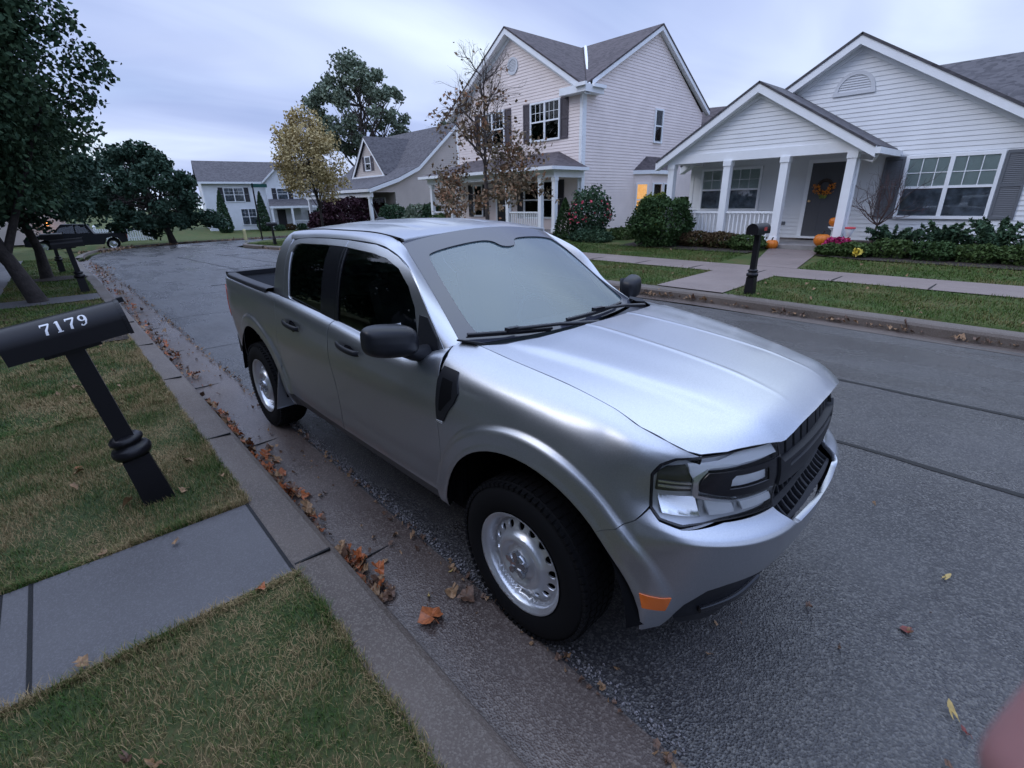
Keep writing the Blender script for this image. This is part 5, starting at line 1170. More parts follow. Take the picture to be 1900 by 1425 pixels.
def fix(g, c, ring):
    """make normals of a torus-like lathe point away from its core circle"""
    V = g.v[-1]; N = g.n[-1]; d = V-np.array(c); rad = d.copy(); rad[:, 1] = 0; core = np.array(c)+unit(rad)*ring; s = ((V-core)*N).sum(1)
    if s.sum() < 0: g.n[-1] = -N
    VV = np.concatenate(g.v); NN = np.concatenate(g.n); g.f = [f if np.cross(VV[f[1]]-VV[f[0]], VV[f[2]]-VV[f[0]])@NN[f[0]] >= 0 else f[::-1] for f in g.f]
dr = np.array([(0, .0), (.036, .0), (.042, -.004), (.050, -.012), (.060, -.020), (.078, -.024), (.092, -.014), (.106, -.006), (.120, -.010), (.132, -.024), (.146, -.036), (.163, -.043), (.178, -.048), (.188, -.056), (.194, -.056), (.198, -.040), (.205, -.018), (.212, -.010), (.219, -.006), (.224, -.001), (.229, .002), (.232, .0)])
_rim = pch(dr[:, 0], dr[:, 1:])
def rimfn(cx_):
    def f(a, b):
        r = np.hypot(a, b); d = _rim(np.clip(r, 0, .232))[:, 0]; return np.stack([cx_+a, -.872-d, .362+b], 1)
    return f
for cx_ in (.02*0, -3.076):
    T = both('wheel', lambda g, cx_=cx_: merge(g, wheel(cx_, 1)), M_RUB)
    holes = [circle(.163*math.cos(q), .163*math.sin(q), .0185, 18) for q in np.arange(16)*2*np.pi/16+.1]
    both('rim', lambda g, cx_=cx_: panel(g, rimfn(cx_), circle(0, 0, .2305, 90), holes+[circle(0, 0, .048, 24)], .0075, 1, out=(0, -1, 0), th=.012), M_STEEL, T)
    def barrel(g, cx_=cx_):
        g.lathe([(.225, 0), (.205, .03), (.20, .17)], 64, (cx_, -.865, .362), (0, 1, 0)); g.n[-1] = -g.n[-1] if (g.n[-1]*(g.v[-1]-np.array([cx_, -.8, .362]))*[1, 0, 1]).sum() > 0 else g.n[-1]; g.poly([(cx_+.22*math.cos(q), -.74, .362+.22*math.sin(q)) for q in np.linspace(0, 2*np.pi, 40)[:-1]])
    both('brake_disc', barrel, M_DARK, T)
    def capf(g, cx_=cx_):
        g.lathe([(.052, -.016), (.050, .002), (.044, .010), (.030, .013), (.0, .014)], 30, (cx_, -.872+.004, .362), (0, -1, 0))
        for q in range(5):
            a = q*2*np.pi/5+.35; c = np.array([cx_+.040*math.cos(a), -.875, .362+.040*math.sin(a)]); u = np.array([math.cos(a), 0, math.sin(a)]); v = np.array([-math.sin(a), 0, math.cos(a)])
            P = [c+u*.021*math.cos(w)*1.15+v*.016*math.sin(w)+np.array([0, -.010, 0]) for w in np.arange(6)*np.pi/3]; g.slab(P if np.cross(P[1]-P[0], P[2]-P[0])[1] < 0 else P[::-1], .02)
    both('hub_cap', capf, mat('hub_plastic', (.42, .44, .48), .22, .85), T)
# load bed
g = G(); g.box(-3.95, -2.66, -.70, .70, .66, .72); g.box(-2.72, -2.66, -.70, .70, .72, 1.17); BF = mk('load_bed', g, M_BED, TR)
def bedw(g):
    g.box(-3.93, -2.70, -.735, -.705, .72, 1.19)
both('bed_wall', bedw, M_BED, BF)
def cap(g):
    xs_ = np.linspace(-4.06, -2.66, 20); o_ = side(xs_, np.full(20, 8.0)); A = np.array([[p+np.array([0, -.022, -.022]), p+np.array([0, -.016, .012]), p+np.array([0, .0, .022]), p+np.array([0, .055, .022]), p+np.array([0, .085, .010]), p+np.array([0, .088, -.03])] for p in o_]); g.grid(A)
    if g.n[-1][:, 2].sum() < 0: g.n[-1] = -g.n[-1]; g.f = [q[::-1] for q in g.f]
both('bed_rail_cap', cap, M_BLK, BF)
g = G(); g.box(-3.975, -3.90, -.71, .71, .72, 1.185); mk('tailgate_inner', g, M_BED, tg); g = G(); g.box(-4.0, -3.885, -.74, .74, 1.187, 1.225); mk('tailgate_cap', g, M_BLK, tg)

# the nose narrows slightly towards the front
def warp_truck():
    seen = set(); st = [TR]
    while st:
        o = st.pop(); st += children_of(o)
        if o.type != 'MESH' or o.data.name in seen: continue
        seen.add(o.data.name); me = o.data; n_ = len(me.vertices)*3; co = np.zeros(n_); me.vertices.foreach_get('co', co); co = co.reshape(-1, 3)
        f = np.clip((co[:, 0]+.45)/1.2, 0, 1); f = f*f*(3-2*f); d = co[:, 1]+.875; co[:, 1] = -.875+d*(1-.08*f); co[:, 0] -= .040*f*d
        gz_ = np.clip((co[:, 2]-1.10)/.25, 0, 1)*(co[:, 0] < -.30)*(co[:, 1] > .54); co[:, 1] -= .68*(co[:, 1]-.54)*gz_*gz_*(3-2*gz_)*(co[:, 1] < .84)
        fm = (co[:, 0] < -.4) & (co[:, 1] > .80); co[fm, 1] = .80+(co[fm, 1]-.80)*.52
        me.vertices.foreach_set('co', co.ravel()); me.update()
warp_truck()

# ------------------------------------------------------------ trees and shrubs
def leafmat(name, a, b, c=None, sc=1.3, rough=.6):
    m = bpy.data.materials.new(name); m.use_nodes = True; n = m.node_tree; p = n.nodes['Principled BSDF']; L = n.links; t = n.nodes.new('ShaderNodeTexCoord')
    q = n.nodes.new('ShaderNodeTexNoise'); q.inputs['Scale'].default_value = sc; q.inputs['Detail'].default_value = 3; L.new(t.outputs['Object'], q.inputs['Vector'])
    w_ = n.nodes.new('ShaderNodeTexWhiteNoise'); L.new(t.outputs['Object'], w_.inputs[0])
    g_ = n.nodes.new('ShaderNodeNewGeometry'); mm = n.nodes.new('ShaderNodeMath'); mm.operation = 'MULTIPLY_ADD'; L.new(g_.outputs['Random Per Island'], mm.inputs[0]); mm.inputs[1].default_value = .35; L.new(q.outputs['Fac'], mm.inputs[2])
    r = n.nodes.new('ShaderNodeValToRGB'); e = r.color_ramp.elements; e[0].position = .42; e[0].color = (*a, 1); e[1].position = .95; e[1].color = (*(c or b), 1); k = e.new(.68); k.color = (*b, 1)
    L.new(mm.outputs[0], r.inputs[0]); L.new(r.outputs[0], p.inputs['Base Color']); p.inputs['Roughness'].default_value = rough; p.inputs['Specular IOR Level'].default_value = .10
    MATS[name] = m; return m
M_LDK = leafmat('leaf_dark', (.030, .060, .036), (.048, .090, .050), (.068, .110, .055))
M_LDK2 = leafmat('leaf_deep', (.028, .056, .040), (.045, .082, .055))
M_LMID = leafmat('leaf_hazed', (.12, .155, .115), (.17, .21, .15), (.20, .24, .165))  # greens lightened to paint in the haze over distant trees
M_LYEL = leafmat('leaf_yellow', (.30, .25, .12), (.46, .37, .18), (.52, .43, .24), 1.0)
M_LBRN = leafmat('leaf_russet', (.15, .13, .08), (.21, .145, .09), (.27, .13, .07), 1.5)
M_LPUR = leafmat('leaf_purple', (.028, .012, .020), (.050, .022, .032))
M_LBUSH = leafmat('leaf_bush', (.022, .045, .018), (.040, .075, .026))
M_LYG = leafmat('leaf_yellowgreen', (.12, .16, .035), (.22, .26, .05))
M_LGRN = leafmat('leaf_lowgreen', (.035, .062, .022), (.060, .095, .030))
M_LRED = leafmat('leaf_reddish', (.06, .045, .025), (.09, .055, .030), (.045, .065, .022))
M_PINK = mat('pink_flowers', (.50, .05, .09), .6, var=.5, vscale=20)
M_BARK = mat('bark', (.030, .024, .022), .9, var=.35, vscale=9, bump=.9, bscale=18, bdist=.02)
M_BARKG = mat('bark_grey', (.075, .060, .055), .9, var=.3, vscale=9, bump=.6, bscale=20, bdist=.01)
def leafquads(g, P, size, rng, flat=0.0, elong=1.5):
    n = len(P); u = unit(rng.standard_normal((n, 3))+np.array([0, 0, 0])); w_ = rng.standard_normal((n, 3)); v = unit(np.cross(u, w_)); s = size*rng.uniform(.6, 1.3, (n, 1))
    nn = np.cross(u, v)
    if flat: nn2 = unit(nn*(1-flat)+np.array([0, 0, 1.])*flat); u = unit(u-nn2*(u*nn2).sum(1, keepdims=True)); v = np.cross(nn2, u)
    a = P-u*s*elong*.5; b = P+v*s*.5+nn*s*.1; c = P+u*s*elong*.5; d = P-v*s*.5+nn*s*.1
    V = np.stack([a, b, c, d], 1).reshape(-1, 3); F = np.arange(4*n).reshape(-1, 4)
    g.v.append(V); g.n.append(np.zeros_like(V)); g.f += [tuple(q) for q in (F+g.c).tolist()]; g.mi += [0]*n; g.c += 4*n
def clumpy(rng, clumps, n, shell=.55):
    c = np.array([q[0] for q in clumps], float); r = np.array([np.broadcast_to(q[1], 3) for q in clumps], float); wt = r.prod(1)**(2/3); k = rng.choice(len(c), n, p=wt/wt.sum())
    d = unit(rng.standard_normal((n, 3))); rad = (shell+(1-shell)*rng.random(n)**.6)[:, None]*rng.uniform(.75, 1.12, (n, 1)); return c[k]+d*r[k]*rad
def tree(name, label, base, cc, cr, nclump, nleaf, ls, lm, tr=.16, seed=1, group=None, bark=None, clump=.34, extra=(), lean=None, shell=.3, branch=2, cat='tree', low=-.75, taper=0.0, forks=()):
    rng = np.random.default_rng(seed); base = np.array(base, float); cc = np.array(cc, float); cr = np.array(cr, float)
    T = empty(name, tuple(base), label, cat, group); cl = []
    while len(cl) < nclump:
        d = rng.uniform(-1, 1, 3)
        if np.linalg.norm(d) > 1 or d[2] < low: continue
        k = np.linalg.norm(d); d = d/max(k, 1e-3)*(.35+.65*k**.6)*.85
        f = 1-taper*max(0, d[2])
        cl.append((cc+d*cr*[f, f, 1], cr*clump*rng.uniform(.7, 1.25)))
    cl += [(np.array(a, float), np.broadcast_to(b, 3)) for a, b in extra]
    g = G(); top = cc+np.array([0, 0, cr[2]*.55]); n_ = 8; tp = [base+(top-base)*i/(n_-1)+(np.array([rng.normal(0, .03), rng.normal(0, .03), 0])*np.linalg.norm(cr)*.5 if 0 < i < n_-1 else 0) for i in range(n_)]
    if lean is not None: tp = [p+np.array(lean)*math.sin(math.pi*i/(n_-1)) for i, p in enumerate(tp)]
    tp[0] = base-np.array([0, 0, .05]); g.tube(np.array(tp)-base, np.linspace(tr, tr*.18, n_)*np.array([1.35]+[1]*(n_-1)), 10)
    for f in forks: g.tube(np.array(f[0], float)-base, f[1], 8)
    for c, r in cl[:60]:
        k = min(n_-2, max(2, int(rng.uniform(.28, .85)*n_))); s = tp[k]; mid = (s+c)/2+rng.normal(0, .06, 3)*np.linalg.norm(cr)*.6+np.array([0, 0, -.05]); g.tube(np.array([s, mid, c])-base, [tr*.32, tr*.2, tr*.05], 5, caps=False)
        for _ in range(branch):
            e = c+unit(rng.standard_normal(3))*r*.9; g.tube(np.array([mid, (mid+e)/2+rng.normal(0, .05, 3), e])-base, [tr*.13, tr*.08, tr*.02], 4, caps=False)
    mk('trunk', g, bark or M_BARK, T)
    if nleaf:
        g = G(); P = clumpy(rng, cl, nleaf, shell)-base; leafquads(g, P, ls, rng); mk('crown', g, lm, T, custom=False)
    return T
def bush(name, label, base, r, n, ls, lm, seed=1, group=None, cat='shrub', kind=None, shape='ball', stem=True, shell=.75):
    rng = np.random.default_rng(seed); base = np.array(base, float); r = np.array(r, float); T = empty(name, tuple(base), label, cat, group) 
    n_ = n; d = unit(rng.standard_normal((n_, 3))); rad = (shell+(1-shell)*rng.random(n_)**.5)[:, None]*(1+.07*np.sin(d[:, :1]*7+seed)+.06*np.sin(d[:, 1:2]*9)+.06*np.sin(d[:, 2:]*8+2))*rng.uniform(.93, 1.06, (n_, 1)); P = d*rad
    if shape == 'cone': z = rng.random(n_)**1.4; a = rng.uniform(0, 2*np.pi, n_); q = (1-z**1.15)**.8*rng.uniform(.75, 1.05, n_)*np.minimum(1, (z+.12)*4); P = np.stack([q*np.cos(a), q*np.sin(a), z*2-1], 1)
    if shape == 'dome': P[:, 2] = np.abs(P[:, 2])*2-1; P[:, :2] *= np.where(P[:, 2:] < -.3, .9, 1)
    P = P*r+[0, 0, r[2]]; g = G(); leafquads(g, P, ls, rng); mk('foliage', g, lm, T, custom=False)
    g = G()
    for _ in range(7): e = rng.normal(0, .35, 3)*r; e[2] = r[2]*rng.uniform(.8, 1.4); g.tube([(e[0]*.15, e[1]*.15, -.03), e*[.6, .6, .6], e], [.03, .02, .008], 5)
    mk('stem', g, M_BARK, T)
    return T
# left verge street trees
tree('street_tree', 'large dark tree overhanging the top left corner, behind the 7179 mailbox', (-11.7, -2.45, .15), (-12.2, -3.3, 4.7), (2.6, 2.3, 3.1), 70, 84000, .070, M_LDK, .115, 3, 'street trees on the left verge', clump=.30, lean=(-.1, -.25, 0),
     extra=[((-11.62, -.75, 4.25), (.6, .5, .42)), ((-11.65, -1.1, 4.9), (.6, .5, .4)), ((-11.6, -1.2, 3.2), (.6, .5, .45)), ((-11.7, -1.5, 5.6), (.8, .5, .5)), ((-11.9, -2.2, 2.2), (.9, .8, .5)), ((-12.0, -3.0, 2.0), (.9, .8, .45)), ((-11.7, -1.0, 3.7), (.5, .45, .3)), ((-11.6, -1.15, 6.1), (.7, .5, .5))], forks=[([(-11.83, -2.68, .85), (-11.9, -3.1, 1.8), (-12.2, -3.6, 3.4)], [.075, .06, .035]), ([(-11.83, -2.68, 1.0), (-11.75, -2.2, 2.1), (-11.75, -1.5, 3.6)], [.07, .05, .03])])
tree('street_tree', 'second dark tree on the left verge, standing in a ring of mulch', (-16.3, -2.3, .10), (-16.6, -2.9, 3.9), (2.4, 2.0, 2.6), 50, 44000, .085, M_LDK2, .11, 5, 'street trees on the left verge', clump=.30, low=-.9,
     extra=[((-16.3, -1.1, 2.7), (.9, .7, .5)), ((-16.0, -1.6, 1.9), (1.0, .8, .4)), ((-16.2, -3.2, 1.8), (1, .9, .5))])
g = G(); V, F = cdt(circle(-16.3, -2.1, .62, 30), (), .12); r_ = np.hypot(V[:, 0]+16.3, V[:, 1]+2.1); g.add(np.column_stack([V, rz_(V[:, 0])+.165+.06*np.clip(1-r_/.62, 0, 1)**.7]), F); struct(mk('mulch', g, M_SOIL), 'stuff')
g = G(); P = np.array([(-6.9, -1.56), (-6.9, -2.5), (-7.6, -2.54), (-8.5, -2.54), (-8.7, -1.9), (-8.2, -1.56)]); V, F = cdt(P, (), .1); g.add(np.column_stack([V, np.full(len(V), .152)+.03*RNG.random(len(V))]), F); struct(mk('mulch', g, M_SOIL), 'stuff')
tree('street_tree', 'wide dark tree on the far side of the bend, beside the black pickup', (-46.3, 5.2, -.85), (-46.5, 4.0, 2.9), (4.6, 4.3, 4.0), 72, 19000, .20, M_LDK2, .22, 8, None, clump=.17, low=-.75, shell=.1, taper=.55, extra=[((-46.2, 8.4, .55), (1.2, 1.2, .45)), ((-46.2, 7.8, 1.1), (1.4, 1.3, .6)), ((-46, .4, 2.2), (1.6, 1.5, 1.5)), ((-46, .6, 4.5), (1.5, 1.3, 1.1))])
for i, (x, y, h, r, lb) in enumerate([(-30, -8.5, 9.2, 4.2, 'dark tree mass behind the left pavement, made tall to darken reflections'), (-40, -8, 9.0, 4.6, 'dark tree left of the black pickup, rising above it'), (-23, -8.6, 9.6, 4.2, 'dark bushy tree at the left edge behind the verge trees')]):
    tree('background_tree', lb, (x, y, float(rz_(x))), (x, y, h*.62), (r, r, h*.55), 40, 16000, .24, M_LDK2, .22, 20+i, None, clump=.32, low=-1)  # heights raised so the truck's doors reflect dark foliage instead of sky
# yellow tree and others behind
tree('yellow_tree', 'yellow autumn tree with thin trunk at the corner of the bend', (-29.4, 10.4, -.25), (-29.4, 10.1, 4.25), (2.1, 2.1, 2.75), 64, 11000, .105, M_LYEL, .09, 31, None, bark=M_BARK, clump=.25, shell=.15, taper=.35, extra=[((-29.6, 8.7, 4.3), (.5, .5, .35)), ((-29.3, 12.0, 3.0), (.6, .6, .4)), ((-29.7, 9.2, 5.5), (.4, .4, .5))])
tree('tall_tree', 'tall green tree rising behind the yellow tree and the beige house', (-52, 25.6, 0), (-52, 25.4, 10.6), (4.9, 5.4, 4.8), 70, 15000, .24, M_LMID, .30, 41, None, bark=M_BARKG, clump=.15, shell=.0, low=-1, extra=[((-53.5, 20.9, 11.2), (1.3, 1.1, 1.1)), ((-52, 22, 9), (1.8, 1.6, 1.4)), ((-51, 29.5, 8.0), (2, 1.8, 1.4)), ((-52, 24.5, 14.8), (2.0, 1.9, 1.4))])
tree('tall_tree', 'small green treetop showing over the ridge between the beige and cream houses', (-44, 34, 0), (-44, 32.2, 8.2), (3.0, 3.0, 2.6), 20, 7000, .28, M_LMID, .25, 43, None, bark=M_BARKG)
# sparse russet tree in front of the cream house
def sparse_tree():
    rng = np.random.default_rng(77); b = np.array([-11.8, 8.75, .19]); T = empty('bare_street_tree', tuple(b), 'half-bare street tree with russet leaves in front of the cream house', 'tree'); g = G(); leafP = []
    def grow(p, d, l, r, lv):
        n_ = 4; pts = [p]
        for i in range(n_): d = unit(d+rng.normal(0, .10, 3)+np.array([0, 0, .05])); pts.append(pts[-1]+d*l/n_)
        g.tube(np.array(pts)-b, np.linspace(r, r*.55, n_+1), 6 if lv < 2 else 4, caps=False)
        if lv >= 2:
            for q in pts[1:]:
                hgt = q[2]; 
                pr = np.interp(hgt, [1.4, 2.2, 3.2, 4.0, 5.2], [1.8, 2.8, 1.5, .35, .02])
                for _ in range(rng.poisson(pr)): leafP.append(q+rng.normal(0, .11, 3))
        if lv < 4:
            for i in range(rng.integers(3, 5)):
                q = pts[rng.integers(1, n_+1)]; a = rng.normal(0, 1, 3); a -= d*np.dot(a, d); nd = unit(d*.85+unit(a)*rng.uniform(.5, .85)); grow(q, nd, l*rng.uniform(.55, .75), r*.5, lv+1)
    tr = [b, b+[0, .02, .9], b+[.03, 0, 1.7], b+[.0, .0, 2.6], b+[.05, .0, 3.6], b+[0, .05, 4.6], b+[.05, 0, 5.5]]
    g.tube(np.array(tr)-b, [.085, .07, .062, .05, .036, .022, .008], 10)
    for z in np.linspace(1.45, 5.1, 23):
        i = min(5, int(z/.9)); p = np.array([b[0], b[1], b[2]+z]); a = rng.uniform(0, 2*np.pi); dx = np.array([math.cos(a), math.sin(a), .75 if z > 2.2 else .15]); grow(p, unit(dx), np.interp(z, [1.4, 2.6, 5], [1.1, 1.45, .6]), .022, 1)
    mk('trunk', g, M_BARKG, T); g = G(); leafquads(g, np.array(leafP)-b, .085, rng); mk('crown', g, M_LBRN, T, custom=False); return T
sparse_tree()
def small_bare():
    rng = np.random.default_rng(5); b = np.array([-2.25, 13.9, .42]); T = empty('small_bare_tree', tuple(b), 'small leafless ornamental tree by the left shutter of the big window', 'tree'); g = G()
    def grow(p, d, l, r, lv):
        pts = [p]
        for i in range(3): d = unit(d+rng.normal(0, .14, 3)+[0, 0, .12]); pts.append(pts[-1]+d*l/3)
        g.tube(np.array(pts)-b, np.linspace(r, r*.5, 4), 4, caps=False)
        if lv < 3:
            for _ in range(3): nd = unit(d+rng.normal(0, .55, 3)); grow(pts[rng.integers(1, 4)], nd, l*.68, r*.55, lv+1)
    g.tube([(0, 0, 0), (.0, 0, .3), (.04, 0, .62)], [.035, .03, .025], 8)
    for i in range(9): a = i/9*2*np.pi; grow(b+[.04, 0, .6], unit(np.array([math.cos(a)*.8, math.sin(a)*.8, .75])), .75, .016, 0)
    mk('branches', g, mat('bark_red', (.085, .05, .045), .9), T)
small_bare()
# shrubs
lz = lambda x, y: float(lawn_r(x, y))
bush('round_bush', 'big round clipped dark-green bush left of the white house porch', (-7.7, 12.5, lz(-7.7, 12.5)-.1), (.98, .95, .78), 9000, .06, M_LBUSH, 3)
bush('ball_bush', 'small ball bush on the porch end of the white house, behind the corner post', (-9.0, 16.2, 1.1), (.36, .36, .36), 1800, .06, M_LBUSH, 4)
bush('yellow_bush', 'bright yellow-green bush showing above the round bush', (-8.9, 14.1, .5), (.62, .5, .72), 3000, .07, M_LYG, 5)
bush('cone_bush', 'cone-shaped evergreen at the right end of the cream house porch', (-12.1, 12.9, lz(-12, 12.9)-.12), (.52, .5, .80), 4000, .05, M_LBUSH, 6, shape='cone')
T = bush('rose_bush', 'tall shrub with pink-red blooms by the corner of the cream house', (-11.1, 13.2, .3), (.85, .7, .98), 3600, .075, M_LDK, 7, shell=.35)
g = G(); rng = np.random.default_rng(8); P = unit(rng.standard_normal((230, 3)))*[.85, .7, .95]+[0, 0, .98]; P = P[(P[:, 1] < .2) & (P[:, 2] > .6) & ((P[:, 2] < 1.5))]; leafquads(g, P, .085, rng); mk('blooms', g, M_PINK, T, custom=False)
bush('low_shrub', 'dark low shrub at the foot of the rose bush', (-10.6, 12.6, .22), (.9, .5, .28), 2400, .06, M_LDK, 9)
bush('low_shrub', 'small green shrub against the side wall of the cream house', (-9.9, 13.6, .25), (.55, .5, .28), 1800, .06, M_LGRN, 10)
for i, (x, y, rx, rz2, m_, lb) in enumerate([(-6.55, 12.75, .62, .24, M_LRED, 'low reddish hedge shrub nearest the round bush'), (-5.75, 12.72, .60, .24, M_LRED, 'low reddish hedge shrub in the middle below the porch railing'), (-4.95, 12.6, .52, .22, M_LGRN, 'low green shrub beside the pumpkin at the porch step')]):
    bush('hedge_shrub', lb, (x, y, lz(x, y)-.04), (rx, .42, rz2), 2600, .05, m_, 20+i, 'low shrubs below the porch')
g = G(); V, F = cdt([(-8.8, 11.9), (-4.6, 11.9), (-4.5, 13.2), (-8.8, 13.2)], (), .25); g.add(np.column_stack([V, lawn_r(V[:, 0], V[:, 1])+.02]), F); V, F = cdt([(-3.0, 12.2), (-2.0, 11.95), (3.5, 11.8), (5, 15.1), (-2.9, 15.1), (-3.0, 13)], (), .25); g.add(np.column_stack([V, lawn_r(V[:, 0], V[:, 1])+.02]), F); struct(mk('planting_soil', g, M_SOIL), 'stuff')
k = 0
for x, y, rx, rz2, m_, lb in [(-2.75, 12.5, .34, .15, M_LGRN, 'leftmost low green ground-cover clump right of the house path'), (-2.25, 12.45, .40, .18, M_LGRN, 'low green clump under the small bare tree'), (-1.55, 12.6, .48, .22, M_LGRN, 'low green clump below the left edge of the big window'), (-.75, 12.55, .46, .22, M_LBUSH, 'darker low clump below the middle of the big window'), (.0, 12.6, .46, .20, M_LGRN, 'low green clump below the right edge of the big window'), (.75, 12.55, .46, .22, M_LGRN, 'low green clump at the right edge of the picture')]:
    bush('ground_cover', lb, (x, y, lz(x, y)-.03), (rx, .36, rz2), 1900, .05, m_, 40+k, 'low clumps along the flower bed'); k += 1
def juniper(x, y, label, s, seed):
    rng = np.random.default_rng(seed); b = np.array([x, y, lz(x, y)]); T = empty('juniper', tuple(b), label, 'shrub', 'spreading junipers under the big window'); g = G(); gs = G(); P = []
    for i in range(34):
        a = rng.uniform(0, 2*np.pi); el = rng.uniform(.30, 1.2); L_ = s*rng.uniform(.55, 1.0)*(1.15-.35*el); d = np.array([math.cos(a)*math.cos(el), math.sin(a)*math.cos(el), math.sin(el)]); pts = [np.array([0, 0, .02])+d*L_*u+np.array([0, 0, .10*math.sin(u*3)*s]) for u in np.linspace(0, 1, 5)]
        gs.tube(pts, [.014, .01, .008, .005, .002], 4, caps=False)
        for u in rng.random(70): q = pts[0]+(pts[-1]-pts[0])*(.25+.75*u)+np.array([0, 0, .10*math.sin((.25+.75*u)*3)*s]); P.append(q+rng.normal(0, .035*s*(1.2-u), 3))
    leafquads(g, np.array(P), .05, rng, elong=2.2); mk('foliage', g, M_LDK, T, custom=False); mk('stem', gs, M_BARK, T)
juniper(-1.75, 13.6, 'spiky dark juniper nearest the small bare tree', .95, 1); juniper(-.75, 13.5, 'spiky dark juniper in the middle under the big window', 1.05, 2); juniper(.15, 13.4, 'largest spiky juniper at the right under the big window', 1.2, 3)
# bushes and hedges further left
bush('purple_bush', 'large dark purple-leaved bush in front of the beige house', (-32.5, 13.9, -.3), (1.6, 2.4, 1.25), 8000, .13, M_LPUR, 60)
bush('purple_bush', 'second smaller purple bush left of the big purple one', (-34.5, 12.6, -.35), (1.0, 1.0, .85), 3000, .13, M_LPUR, 61)
for i, (x, y, rx, rz2, m_, lb) in enumerate([(-27.5, 14.2, 1.1, .85, M_LDK, 'dark green shrub in front of the beige house side wall'), (-25.0, 14.4, 1.0, .8, M_LMID, 'greyish green shrub left of the cream house porch'), (-23.2, 14.2, .7, .8, M_LDK, 'dark shrub against the left end of the cream house porch'), (-20.6, 13.0, .7, .55, M_LGRN, 'shrub in front of the left porch posts of the cream house')]):
    bush('shrub', lb, (x, y, lz(x, y)-.1), (rx, rx*.8, rz2), 3200, .10, m_, 70+i)
for i, (x, y, h, rr, lb) in enumerate([(-60.2, 12.4, 2.15, .85, 'narrow arborvitae left of the far house ground-floor window'), (-60.0, 16.3, 2.1, .8, 'narrow arborvitae right of the far house ground-floor window'), (-58.6, 22.3, 1.5, .9, 'dark shrub at the right end of the far house porch')]):
    bush('arborvitae', lb, (x, y, -.95), (rr, rr, h), 3500, .14, M_LDK, 80+i, 'evergreens in front of the far house', shape='cone')
for i in range(5): bush('foundation_shrub', ['leftmost low shrub by the far house door', 'second low shrub from the far house door', 'middle low shrub along the far house porch', 'fourth low shrub along the far house porch', 'last low shrub at the far house porch end'][i], (-59.2, 17.6+i*1.25, -.9), (.5, .6, .35), 700, .12, M_LRED if i % 2 else M_LDK, 90+i, 'foundation shrubs of the far house')
# dark tree line closing the far view
def treeline(name, label, pts, r, h, n, m_, seed):
    rng = np.random.default_rng(seed); g = G(); cl = [(np.array([x+rng.normal(0, 1), y+rng.normal(0, 1), z+h*rng.uniform(.3, .8)]), np.array([r, r, h*.45])*rng.uniform(.7, 1.2)) for x, y, z in pts for _ in range(5)]
    leafquads(g, clumpy(rng, cl, n, .5), .38, rng); o = mk(name, g, m_, custom=False); o['kind'] = 'stuff'; return o
treeline('distant_trees', '', [(-75, y, -1) for y in range(-60, 12, 6)]+[(-60+i*4, -16-i*.3, -1) for i in range(9)], 3.5, 8, 26000, M_LDK2, 1)
treeline('distant_trees', '', [(-95+i, 30+i*4, 0) for i in range(14)]+[(-40+i*7, 46, 0) for i in range(9)], 4.0, 6, 14000, M_LMID, 2)
treeline('distant_trees', '', [(-20+i*6, -22, 0) for i in range(12)]+[(50, -18+i*7, 0) for i in range(9)], 4.0, 8, 14000, M_LDK2, 3)

for i, (x, y, h, r, lb) in enumerate([(6.5, -9.5, 7.5, 3.4, 'unseen tree added to darken reflections, behind the photographer, right'), (.5, -10.5, 8.5, 4.0, 'unseen tree added to darken reflections, behind the photographer, middle'), (-6.0, -10.0, 7.5, 3.6, 'unseen tree added to darken reflections, left of the photographer'), (-13.5, -9.5, 8, 3.8, 'unseen tree added to darken reflections, behind the verge trees')]):
    tree('added_dark_tree', lb, (x, y, .15), (x, y, h*.56), (r, r*.9, h*.5), 40, 9000, .34, M_LDK2, .2, 220+i, None, clump=.34, low=-1)  # out-of-view trees added so the truck's side reflects dark foliage

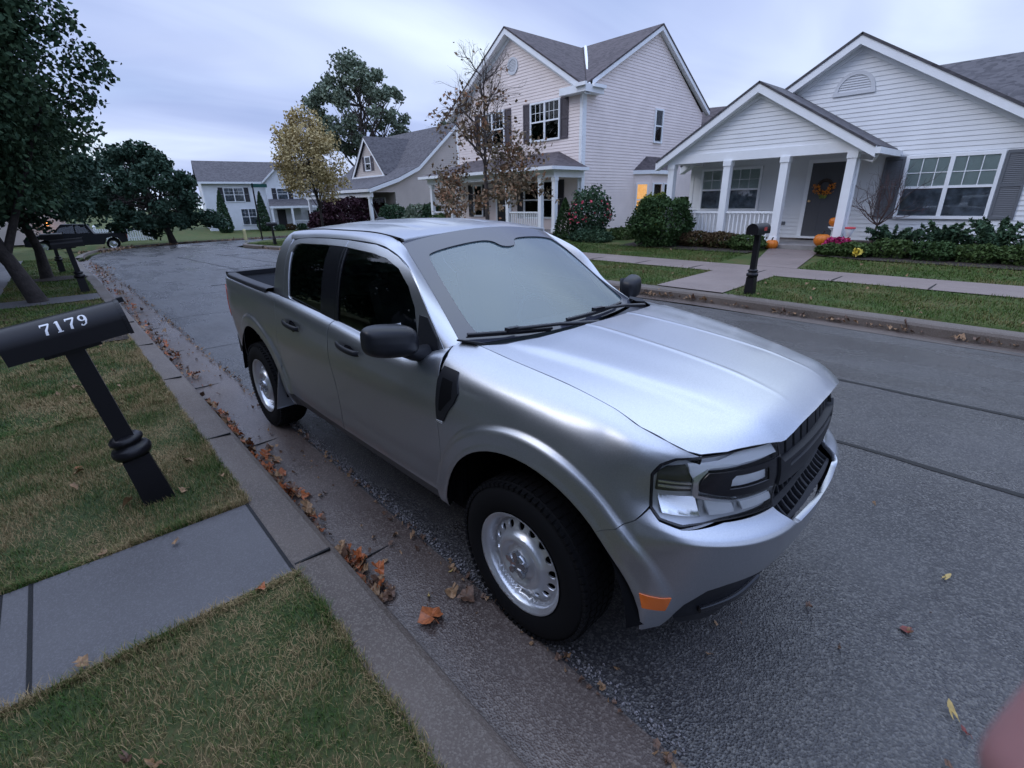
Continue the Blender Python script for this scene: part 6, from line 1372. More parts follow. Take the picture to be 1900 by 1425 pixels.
# ------------------------------------------------------------ mailboxes, vehicle, fence, pumpkins, leaves, grass
M_MB = mat('mailbox_black', (.009, .0085, .011), .36, spec=.3, bump=.15, bscale=200, bdist=.001)
M_NUM = mat('white_numbers', (.70, .70, .72), .6)
def textobj(txt, size, m, parent, M4, ext=.0012, bold=.0):
    c = bpy.data.curves.new('house_number', 'FONT'); c.body = txt; c.size = size; c.extrude = ext; c.align_x = 'CENTER'; c.align_y = 'CENTER'; c.offset = bold; o0 = bpy.data.objects.new('tmp', c); COL.objects.link(o0)
    dg = bpy.context.evaluated_depsgraph_get(); me = bpy.data.meshes.new_from_object(o0.evaluated_get(dg)); bpy.data.objects.remove(o0); me.materials.clear(); me.materials.append(m)
    o = bpy.data.objects.new('house_number', me); COL.objects.link(o); o.parent = parent; o.matrix_local = M4; return o
def serif7179(parent, m, H=.078):
    """old-style serif numerals built from strokes; local x along the box, z up the side"""
    def stroke(g, P, W_, y=0): 
        P = np.array(P, float); P = np.concatenate([P[i]+(P[i+1]-P[i])*np.linspace(0, 1, 6 if len(P) < 8 else 2, endpoint=False)[:, None] for i in range(len(P)-1)]+[P[-1:]]); W_ = np.interp(np.linspace(0, 1, len(P)), np.linspace(0, 1, np.size(W_)), np.atleast_1d(W_)); d = unit(np.gradient(P, axis=0)); nn = np.stack([-d[:, 1], d[:, 0]], 1); W_ = np.broadcast_to(W_, len(P))[:, None]/2; a = P+nn*W_; b = P-nn*W_
        for i in range(len(P)-1): g.append([a[i], b[i], b[i+1], a[i+1]])
    out_ = []
    def seven(): s = []; stroke(s, [(-.28, .40), (.30, .40)], .15); stroke(s, [(-.26, .44), (-.27, .22)], .06); stroke(s, [(.29, .42), (.16, .15), (.0, -.12), (-.05, -.48)], [.10, .12, .16, .18]); return s
    def one(): s = []; stroke(s, [(0, .48), (0, -.46)], .17); stroke(s, [(-.18, -.46), (.18, -.46)], .07); stroke(s, [(-.17, .34), (-.05, .40), (.02, .44)], .08); return s
    def nine(): s = []; a = np.linspace(0, 2*np.pi, 21); P = np.stack([.0+.20*np.cos(a), .20+.235*np.sin(a)], 1); stroke(s, P, .07+.08*np.abs(np.cos(a))); stroke(s, [(.22, .20), (.215, -.05), (.12, -.32), (-.06, -.43), (-.20, -.38)], [.14, .14, .10, .08, .07]); stroke(s, [(-.20, -.32), (-.14, -.36)], .12); return s
    for i, f in enumerate((seven, one, seven, nine)):
        for q in f(): out_.append([(p[0]*H+(i-1.5)*H*.80, p[1]*H) for p in q])
    return out_
def mailbox(root, lean=0.0, number=True, ln=.50, zt=1.06, hinge=True):
    """post at origin, box axis along local y (door towards -y = the street or +y)"""
    g = G(); s = .046
    g.lathe([(.088, -.05), (.088, .30), (.080, .31), (.080, .0)], 4, m=None, hard=True) if False else None
    for (h0, h1, w0, w1) in ((-.06, .30, .078, .066), (.42, zt-.02, .045, .042)):
        b = [(-w0, -w0, h0), (w0, -w0, h0), (w0, w0, h0), (-w0, w0, h0)]; t = [(-w1, -w1, h1), (w1, -w1, h1), (w1, w1, h1), (-w1, w1, h1)]; g.hexa(b, t)
    g.lathe([(.066, .30), (.090, .31), (.098, .33), (.098, .35), (.088, .365), (.070, .375), (.070, .39), (.082, .40), (.084, .415), (.070, .43), (.05, .44), (0, .44)], 24); mk('post', g, M_MB, root)
    g = G(); r = .095; hb = .075; n_ = 16; ar = [(-r, 0)]+[(-r*math.cos(a), hb+r*math.sin(a)) for a in np.linspace(0, math.pi, n_)]+[(r, 0)]
    P0 = np.array([(x, -ln/2, zt+z) for x, z in ar]); P1 = np.array([(x, ln/2, zt+z) for x, z in ar])
    N0 = unit(np.array([(-1, 0, 0)]+[(-math.cos(a), 0, math.sin(a)) for a in np.linspace(0, math.pi, n_)]+[(1, 0, 0)], float)); nA = len(ar)
    g.add(np.concatenate([P0, P1]), [(i, i+1, nA+i+1, nA+i) for i in range(nA-1)], np.concatenate([N0, N0])); g.poly([P0[0], P1[0], P1[-1], P0[-1]]); g.poly(P0); bx = mk('box', g, M_MB, root)
    g = G(); k = 1.05; D0 = np.array([(x*k, ln/2, zt-.004+z*k) for x, z in ar]); D1 = D0+[0, .018, 0]; g.hexa(list(D0[::-1]), list(D1[::-1]))
    g.obox((0, ln/2+.03, zt+hb+r*.95), (.02, 0, 0), (0, .014, 0), (0, 0, .012)); mk('door', g, M_MB, root)
    g = G(); g.box(-.06, .06, -.12, .12, zt-.022, zt-.001); mk('bracket', g, M_MB, root); return bx
# 7179: box lies across the verge, number side towards the camera (+x)
zt7 = .985
MB = empty('mailbox', (-2.10, -1.93, .150), 'black mailbox numbered 7179 on a leaning post, nearest the camera', 'mailbox', 'mailboxes along the street')
bx = mailbox(MB, zt=zt7); MB.rotation_euler = (D2R(9.0), D2R(-1.0), 0.0)
g = G()
hb, r7 = .075, .095
D7 = serif7179(None, None, .062)
def digit_of(q): return int(np.clip(round(np.mean([p[0] for p in q])/(.062*.80)+1.5), 0, 3))
GD = [G() for _ in range(4)]
for q in D7:
    P = []; g = GD[digit_of(q)]
    for a, b in q:
        s_ = b+.085; 
        if s_ < .0 : x, z = r7, s_+hb
        th = s_/r7-.35; th = max(-.5, th); x = r7*math.cos(max(0, th)); z = hb+(r7*math.sin(th) if th > 0 else th*r7); P.append((x+.0016*math.cos(max(0, th)), a+.02, zt7+z+.0016*math.sin(max(0, th))))
    P = np.array(P); 
    cr = np.cross(P[2]-P[0], P[3]-P[1]); g.poly(P if cr[0] > 0 else P[::-1])
for g in GD: mk('digit', g, M_NUM, bx)
def mbox(loc, rz_a, label, tilt=(0, 0), zt=1.02): E_ = empty('mailbox', loc, label, 'mailbox', 'mailboxes along the street'); mailbox(E_, zt=zt); E_.rotation_euler = (tilt[0], tilt[1], rz_a); return E_
mbox((-12.5, -1.72, .15), 0, 'black mailbox on a slim post, second along the left kerb', (0.06, 0), .92)
mbox((-18.9, -1.95, .06), 0, 'black mailbox on a thick post, third along the left kerb', (0, 0), .92)
R_ = mbox((-2.38, 6.98, .155), D2R(180), 'black mailbox with red mark standing in the verge before the white house', (0, 0), 1.03)
g = G(); g.poly([(-.0965, -.10, 1.08), (-.0965, .02, 1.08), (-.0965, .02, 1.14), (-.0965, -.10, 1.14)][::-1]); mk('red_flag', g, mat('red_flag', (.45, .05, .04), .5), R_)
mbox((-27.6, 6.95, float(rz_(-27.6))+.15), D2R(180), 'far black mailbox on the corner verge', (0, 0), 1.0)
# street-name pole
E_ = empty('street_sign', (-33.6, 8.1, -.25), 'thin dark pole with a green street-name blade at the corner', 'street sign'); g = G(); g.tube([(0, 0, 0), (0, 0, 3.35)], .045, 8); mk('pole', g, M_MB, E_)
g = G(); g.box(-.015, .015, -.08, .85, 3.12, 3.32); mk('name_blade', g, mat('sign_green', (.02, .10, .09), .4), E_)
E_ = empty('marker_post', (-43.0, 9.6, -.75), 'short pale yellow marker post on the far verge', 'post'); g = G(); g.lathe([(.12, 0), (.11, .7), (.09, .82), (0, .86)], 10); mk('shaft', g, mat('pale_yellow', (.55, .50, .25), .6), E_)
# black pickup at the bend
def far_pickup():
    T = empty('parked_pickup', (-46.5, -.35, -1.0), 'black pickup truck parked sideways at the bend, beneath the trees', 'pickup truck'); M_K = mat('black_paint', (.005, .006, .009), .35, spec=.2)
    side_ = [(-2.75, .55), (-2.72, 1.12), (-.95, 1.14), (-.90, 1.18), (-.62, 1.80), (.75, 1.84), (1.35, 1.22), (2.65, 1.10), (2.85, .9), (2.85, .48), (2.45, .42), (2.3, .80), (1.95, .92), (1.6, .80), (1.45, .42), (-1.35, .42), (-1.5, .8), (-1.85, .92), (-2.2, .8), (-2.35, .45)]
    V, F = cdt(side_, (), .3); g = G(); w_ = .95
    for s in (1, -1):
        z = V[:, 1]; y = s*(w_-.22*np.clip((z-1.15)/.65, 0, 1)); P = np.column_stack([V[:, 0], y, z]); g.add(P, F if s < 0 else F[:, ::-1], np.tile((0, s, .15), (len(P), 1)))
    n_ = len(side_)
    for i in range(n_):
        a, b = side_[i], side_[(i+1) % n_]; wa = w_-.22*np.clip((a[1]-1.15)/.65, 0, 1); wb = w_-.22*np.clip((b[1]-1.15)/.65, 0, 1); g.poly([(a[0], -wa, a[1]), (a[0], wa, a[1]), (b[0], wb, b[1]), (b[0], -wb, b[1])])
    mk('body', g, M_K, T)
    g = G()
    for s in (1, -1):
        for q in ([(-.70, 1.24), (-.48, 1.72), (.02, 1.74), (.02, 1.24)], [(.10, 1.24), (.10, 1.74), (.70, 1.76), (1.18, 1.26)]): 
            P = [(x, s*(w_-.22*max(0, min(1, (z-1.15)/.65))+.006), z) for x, z in q]; g.poly(P if s < 0 else P[::-1])
    mk('window', g, M_GLASS, T); g = G(); g.box(-.85, 1.1, -.70, .70, .9, 1.22); mk('interior', g, M_ROOM, T)
    for x in (-1.85, 1.95):
        for s in (1, -1):
            g = G(); g.lathe([(0, .0), (.26, .0), (.28, .01)], 20, (x, s*.80, .39), (0, s, 0), hard=True); rm = g
            t = G(); t.lathe([(.26, .0), (.39, -.01), (.40, -.05), (.40, -.22), (.30, -.24)], 20, (x, s*.90, .40), (0, s, 0), hard=True); W_ = mk('wheel', t, M_RUB, T)
            g = G(); g.lathe([(0, .02), (.20, .0), (.25, .015), (.26, .0)], 20, (x, s*.895, .40), (0, s, 0), hard=True); mk('rim', g, M_CHR, W_)
    g = G(); g.box(-2.77, -2.70, -.92, -.76, .75, 1.08); g.box(-2.77, -2.70, .76, .92, .75, 1.08); mk('tail_lamp', g, M_RED, T)
    T.rotation_euler = (0, 0, D2R(-96)); return T
far_pickup()
# white picket fence behind
def fence(p0, p1, z, label, h=1.05):
    F_ = empty('picket_fence', (p0[0], p0[1], z), label, 'fence'); p0 = np.array(p0, float); p1 = np.array(p1, float); L_ = np.linalg.norm(p1-p0); d = (p1-p0)/L_; n_ = np.array([-d[1], d[0]])
    g = G(); g.obox((*(d*L_/2), h*.8), (*(d*L_/2), 0), (*(n_*.02), 0), (0, 0, .05)); g.obox((*(d*L_/2), h*.25), (*(d*L_/2), 0), (*(n_*.02), 0), (0, 0, .05)); mk('rail', g, M_WHITE, F_)
    g = G(); k = int(L_/.17)
    for i in range(k): c = d*L_*i/k; g.obox((*(c-n_*.035), h*.5), (*(d*.055), 0), (*(n_*.012), 0), (0, 0, h*.5))
    mk('pickets', g, M_WHITE, F_)
    for i in range(int(L_/2.2)+1):
        g = G(); c = d*min(L_, i*2.2); g.obox((*c, h*.58), (*(d*.08), 0), (*(n_*.08), 0), (0, 0, h*.58)); g.lathe([(.10, h*1.15), (.12, h*1.18), (0, h*1.28)], 4, (*c, 0.02)); mk('post', g, M_WHITE, F_)
fence((-55.5, -1.0), (-53.5, 5.2), -.85, 'white picket fence behind the black pickup'); 
# glowing porch lamp between the verge trees
E_ = empty('porch_lamp', (-58.8, -1.75, .55), 'small glowing orange porch lamp seen through the left trees', 'lamp'); g = G(); g.lathe([(0, -.05), (.16, .0), (.20, .16), (.0, .26)], 10); mk('bulb', g, mat('orange_glow', (1, .45, .15), .5, emit=((1, .38, .10), 9)), E_); g = G(); g.lathe([(.22, .20), (.08, .36), (0, .38)], 10); g.tube([(0, 0, .34), (0, 0, .55), (-1.0, 0, .55)], .012, 5); mk('cap', g, M_MB, E_)
# dark neighbour house behind the left trees
def neighbour():
    H = empty('neighbour_house', (-60, -4.5, -1.0), 'dim brown-grey house beyond the black pickup, hidden behind the left trees', 'house', None); g = G(); W = Wall((0, 0, 0), (0, 1, 0), (1, 0, 0)); siding(g, W, [(-4, 0), (4, 0), (4, 3), (0, 5.2), (-4, 3)], .15); S = Wall((0, 4, 0), (-1, 0, 0), (0, 1, 0)); siding(g, S, [(0, 0), (10, 0), (10, 3), (0, 3)], .15); mk('wall', g, M_SIDB, H)
    g = G(); g.slab([(-10, 4.4, 2.85), (.3, 4.4, 2.85), (.3, 0, 5.3), (-10, 0, 5.3)], .08); g.slab([(.3, 0, 5.3), (.3, -4.4, 2.85), (-10, -4.4, 2.85), (-10, 0, 5.3)], .08); mk('roof', g, M_SHG, H); window(H, S, 2, 3.6, 1, 2.3, cols=2, backs=[(0, 1, M_CURT)]); window(H, W, -2, -.6, 1, 2.3, backs=[(0, 1, M_CURT)])
neighbour()
# pumpkins and porch decorations
M_PUM = mat('pumpkin_orange', (.62, .17, .012), .45, var=.15, vscale=5)
def pumpkin(loc, r, label):
    T = empty('pumpkin', loc, label, 'pumpkin', 'pumpkins by the porch'); U = np.linspace(-np.pi/2, np.pi/2, 14); V_ = np.linspace(0, 2*np.pi, 61); P = [[(r*math.cos(u)**.8*(1-.09*abs(math.sin(4.5*v))**.5*0-.07*(1-abs(math.sin(5*v))**.6))*math.cos(v), r*math.cos(u)**.8*(1-.07*(1-abs(math.sin(5*v))**.6))*math.sin(v), r*.85+r*.82*math.sin(u)-.12*r*(abs(math.sin(u))**6)) for v in V_] for u in U]
    g = G(); g.grid(np.array(P)); 
    if ((g.v[-1]-[0, 0, r*.85])*g.n[-1]).sum() < 0: g.n[-1] = -g.n[-1]; g.f = [q[::-1] for q in g.f]
    mk('shell', g, M_PUM, T); g = G(); g.tube([(0, 0, r*1.5), (0, 0, r*1.75), (r*.15, 0, r*1.98)], [r*.14, r*.09, r*.11], 6); mk('stalk', g, M_BARK, T)
pumpkin((-4.42, 13.05, .36), .17, 'orange pumpkin at the foot of the third porch post'); pumpkin((-3.20, 13.16, .50), .20, 'large orange-red pumpkin by the porch step, next to pink flowers'); pumpkin((-3.14, 13.75, .98), .15, 'pumpkin raised on a pale stand in front of the grey door')
E_ = empty('plant_stand', (-3.14, 13.75, .5), 'pale stand holding the raised pumpkin by the door', 'stand'); g = G(); g.lathe([(.15, 0), (.12, .02), (.05, .1), (.05, .38), (.14, .44), (.15, .48), (0, .48)], 16); mk('pedestal', g, M_VENT, E_)
bush('flower_clump', 'magenta and pink chrysanthemums beside the large pumpkin', (-2.78, 13.0, .36), (.30, .2, .2), 500, .07, mat('magenta_flowers', (.42, .02, .13), .6, var=.5, vscale=30), 101, cat='flowers')
bush('yellow_flowers', 'tiny yellow bloom in the ground cover right of the path', (-2.10, 12.15, .42), (.09, .08, .08), 90, .06, mat('yellow_bloom', (.75, .60, .10), .6), 102, cat='flowers')
E_ = empty('scarecrow_pot', (-2.62, 13.2, .4), 'small red-topped white funnel decoration behind the pink flowers', 'decoration'); g = G(); g.tube([(0, 0, 0), (0, 0, .45)], .02, 6); mk('stick', g, M_BARK, E_); g = G(); g.lathe([(.03, .36), (.11, .56), (.0, .55)], 16); mk('cone', g, M_VENT, E_); g = G(); g.lathe([(.115, .56), (.12, .57), (.12, .60), (0, .61)], 16); mk('rim', g, mat('red_rim', (.5, .04, .05), .5), E_); g = G(); g.obox((.0, -.05, .22), (.06, 0, 0), (0, .03, 0), (0, 0, .12)); mk('figure', g, mat('red_cloth', (.45, .03, .05), .8), E_)
# ---- leaves
M_LF = [mat('fallen_brown', (.115, .062, .038), .55, var=.35, vscale=60, bump=.5, bscale=90, bdist=.002), mat('fallen_tan', (.24, .14, .07), .6, var=.3, vscale=60), mat('fallen_orange', (.32, .095, .03), .5, var=.3, vscale=60), mat('fallen_yellow', (.42, .30, .10), .55, var=.2, vscale=60), mat('fallen_red', (.16, .025, .018), .5, var=.3, vscale=60)]
def leafshape(g, c, s, yaw, curl, rng, tilt=.3, lobes=True):
    n_ = 15; a = np.linspace(-np.pi*.92, np.pi*.92, n_); r = s*(.55+.35*np.abs(np.cos(a*2.5))*(.6+.4*np.cos(a/2))) if lobes else s*.5*(1-.62*np.abs(np.sin(a)))
    x = r*np.cos(a)*(1 if lobes else 1.25); y = r*np.sin(a); R2 = np.array([[math.cos(yaw), -math.sin(yaw)], [math.sin(yaw), math.cos(yaw)]]); rr = np.hypot(x, y)
    z = curl*s*((x/s)**2*.9-.5*(y/s)**2)+.16*s*rng.standard_normal(n_)*curl+.02*s; z = z-z.min()*.0
    t = rng.normal(0, tilt, 2); z = z+t[0]*x+t[1]*y; z = z-z.min()+.003; xy = np.stack([x, y], 1)@R2.T; P = np.column_stack([xy, z])+c; ctr = np.array([0, 0, float(np.interp(0, [0], [z.mean()*.7]))])+c
    V = np.vstack([ctr, P]); F = [(0, i+1, i+2) for i in range(n_-1)]; g.add(V, F)
    q = np.array([-s*.55, 0]); q = R2@q; g.tube([ctr, ctr+np.array([q[0], q[1], .01]), ctr+np.array([q[0]*1.5, q[1]*1.5, .004])], [.0015, .0012, .001], 4, caps=False)
def gz(x, y):
    r = float(rz_(x))
    if -1.33 < y < -.90: return r-.022+(y+1.33)/.43*.026
    if y <= -1.36: return r+.152
    return r+.004
rngL = np.random.default_rng(99)
def leaf(x, y, s, k, label, curl=.5, lobes=True, yaw=None, tilt=.2, z=None):
    g = G(); leafshape(g, np.zeros(3), s, rngL.uniform(0, 6.28) if yaw is None else yaw, curl, rngL, tilt, lobes); o = mk('fallen_leaf', g, M_LF[k], custom=False); o.location = (x, y, gz(x, y) if z is None else z); tag(o, label, 'leaf', 'fallen leaves lying on their own'); return o

leaf(-.30, -1.17, .075, 2, 'large crumpled orange leaf on the gutter slab beside the front wheel', .55)
leaf(-1.80, -1.235, .070, 2, 'bright orange leaf folded against the kerb, above the leaf pile', .8)
leaf(-1.72, -1.20, .045, 2, 'smaller orange leaf touching the bright folded one by the kerb', .7)
leaf(-.42, -1.105, .030, 3, 'small yellow curled leaf just behind the large crumpled orange one', .6, False)
leaf(-.48, -.93, .026, 3, 'tiny yellow leaf at the gutter edge left of the front tyre', .6, False)
leaf(-.28, -.985, .055, 0, 'brown curled leaf between the large orange leaf and the tyre', .9)
leaf(-.36, -1.01, .045, 1, 'tan curled leaf next to the brown one by the tyre', .9)
leaf(1.25, .82, .050, 3, 'pale oval leaf on the asphalt at the right, farther from the camera', .25, False, yaw=1.2)
leaf(1.385, -.035, .052, 3, 'pale yellow oval leaf on the asphalt in the bottom right corner', .25, False, yaw=2.2)
leaf(1.43, -.085, .034, 4, 'dark red leaf tip beside the pale leaf in the bottom right corner', .3, False, yaw=2.4)
leaf(1.02, -.01, .026, 0, 'small brown leaf on open asphalt below the bumper', .4, False)
leaf(1.19, .30, .030, 4, 'dull red flattened leaf on the asphalt right of the bumper', .1)
leaf(.66, -.44, .026, 1, 'small tan leaf in the shadow under the bumper corner', .4, False)
leaf(.44, -.77, .022, 1, 'single small leaf on the wet asphalt in front of the tyre', .4, False)
leaf(-.27, -2.20, .050, 1, 'curled tan leaf on the grass at the bottom edge', 1.0, False); leaf(-.34, -2.26, .045, 0, 'brown curled leaf on the grass next to the tan one at the bottom edge', 1.0, False)
leaf(-2.05, -1.80, .035, 1, 'pale leaf on the grass right of the mailbox post base', .6); leaf(-2.46, -1.70, .045, 1, 'pale star-shaped leaf on the grass above the post collar', .5); leaf(-2.88, -2.27, .035, 2, 'orange-brown leaf on the grass left of the mailbox post', .4)
leaf(-.84, -1.72, .030, 2, 'small orange leaf at the grass edge below the concrete walk', .6); leaf(-1.66, -2.23, .030, 1, 'pale leaf on the grass edge above the concrete walk', .6); leaf(-1.66, -1.95, .022, 2, 'tiny orange leaf at the upper edge of the concrete walk', .5)
# drifts of litter that nobody could count
def litter(name, spots, m_idx, seed, smin=.015, smax=.043):
    rng = np.random.default_rng(seed)
    for mi in m_idx:
        g = G()
        for (x, y, sx, sy, n, hz) in spots:
            for _ in range(max(1, int(n/len(m_idx)))):
                px = x+rng.normal(0, sx); py = y+rng.normal(0, sy); py = max(py, -1.318) if y < 0 and y > -1.33 else py; leafshape(g, np.array([px, py, gz(px, py)+abs(rng.normal(0, hz))]), rng.uniform(smin, smax), rng.uniform(0, 6.3), rng.uniform(.3, 1.2), rng, .5, rng.random() < .6)
        o = mk(name, g, M_LF[mi], custom=False); o['kind'] = 'stuff'
sp1 = [(-.97, -1.29, .07, .025, 70, .02), (-.85, -1.27, .06, .03, 50, .02), (-.66, -1.29, .05, .02, 50, .02), (-.60, -1.25, .05, .03, 30, .012), (-1.45, -1.28, .10, .03, 40, .01), (-1.95, -1.28, .15, .03, 60, .015), (-2.15, -1.27, .12, .03, 60, .02), (-2.45, -1.22, .10, .05, 45, .02), (-2.8, -1.28, .2, .025, 50, .012), (-3.3, -1.28, .2, .03, 70, .02), (-3.9, -1.27, .25, .03, 60, .015), (-5.3, -1.24, .35, .05, 90, .02), (-6.3, -1.24, .3, .05, 70, .02), (-7.2, -1.24, .4, .05, 90, .02), (-8.6, -1.22, .6, .05, 90, .02), (-10.5, -1.2, .8, .06, 110, .02), (-13.5, -1.15, 1.5, .08, 160, .02), (-18, -1.1, 2, .1, 220, .02), (-23, -1.0, 2.5, .15, 240, .02)]
litter('leaf_litter', [(a, b, c, d, int(n*(.75 if a > -3.5 else .42)), e) for a, b, c, d, n, e in sp1], (0, 1, 2), 1); 
sp2 = [(x, -.90+RNG.normal(0, .012), .18, .018, 16, .004) for x in np.arange(.9, -9, -.45)]+[(x, -.9, .5, .04, 30, .004) for x in np.arange(-9, -26, -1.2)]
litter('leaf_litter', sp2, (0, 1), 2, .008, .022)
sp3 = [(-.8, -1.1, .5, .10, 18, .0), (-2.5, -1.1, .8, .1, 22, .0), (.6, -.3, .5, .3, 7, 0), (1.6, .5, .4, .5, 8, 0), (-6, -1.05, 1.5, .1, 40, 0)]
litter('leaf_litter', sp3, (0, 1), 3, .008, .022)
sp4 = [(x, 6.42+float(ksh(x)), .3, .05, 12, .01) for x in np.arange(3, -5, -.5)]+[(x, 6.40, .6, .06, 26, .01) for x in np.arange(-5, -28, -1.5)]
litter('leaf_litter', sp4, (0, 1), 4, .02, .05)
op = outer[10:60]; sp5 = [(p[0]+.4, p[1]+.25, .5, .5, 60, .01) for p in op[::2]]; litter('leaf_litter', sp5, (0, 1), 5, .05, .10)
sp6 = [(-1.2, -2.0, .9, .4, 4, .01), (-3, -2, 1.2, .4, 7, .01), (-5, -2, 1.5, .5, 14, .01), (-8, -2, 2, .5, 30, .01), (-2.0, 7.6, 2.5, .6, 20, .0), (-1, 11, 2.5, .5, 12, 0)]
def litter2(spots, seed):
    rng = np.random.default_rng(seed); g = G()
    for (x, y, sx, sy, n, hz) in spots:
        for _ in range(n):
            px, py = x+rng.normal(0, sx), y+rng.normal(0, sy)
            if y < 0 and not (-2.54 < py < -1.57): continue
            z = gz(px, py)+.012 if y < 0 else float(lawn_r(px, py))+.03; leafshape(g, np.array([px, py, z]), rng.uniform(.018, .04), rng.uniform(0, 6.3), rng.uniform(.3, 1.1), rng, .5)
    o = mk('leaf_litter', g, M_LF[1], custom=False); o['kind'] = 'stuff'
litter2(sp6, 6)
# ---- grass blades
def bladeM(name, a, b, c, sc):
    return leafmat(name, a, b, c, sc, .55)
M_GB = bladeM('grass_blades', (.040, .090, .020), (.100, .112, .036), (.30, .22, .115), 3.2)
M_GB.node_tree.nodes['Color Ramp'].color_ramp.elements[1].position = .60; M_GB.node_tree.nodes['Color Ramp'].color_ramp.elements[2].position = .76
M_GBR = bladeM('grass_blades_right', (.050, .100, .022), (.075, .118, .030), (.15, .12, .05), .8)
def grass(name, samp, n, h, w_, m, seed, zf, density=None):
    rng = np.random.default_rng(seed); P = samp(rng, n); 
    if density is not None: P = P[rng.random(len(P)) < density(P)]
    n = len(P); z = zf(P[:, 0], P[:, 1]); B = np.column_stack([P, z-.004]); a = rng.uniform(0, 2*np.pi, n); L_ = h*rng.uniform(.45, 1.25, n); lean = rng.uniform(.25, 1.25, n)
    fl = 1/(1+np.exp(-(np.sin(P[:, 0]*3.1+np.sin(P[:, 1]*4.3)*2)+np.sin(P[:, 1]*5.7+P[:, 0]*2.2)-1.0)*3)); L_ *= 1-.35*fl; lean = lean+.5*fl
    d = np.stack([np.cos(a), np.sin(a)], 1); s = np.stack([-np.sin(a), np.cos(a)], 1)*(w_*rng.uniform(.6, 1.3, n))[:, None]
    up = L_*np.cos(np.minimum(lean, 1.45)*.8); ou = L_*np.sin(np.minimum(lean, 1.45)*.8)
    m0 = np.column_stack([B[:, :2]-s, B[:, 2]]); m1 = np.column_stack([B[:, :2]+s, B[:, 2]]); mid = np.column_stack([B[:, :2]+d*(ou*.35)[:, None], B[:, 2]+up*.62]); t = np.column_stack([B[:, :2]+d*ou[:, None], B[:, 2]+up*.95])
    s3 = np.column_stack([s*.7, np.zeros(n)]); V = np.stack([m0, m1, mid+s3, mid-s3, t], 1).reshape(-1, 3); o5 = np.arange(n)*5
    F = [q for i in o5.tolist() for q in ((i, i+1, i+2, i+3), (i+3, i+2, i+4))]
    g = G(); g.v.append(V); g.n.append(np.zeros_like(V)); g.f = F; g.c = len(V); o = mk(name, g, m, custom=False); o['kind'] = 'stuff'; return o
def rect(x0, x1, y0, y1, pw=1.0): return lambda rng, n: np.column_stack([x1-(x1-x0)*rng.random(n)**pw, rng.uniform(y0, y1, n)])
zl = lambda x, y: rz_(x)+.150
def clearwalk(P): return ~(((P[:, 0] > -1.63) & (P[:, 0] < -.85)) | ((P[:, 0] > -12.1) & (P[:, 0] < -11.2)))
wv = lambda P: clearwalk(P)*np.clip(.75+.35*np.sin(P[:, 0]*4.7+1.3*np.sin(P[:, 1]*6))*np.sin(P[:, 1]*5.1+P[:, 0]), .35, 1)
grass('grass', rect(-3.9, 2.2, -3.05, -1.545), 185000, .040, .0013, M_GB, 1, zl, wv)
grass('grass', rect(-9.5, -3.9, -3.05, -1.545, 1.5), 70000, .045, .0022, M_GB, 2, zl, wv)
grass('grass', rect(-29, -9.5, -3.05, -1.545, 1.3), 30000, .06, .005, M_GBR, 3, zl, wv)
grass('grass', lambda rng, n: np.column_stack([rng.choice([-.835, -1.645], n)+rng.normal(0, .012, n), rng.uniform(-3.05, -1.55, n)]), 4500, .06, .0016, M_GB, 4, zl)
grass('grass', lambda rng, n: np.column_stack([rng.uniform(-9, .7, n), -1.553+rng.normal(0, .010, n)]), 14000, .045, .0016, M_GB, 8, zl, lambda P: clearwalk(P)*(.35+.65*(np.sin(P[:, 0]*9+np.sin(P[:, 0]*23))>.1)))
def nowalk(P): return ~((P[:, 1] < 9.04) & (P[:, 0] > -4.1) & (P[:, 0] < -2.75)) & ~((P[:, 1] > 10.2) & (P[:, 0] > -4.6-.0) & (P[:, 0] < -2.7))
grass('grass', rect(-13, 5, 6.70, 9.03), 60000, .06, .005, M_GBR, 5, lambda x, y: lawn_r(x, y), nowalk)
grass('grass', rect(-13, 5, 10.27, 12.1), 36000, .06, .007, M_GBR, 6, lambda x, y: lawn_r(x, y), nowalk)
grass('grass', rect(-32, -13, 6.72, 9.03), 22000, .07, .010, M_GBR, 7, lambda x, y: lawn_r(x, y))
# small stones in the broken asphalt edge along the gutter
rngS = np.random.default_rng(12); g = G()
for _ in range(1500):
    x = rngS.uniform(-3.5, 1.0); y = -.885+abs(rngS.normal(0, .035)); s = rngS.uniform(.002, .0055); c = np.array([x, y, .004+s*.3]); u = unit(rngS.standard_normal(3))*s; v = unit(np.cross(u, rngS.standard_normal(3)))*s*rngS.uniform(.6, 1); w_ = unit(np.cross(u, v))*s*.6; g.obox(c, u, v, w_)
struct(mk('gravel', g, mat('pebble', (.17, .16, .165), .5, var=.5, vscale=90), custom=True), 'stuff')

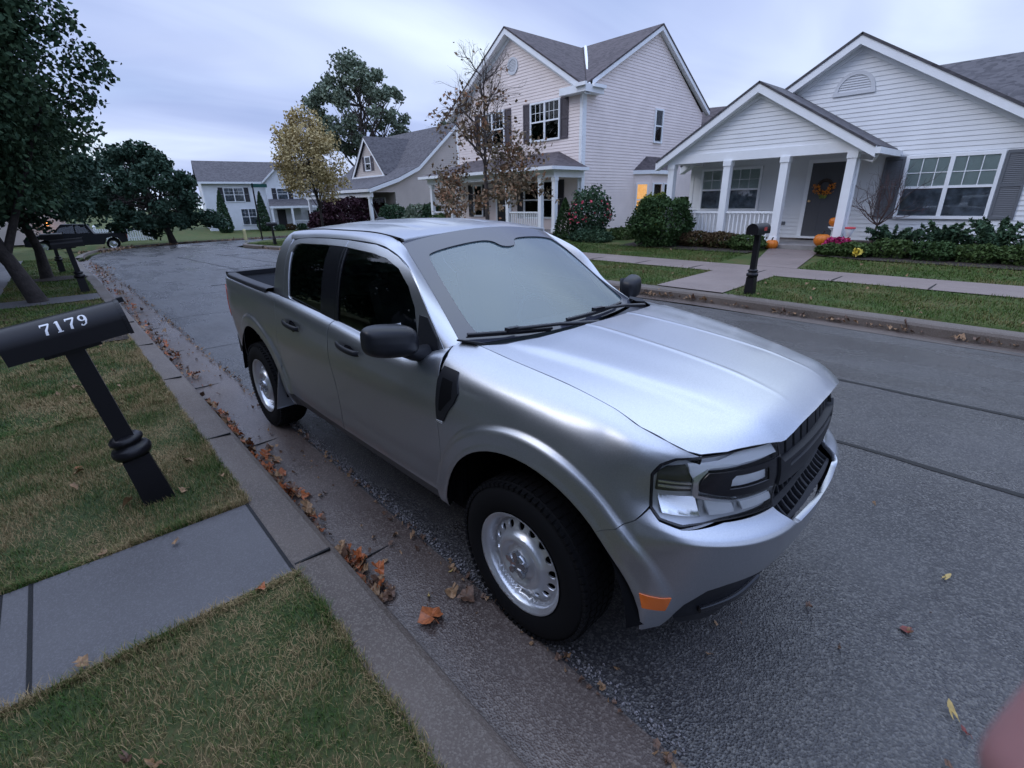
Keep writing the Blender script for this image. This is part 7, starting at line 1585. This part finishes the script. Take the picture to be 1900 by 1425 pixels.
# ------------------------------------------------------------ the photographer's hand beside the lens
def hand():
    M_SKIN = mat('skin', (.30, .15, .15), .55, var=.08, vscale=60, bump=.15, bscale=400, bdist=.0004); M_SKIN.node_tree.nodes['Principled BSDF'].inputs['Subsurface Weight'].default_value = .15; M_SKIN.node_tree.nodes['Principled BSDF'].inputs['Subsurface Radius'].default_value = (.006, .002, .001)
    R = np.array(cam.rotation_euler.to_matrix()); C = np.array(cam.location); W_ = lambda p: C+R@np.array(p, float)
    # positions in metres in the lens frame: x right, y up, -z forward; index fingertip rests at the lower right of the lens
    wrist = (.105, -.125, .045); palm = [(.088, -.098, .020), (.092, -.075, .006)]
    fingers = {'index': [(.094, -.055, -.012), (.090, -.020, -.034), (.0725, -.0245, -.050), (.0560, -.0490, -.0545)],
               'middle': [(.098, -.080, .004), (.104, -.052, -.022), (.100, -.030, -.030), (.096, -.014, -.030)],
               'ring': [(.108, -.086, .012), (.120, -.062, -.010), (.120, -.042, -.020), (.117, -.028, -.022)],
               'little': [(.114, -.096, .022), (.130, -.078, .006), (.132, -.064, -.002), (.131, -.054, -.006)],
               'thumb': [(.080, -.108, .030), (.060, -.094, .034), (.044, -.080, .030), (.034, -.070, .024)]}
    V = []; E = []; Rr = []
    def add(p, r): V.append(tuple(W_(p))); Rr.append(r); return len(V)-1
    w0 = add((.118, -.175, .085), .030); w1 = add(wrist, .026); p0 = add(palm[0], .024); p1 = add(palm[1], .017); E += [(w0, w1), (w1, p0), (p0, p1)]
    for k, P in fingers.items():
        prev = p0 if k in ('thumb', 'little', 'ring') else p1; rs = (.0105, .0088, .0082, .0062) if k != 'thumb' else (.0125, .0105, .0095, .0075)
        if k == 'little': rs = tuple(r*.85 for r in rs)
        for p, r in zip(P, rs): i = add(p, r); E.append((prev, i)); prev = i
    me = bpy.data.meshes.new('person'); me.from_pydata(V, E, []); o = bpy.data.objects.new('person', me); COL.objects.link(o); me.materials.append(M_SKIN)
    sk = o.modifiers.new('skin', 'SKIN'); 
    for i, v in enumerate(me.skin_vertices[0].data): v.radius = (Rr[i], Rr[i]); v.use_root = i == 0
    sk.use_smooth_shade = True; s = o.modifiers.new('sub', 'SUBSURF'); s.levels = 3; s.render_levels = 3
    dg = bpy.context.evaluated_depsgraph_get(); m2_ = bpy.data.meshes.new_from_object(o.evaluated_get(dg)); o.modifiers.clear(); o.data = m2_; m2_.materials.clear(); m2_.materials.append(M_SKIN)
    for p in m2_.polygons: p.use_smooth = True
    tag(o, 'blurred pinkish fingertip of the photographer in the bottom right corner', 'person')
hand()
cam_d.dof.use_dof = True; cam_d.dof.focus_distance = 3.2; cam_d.dof.aperture_fstop = 11.0
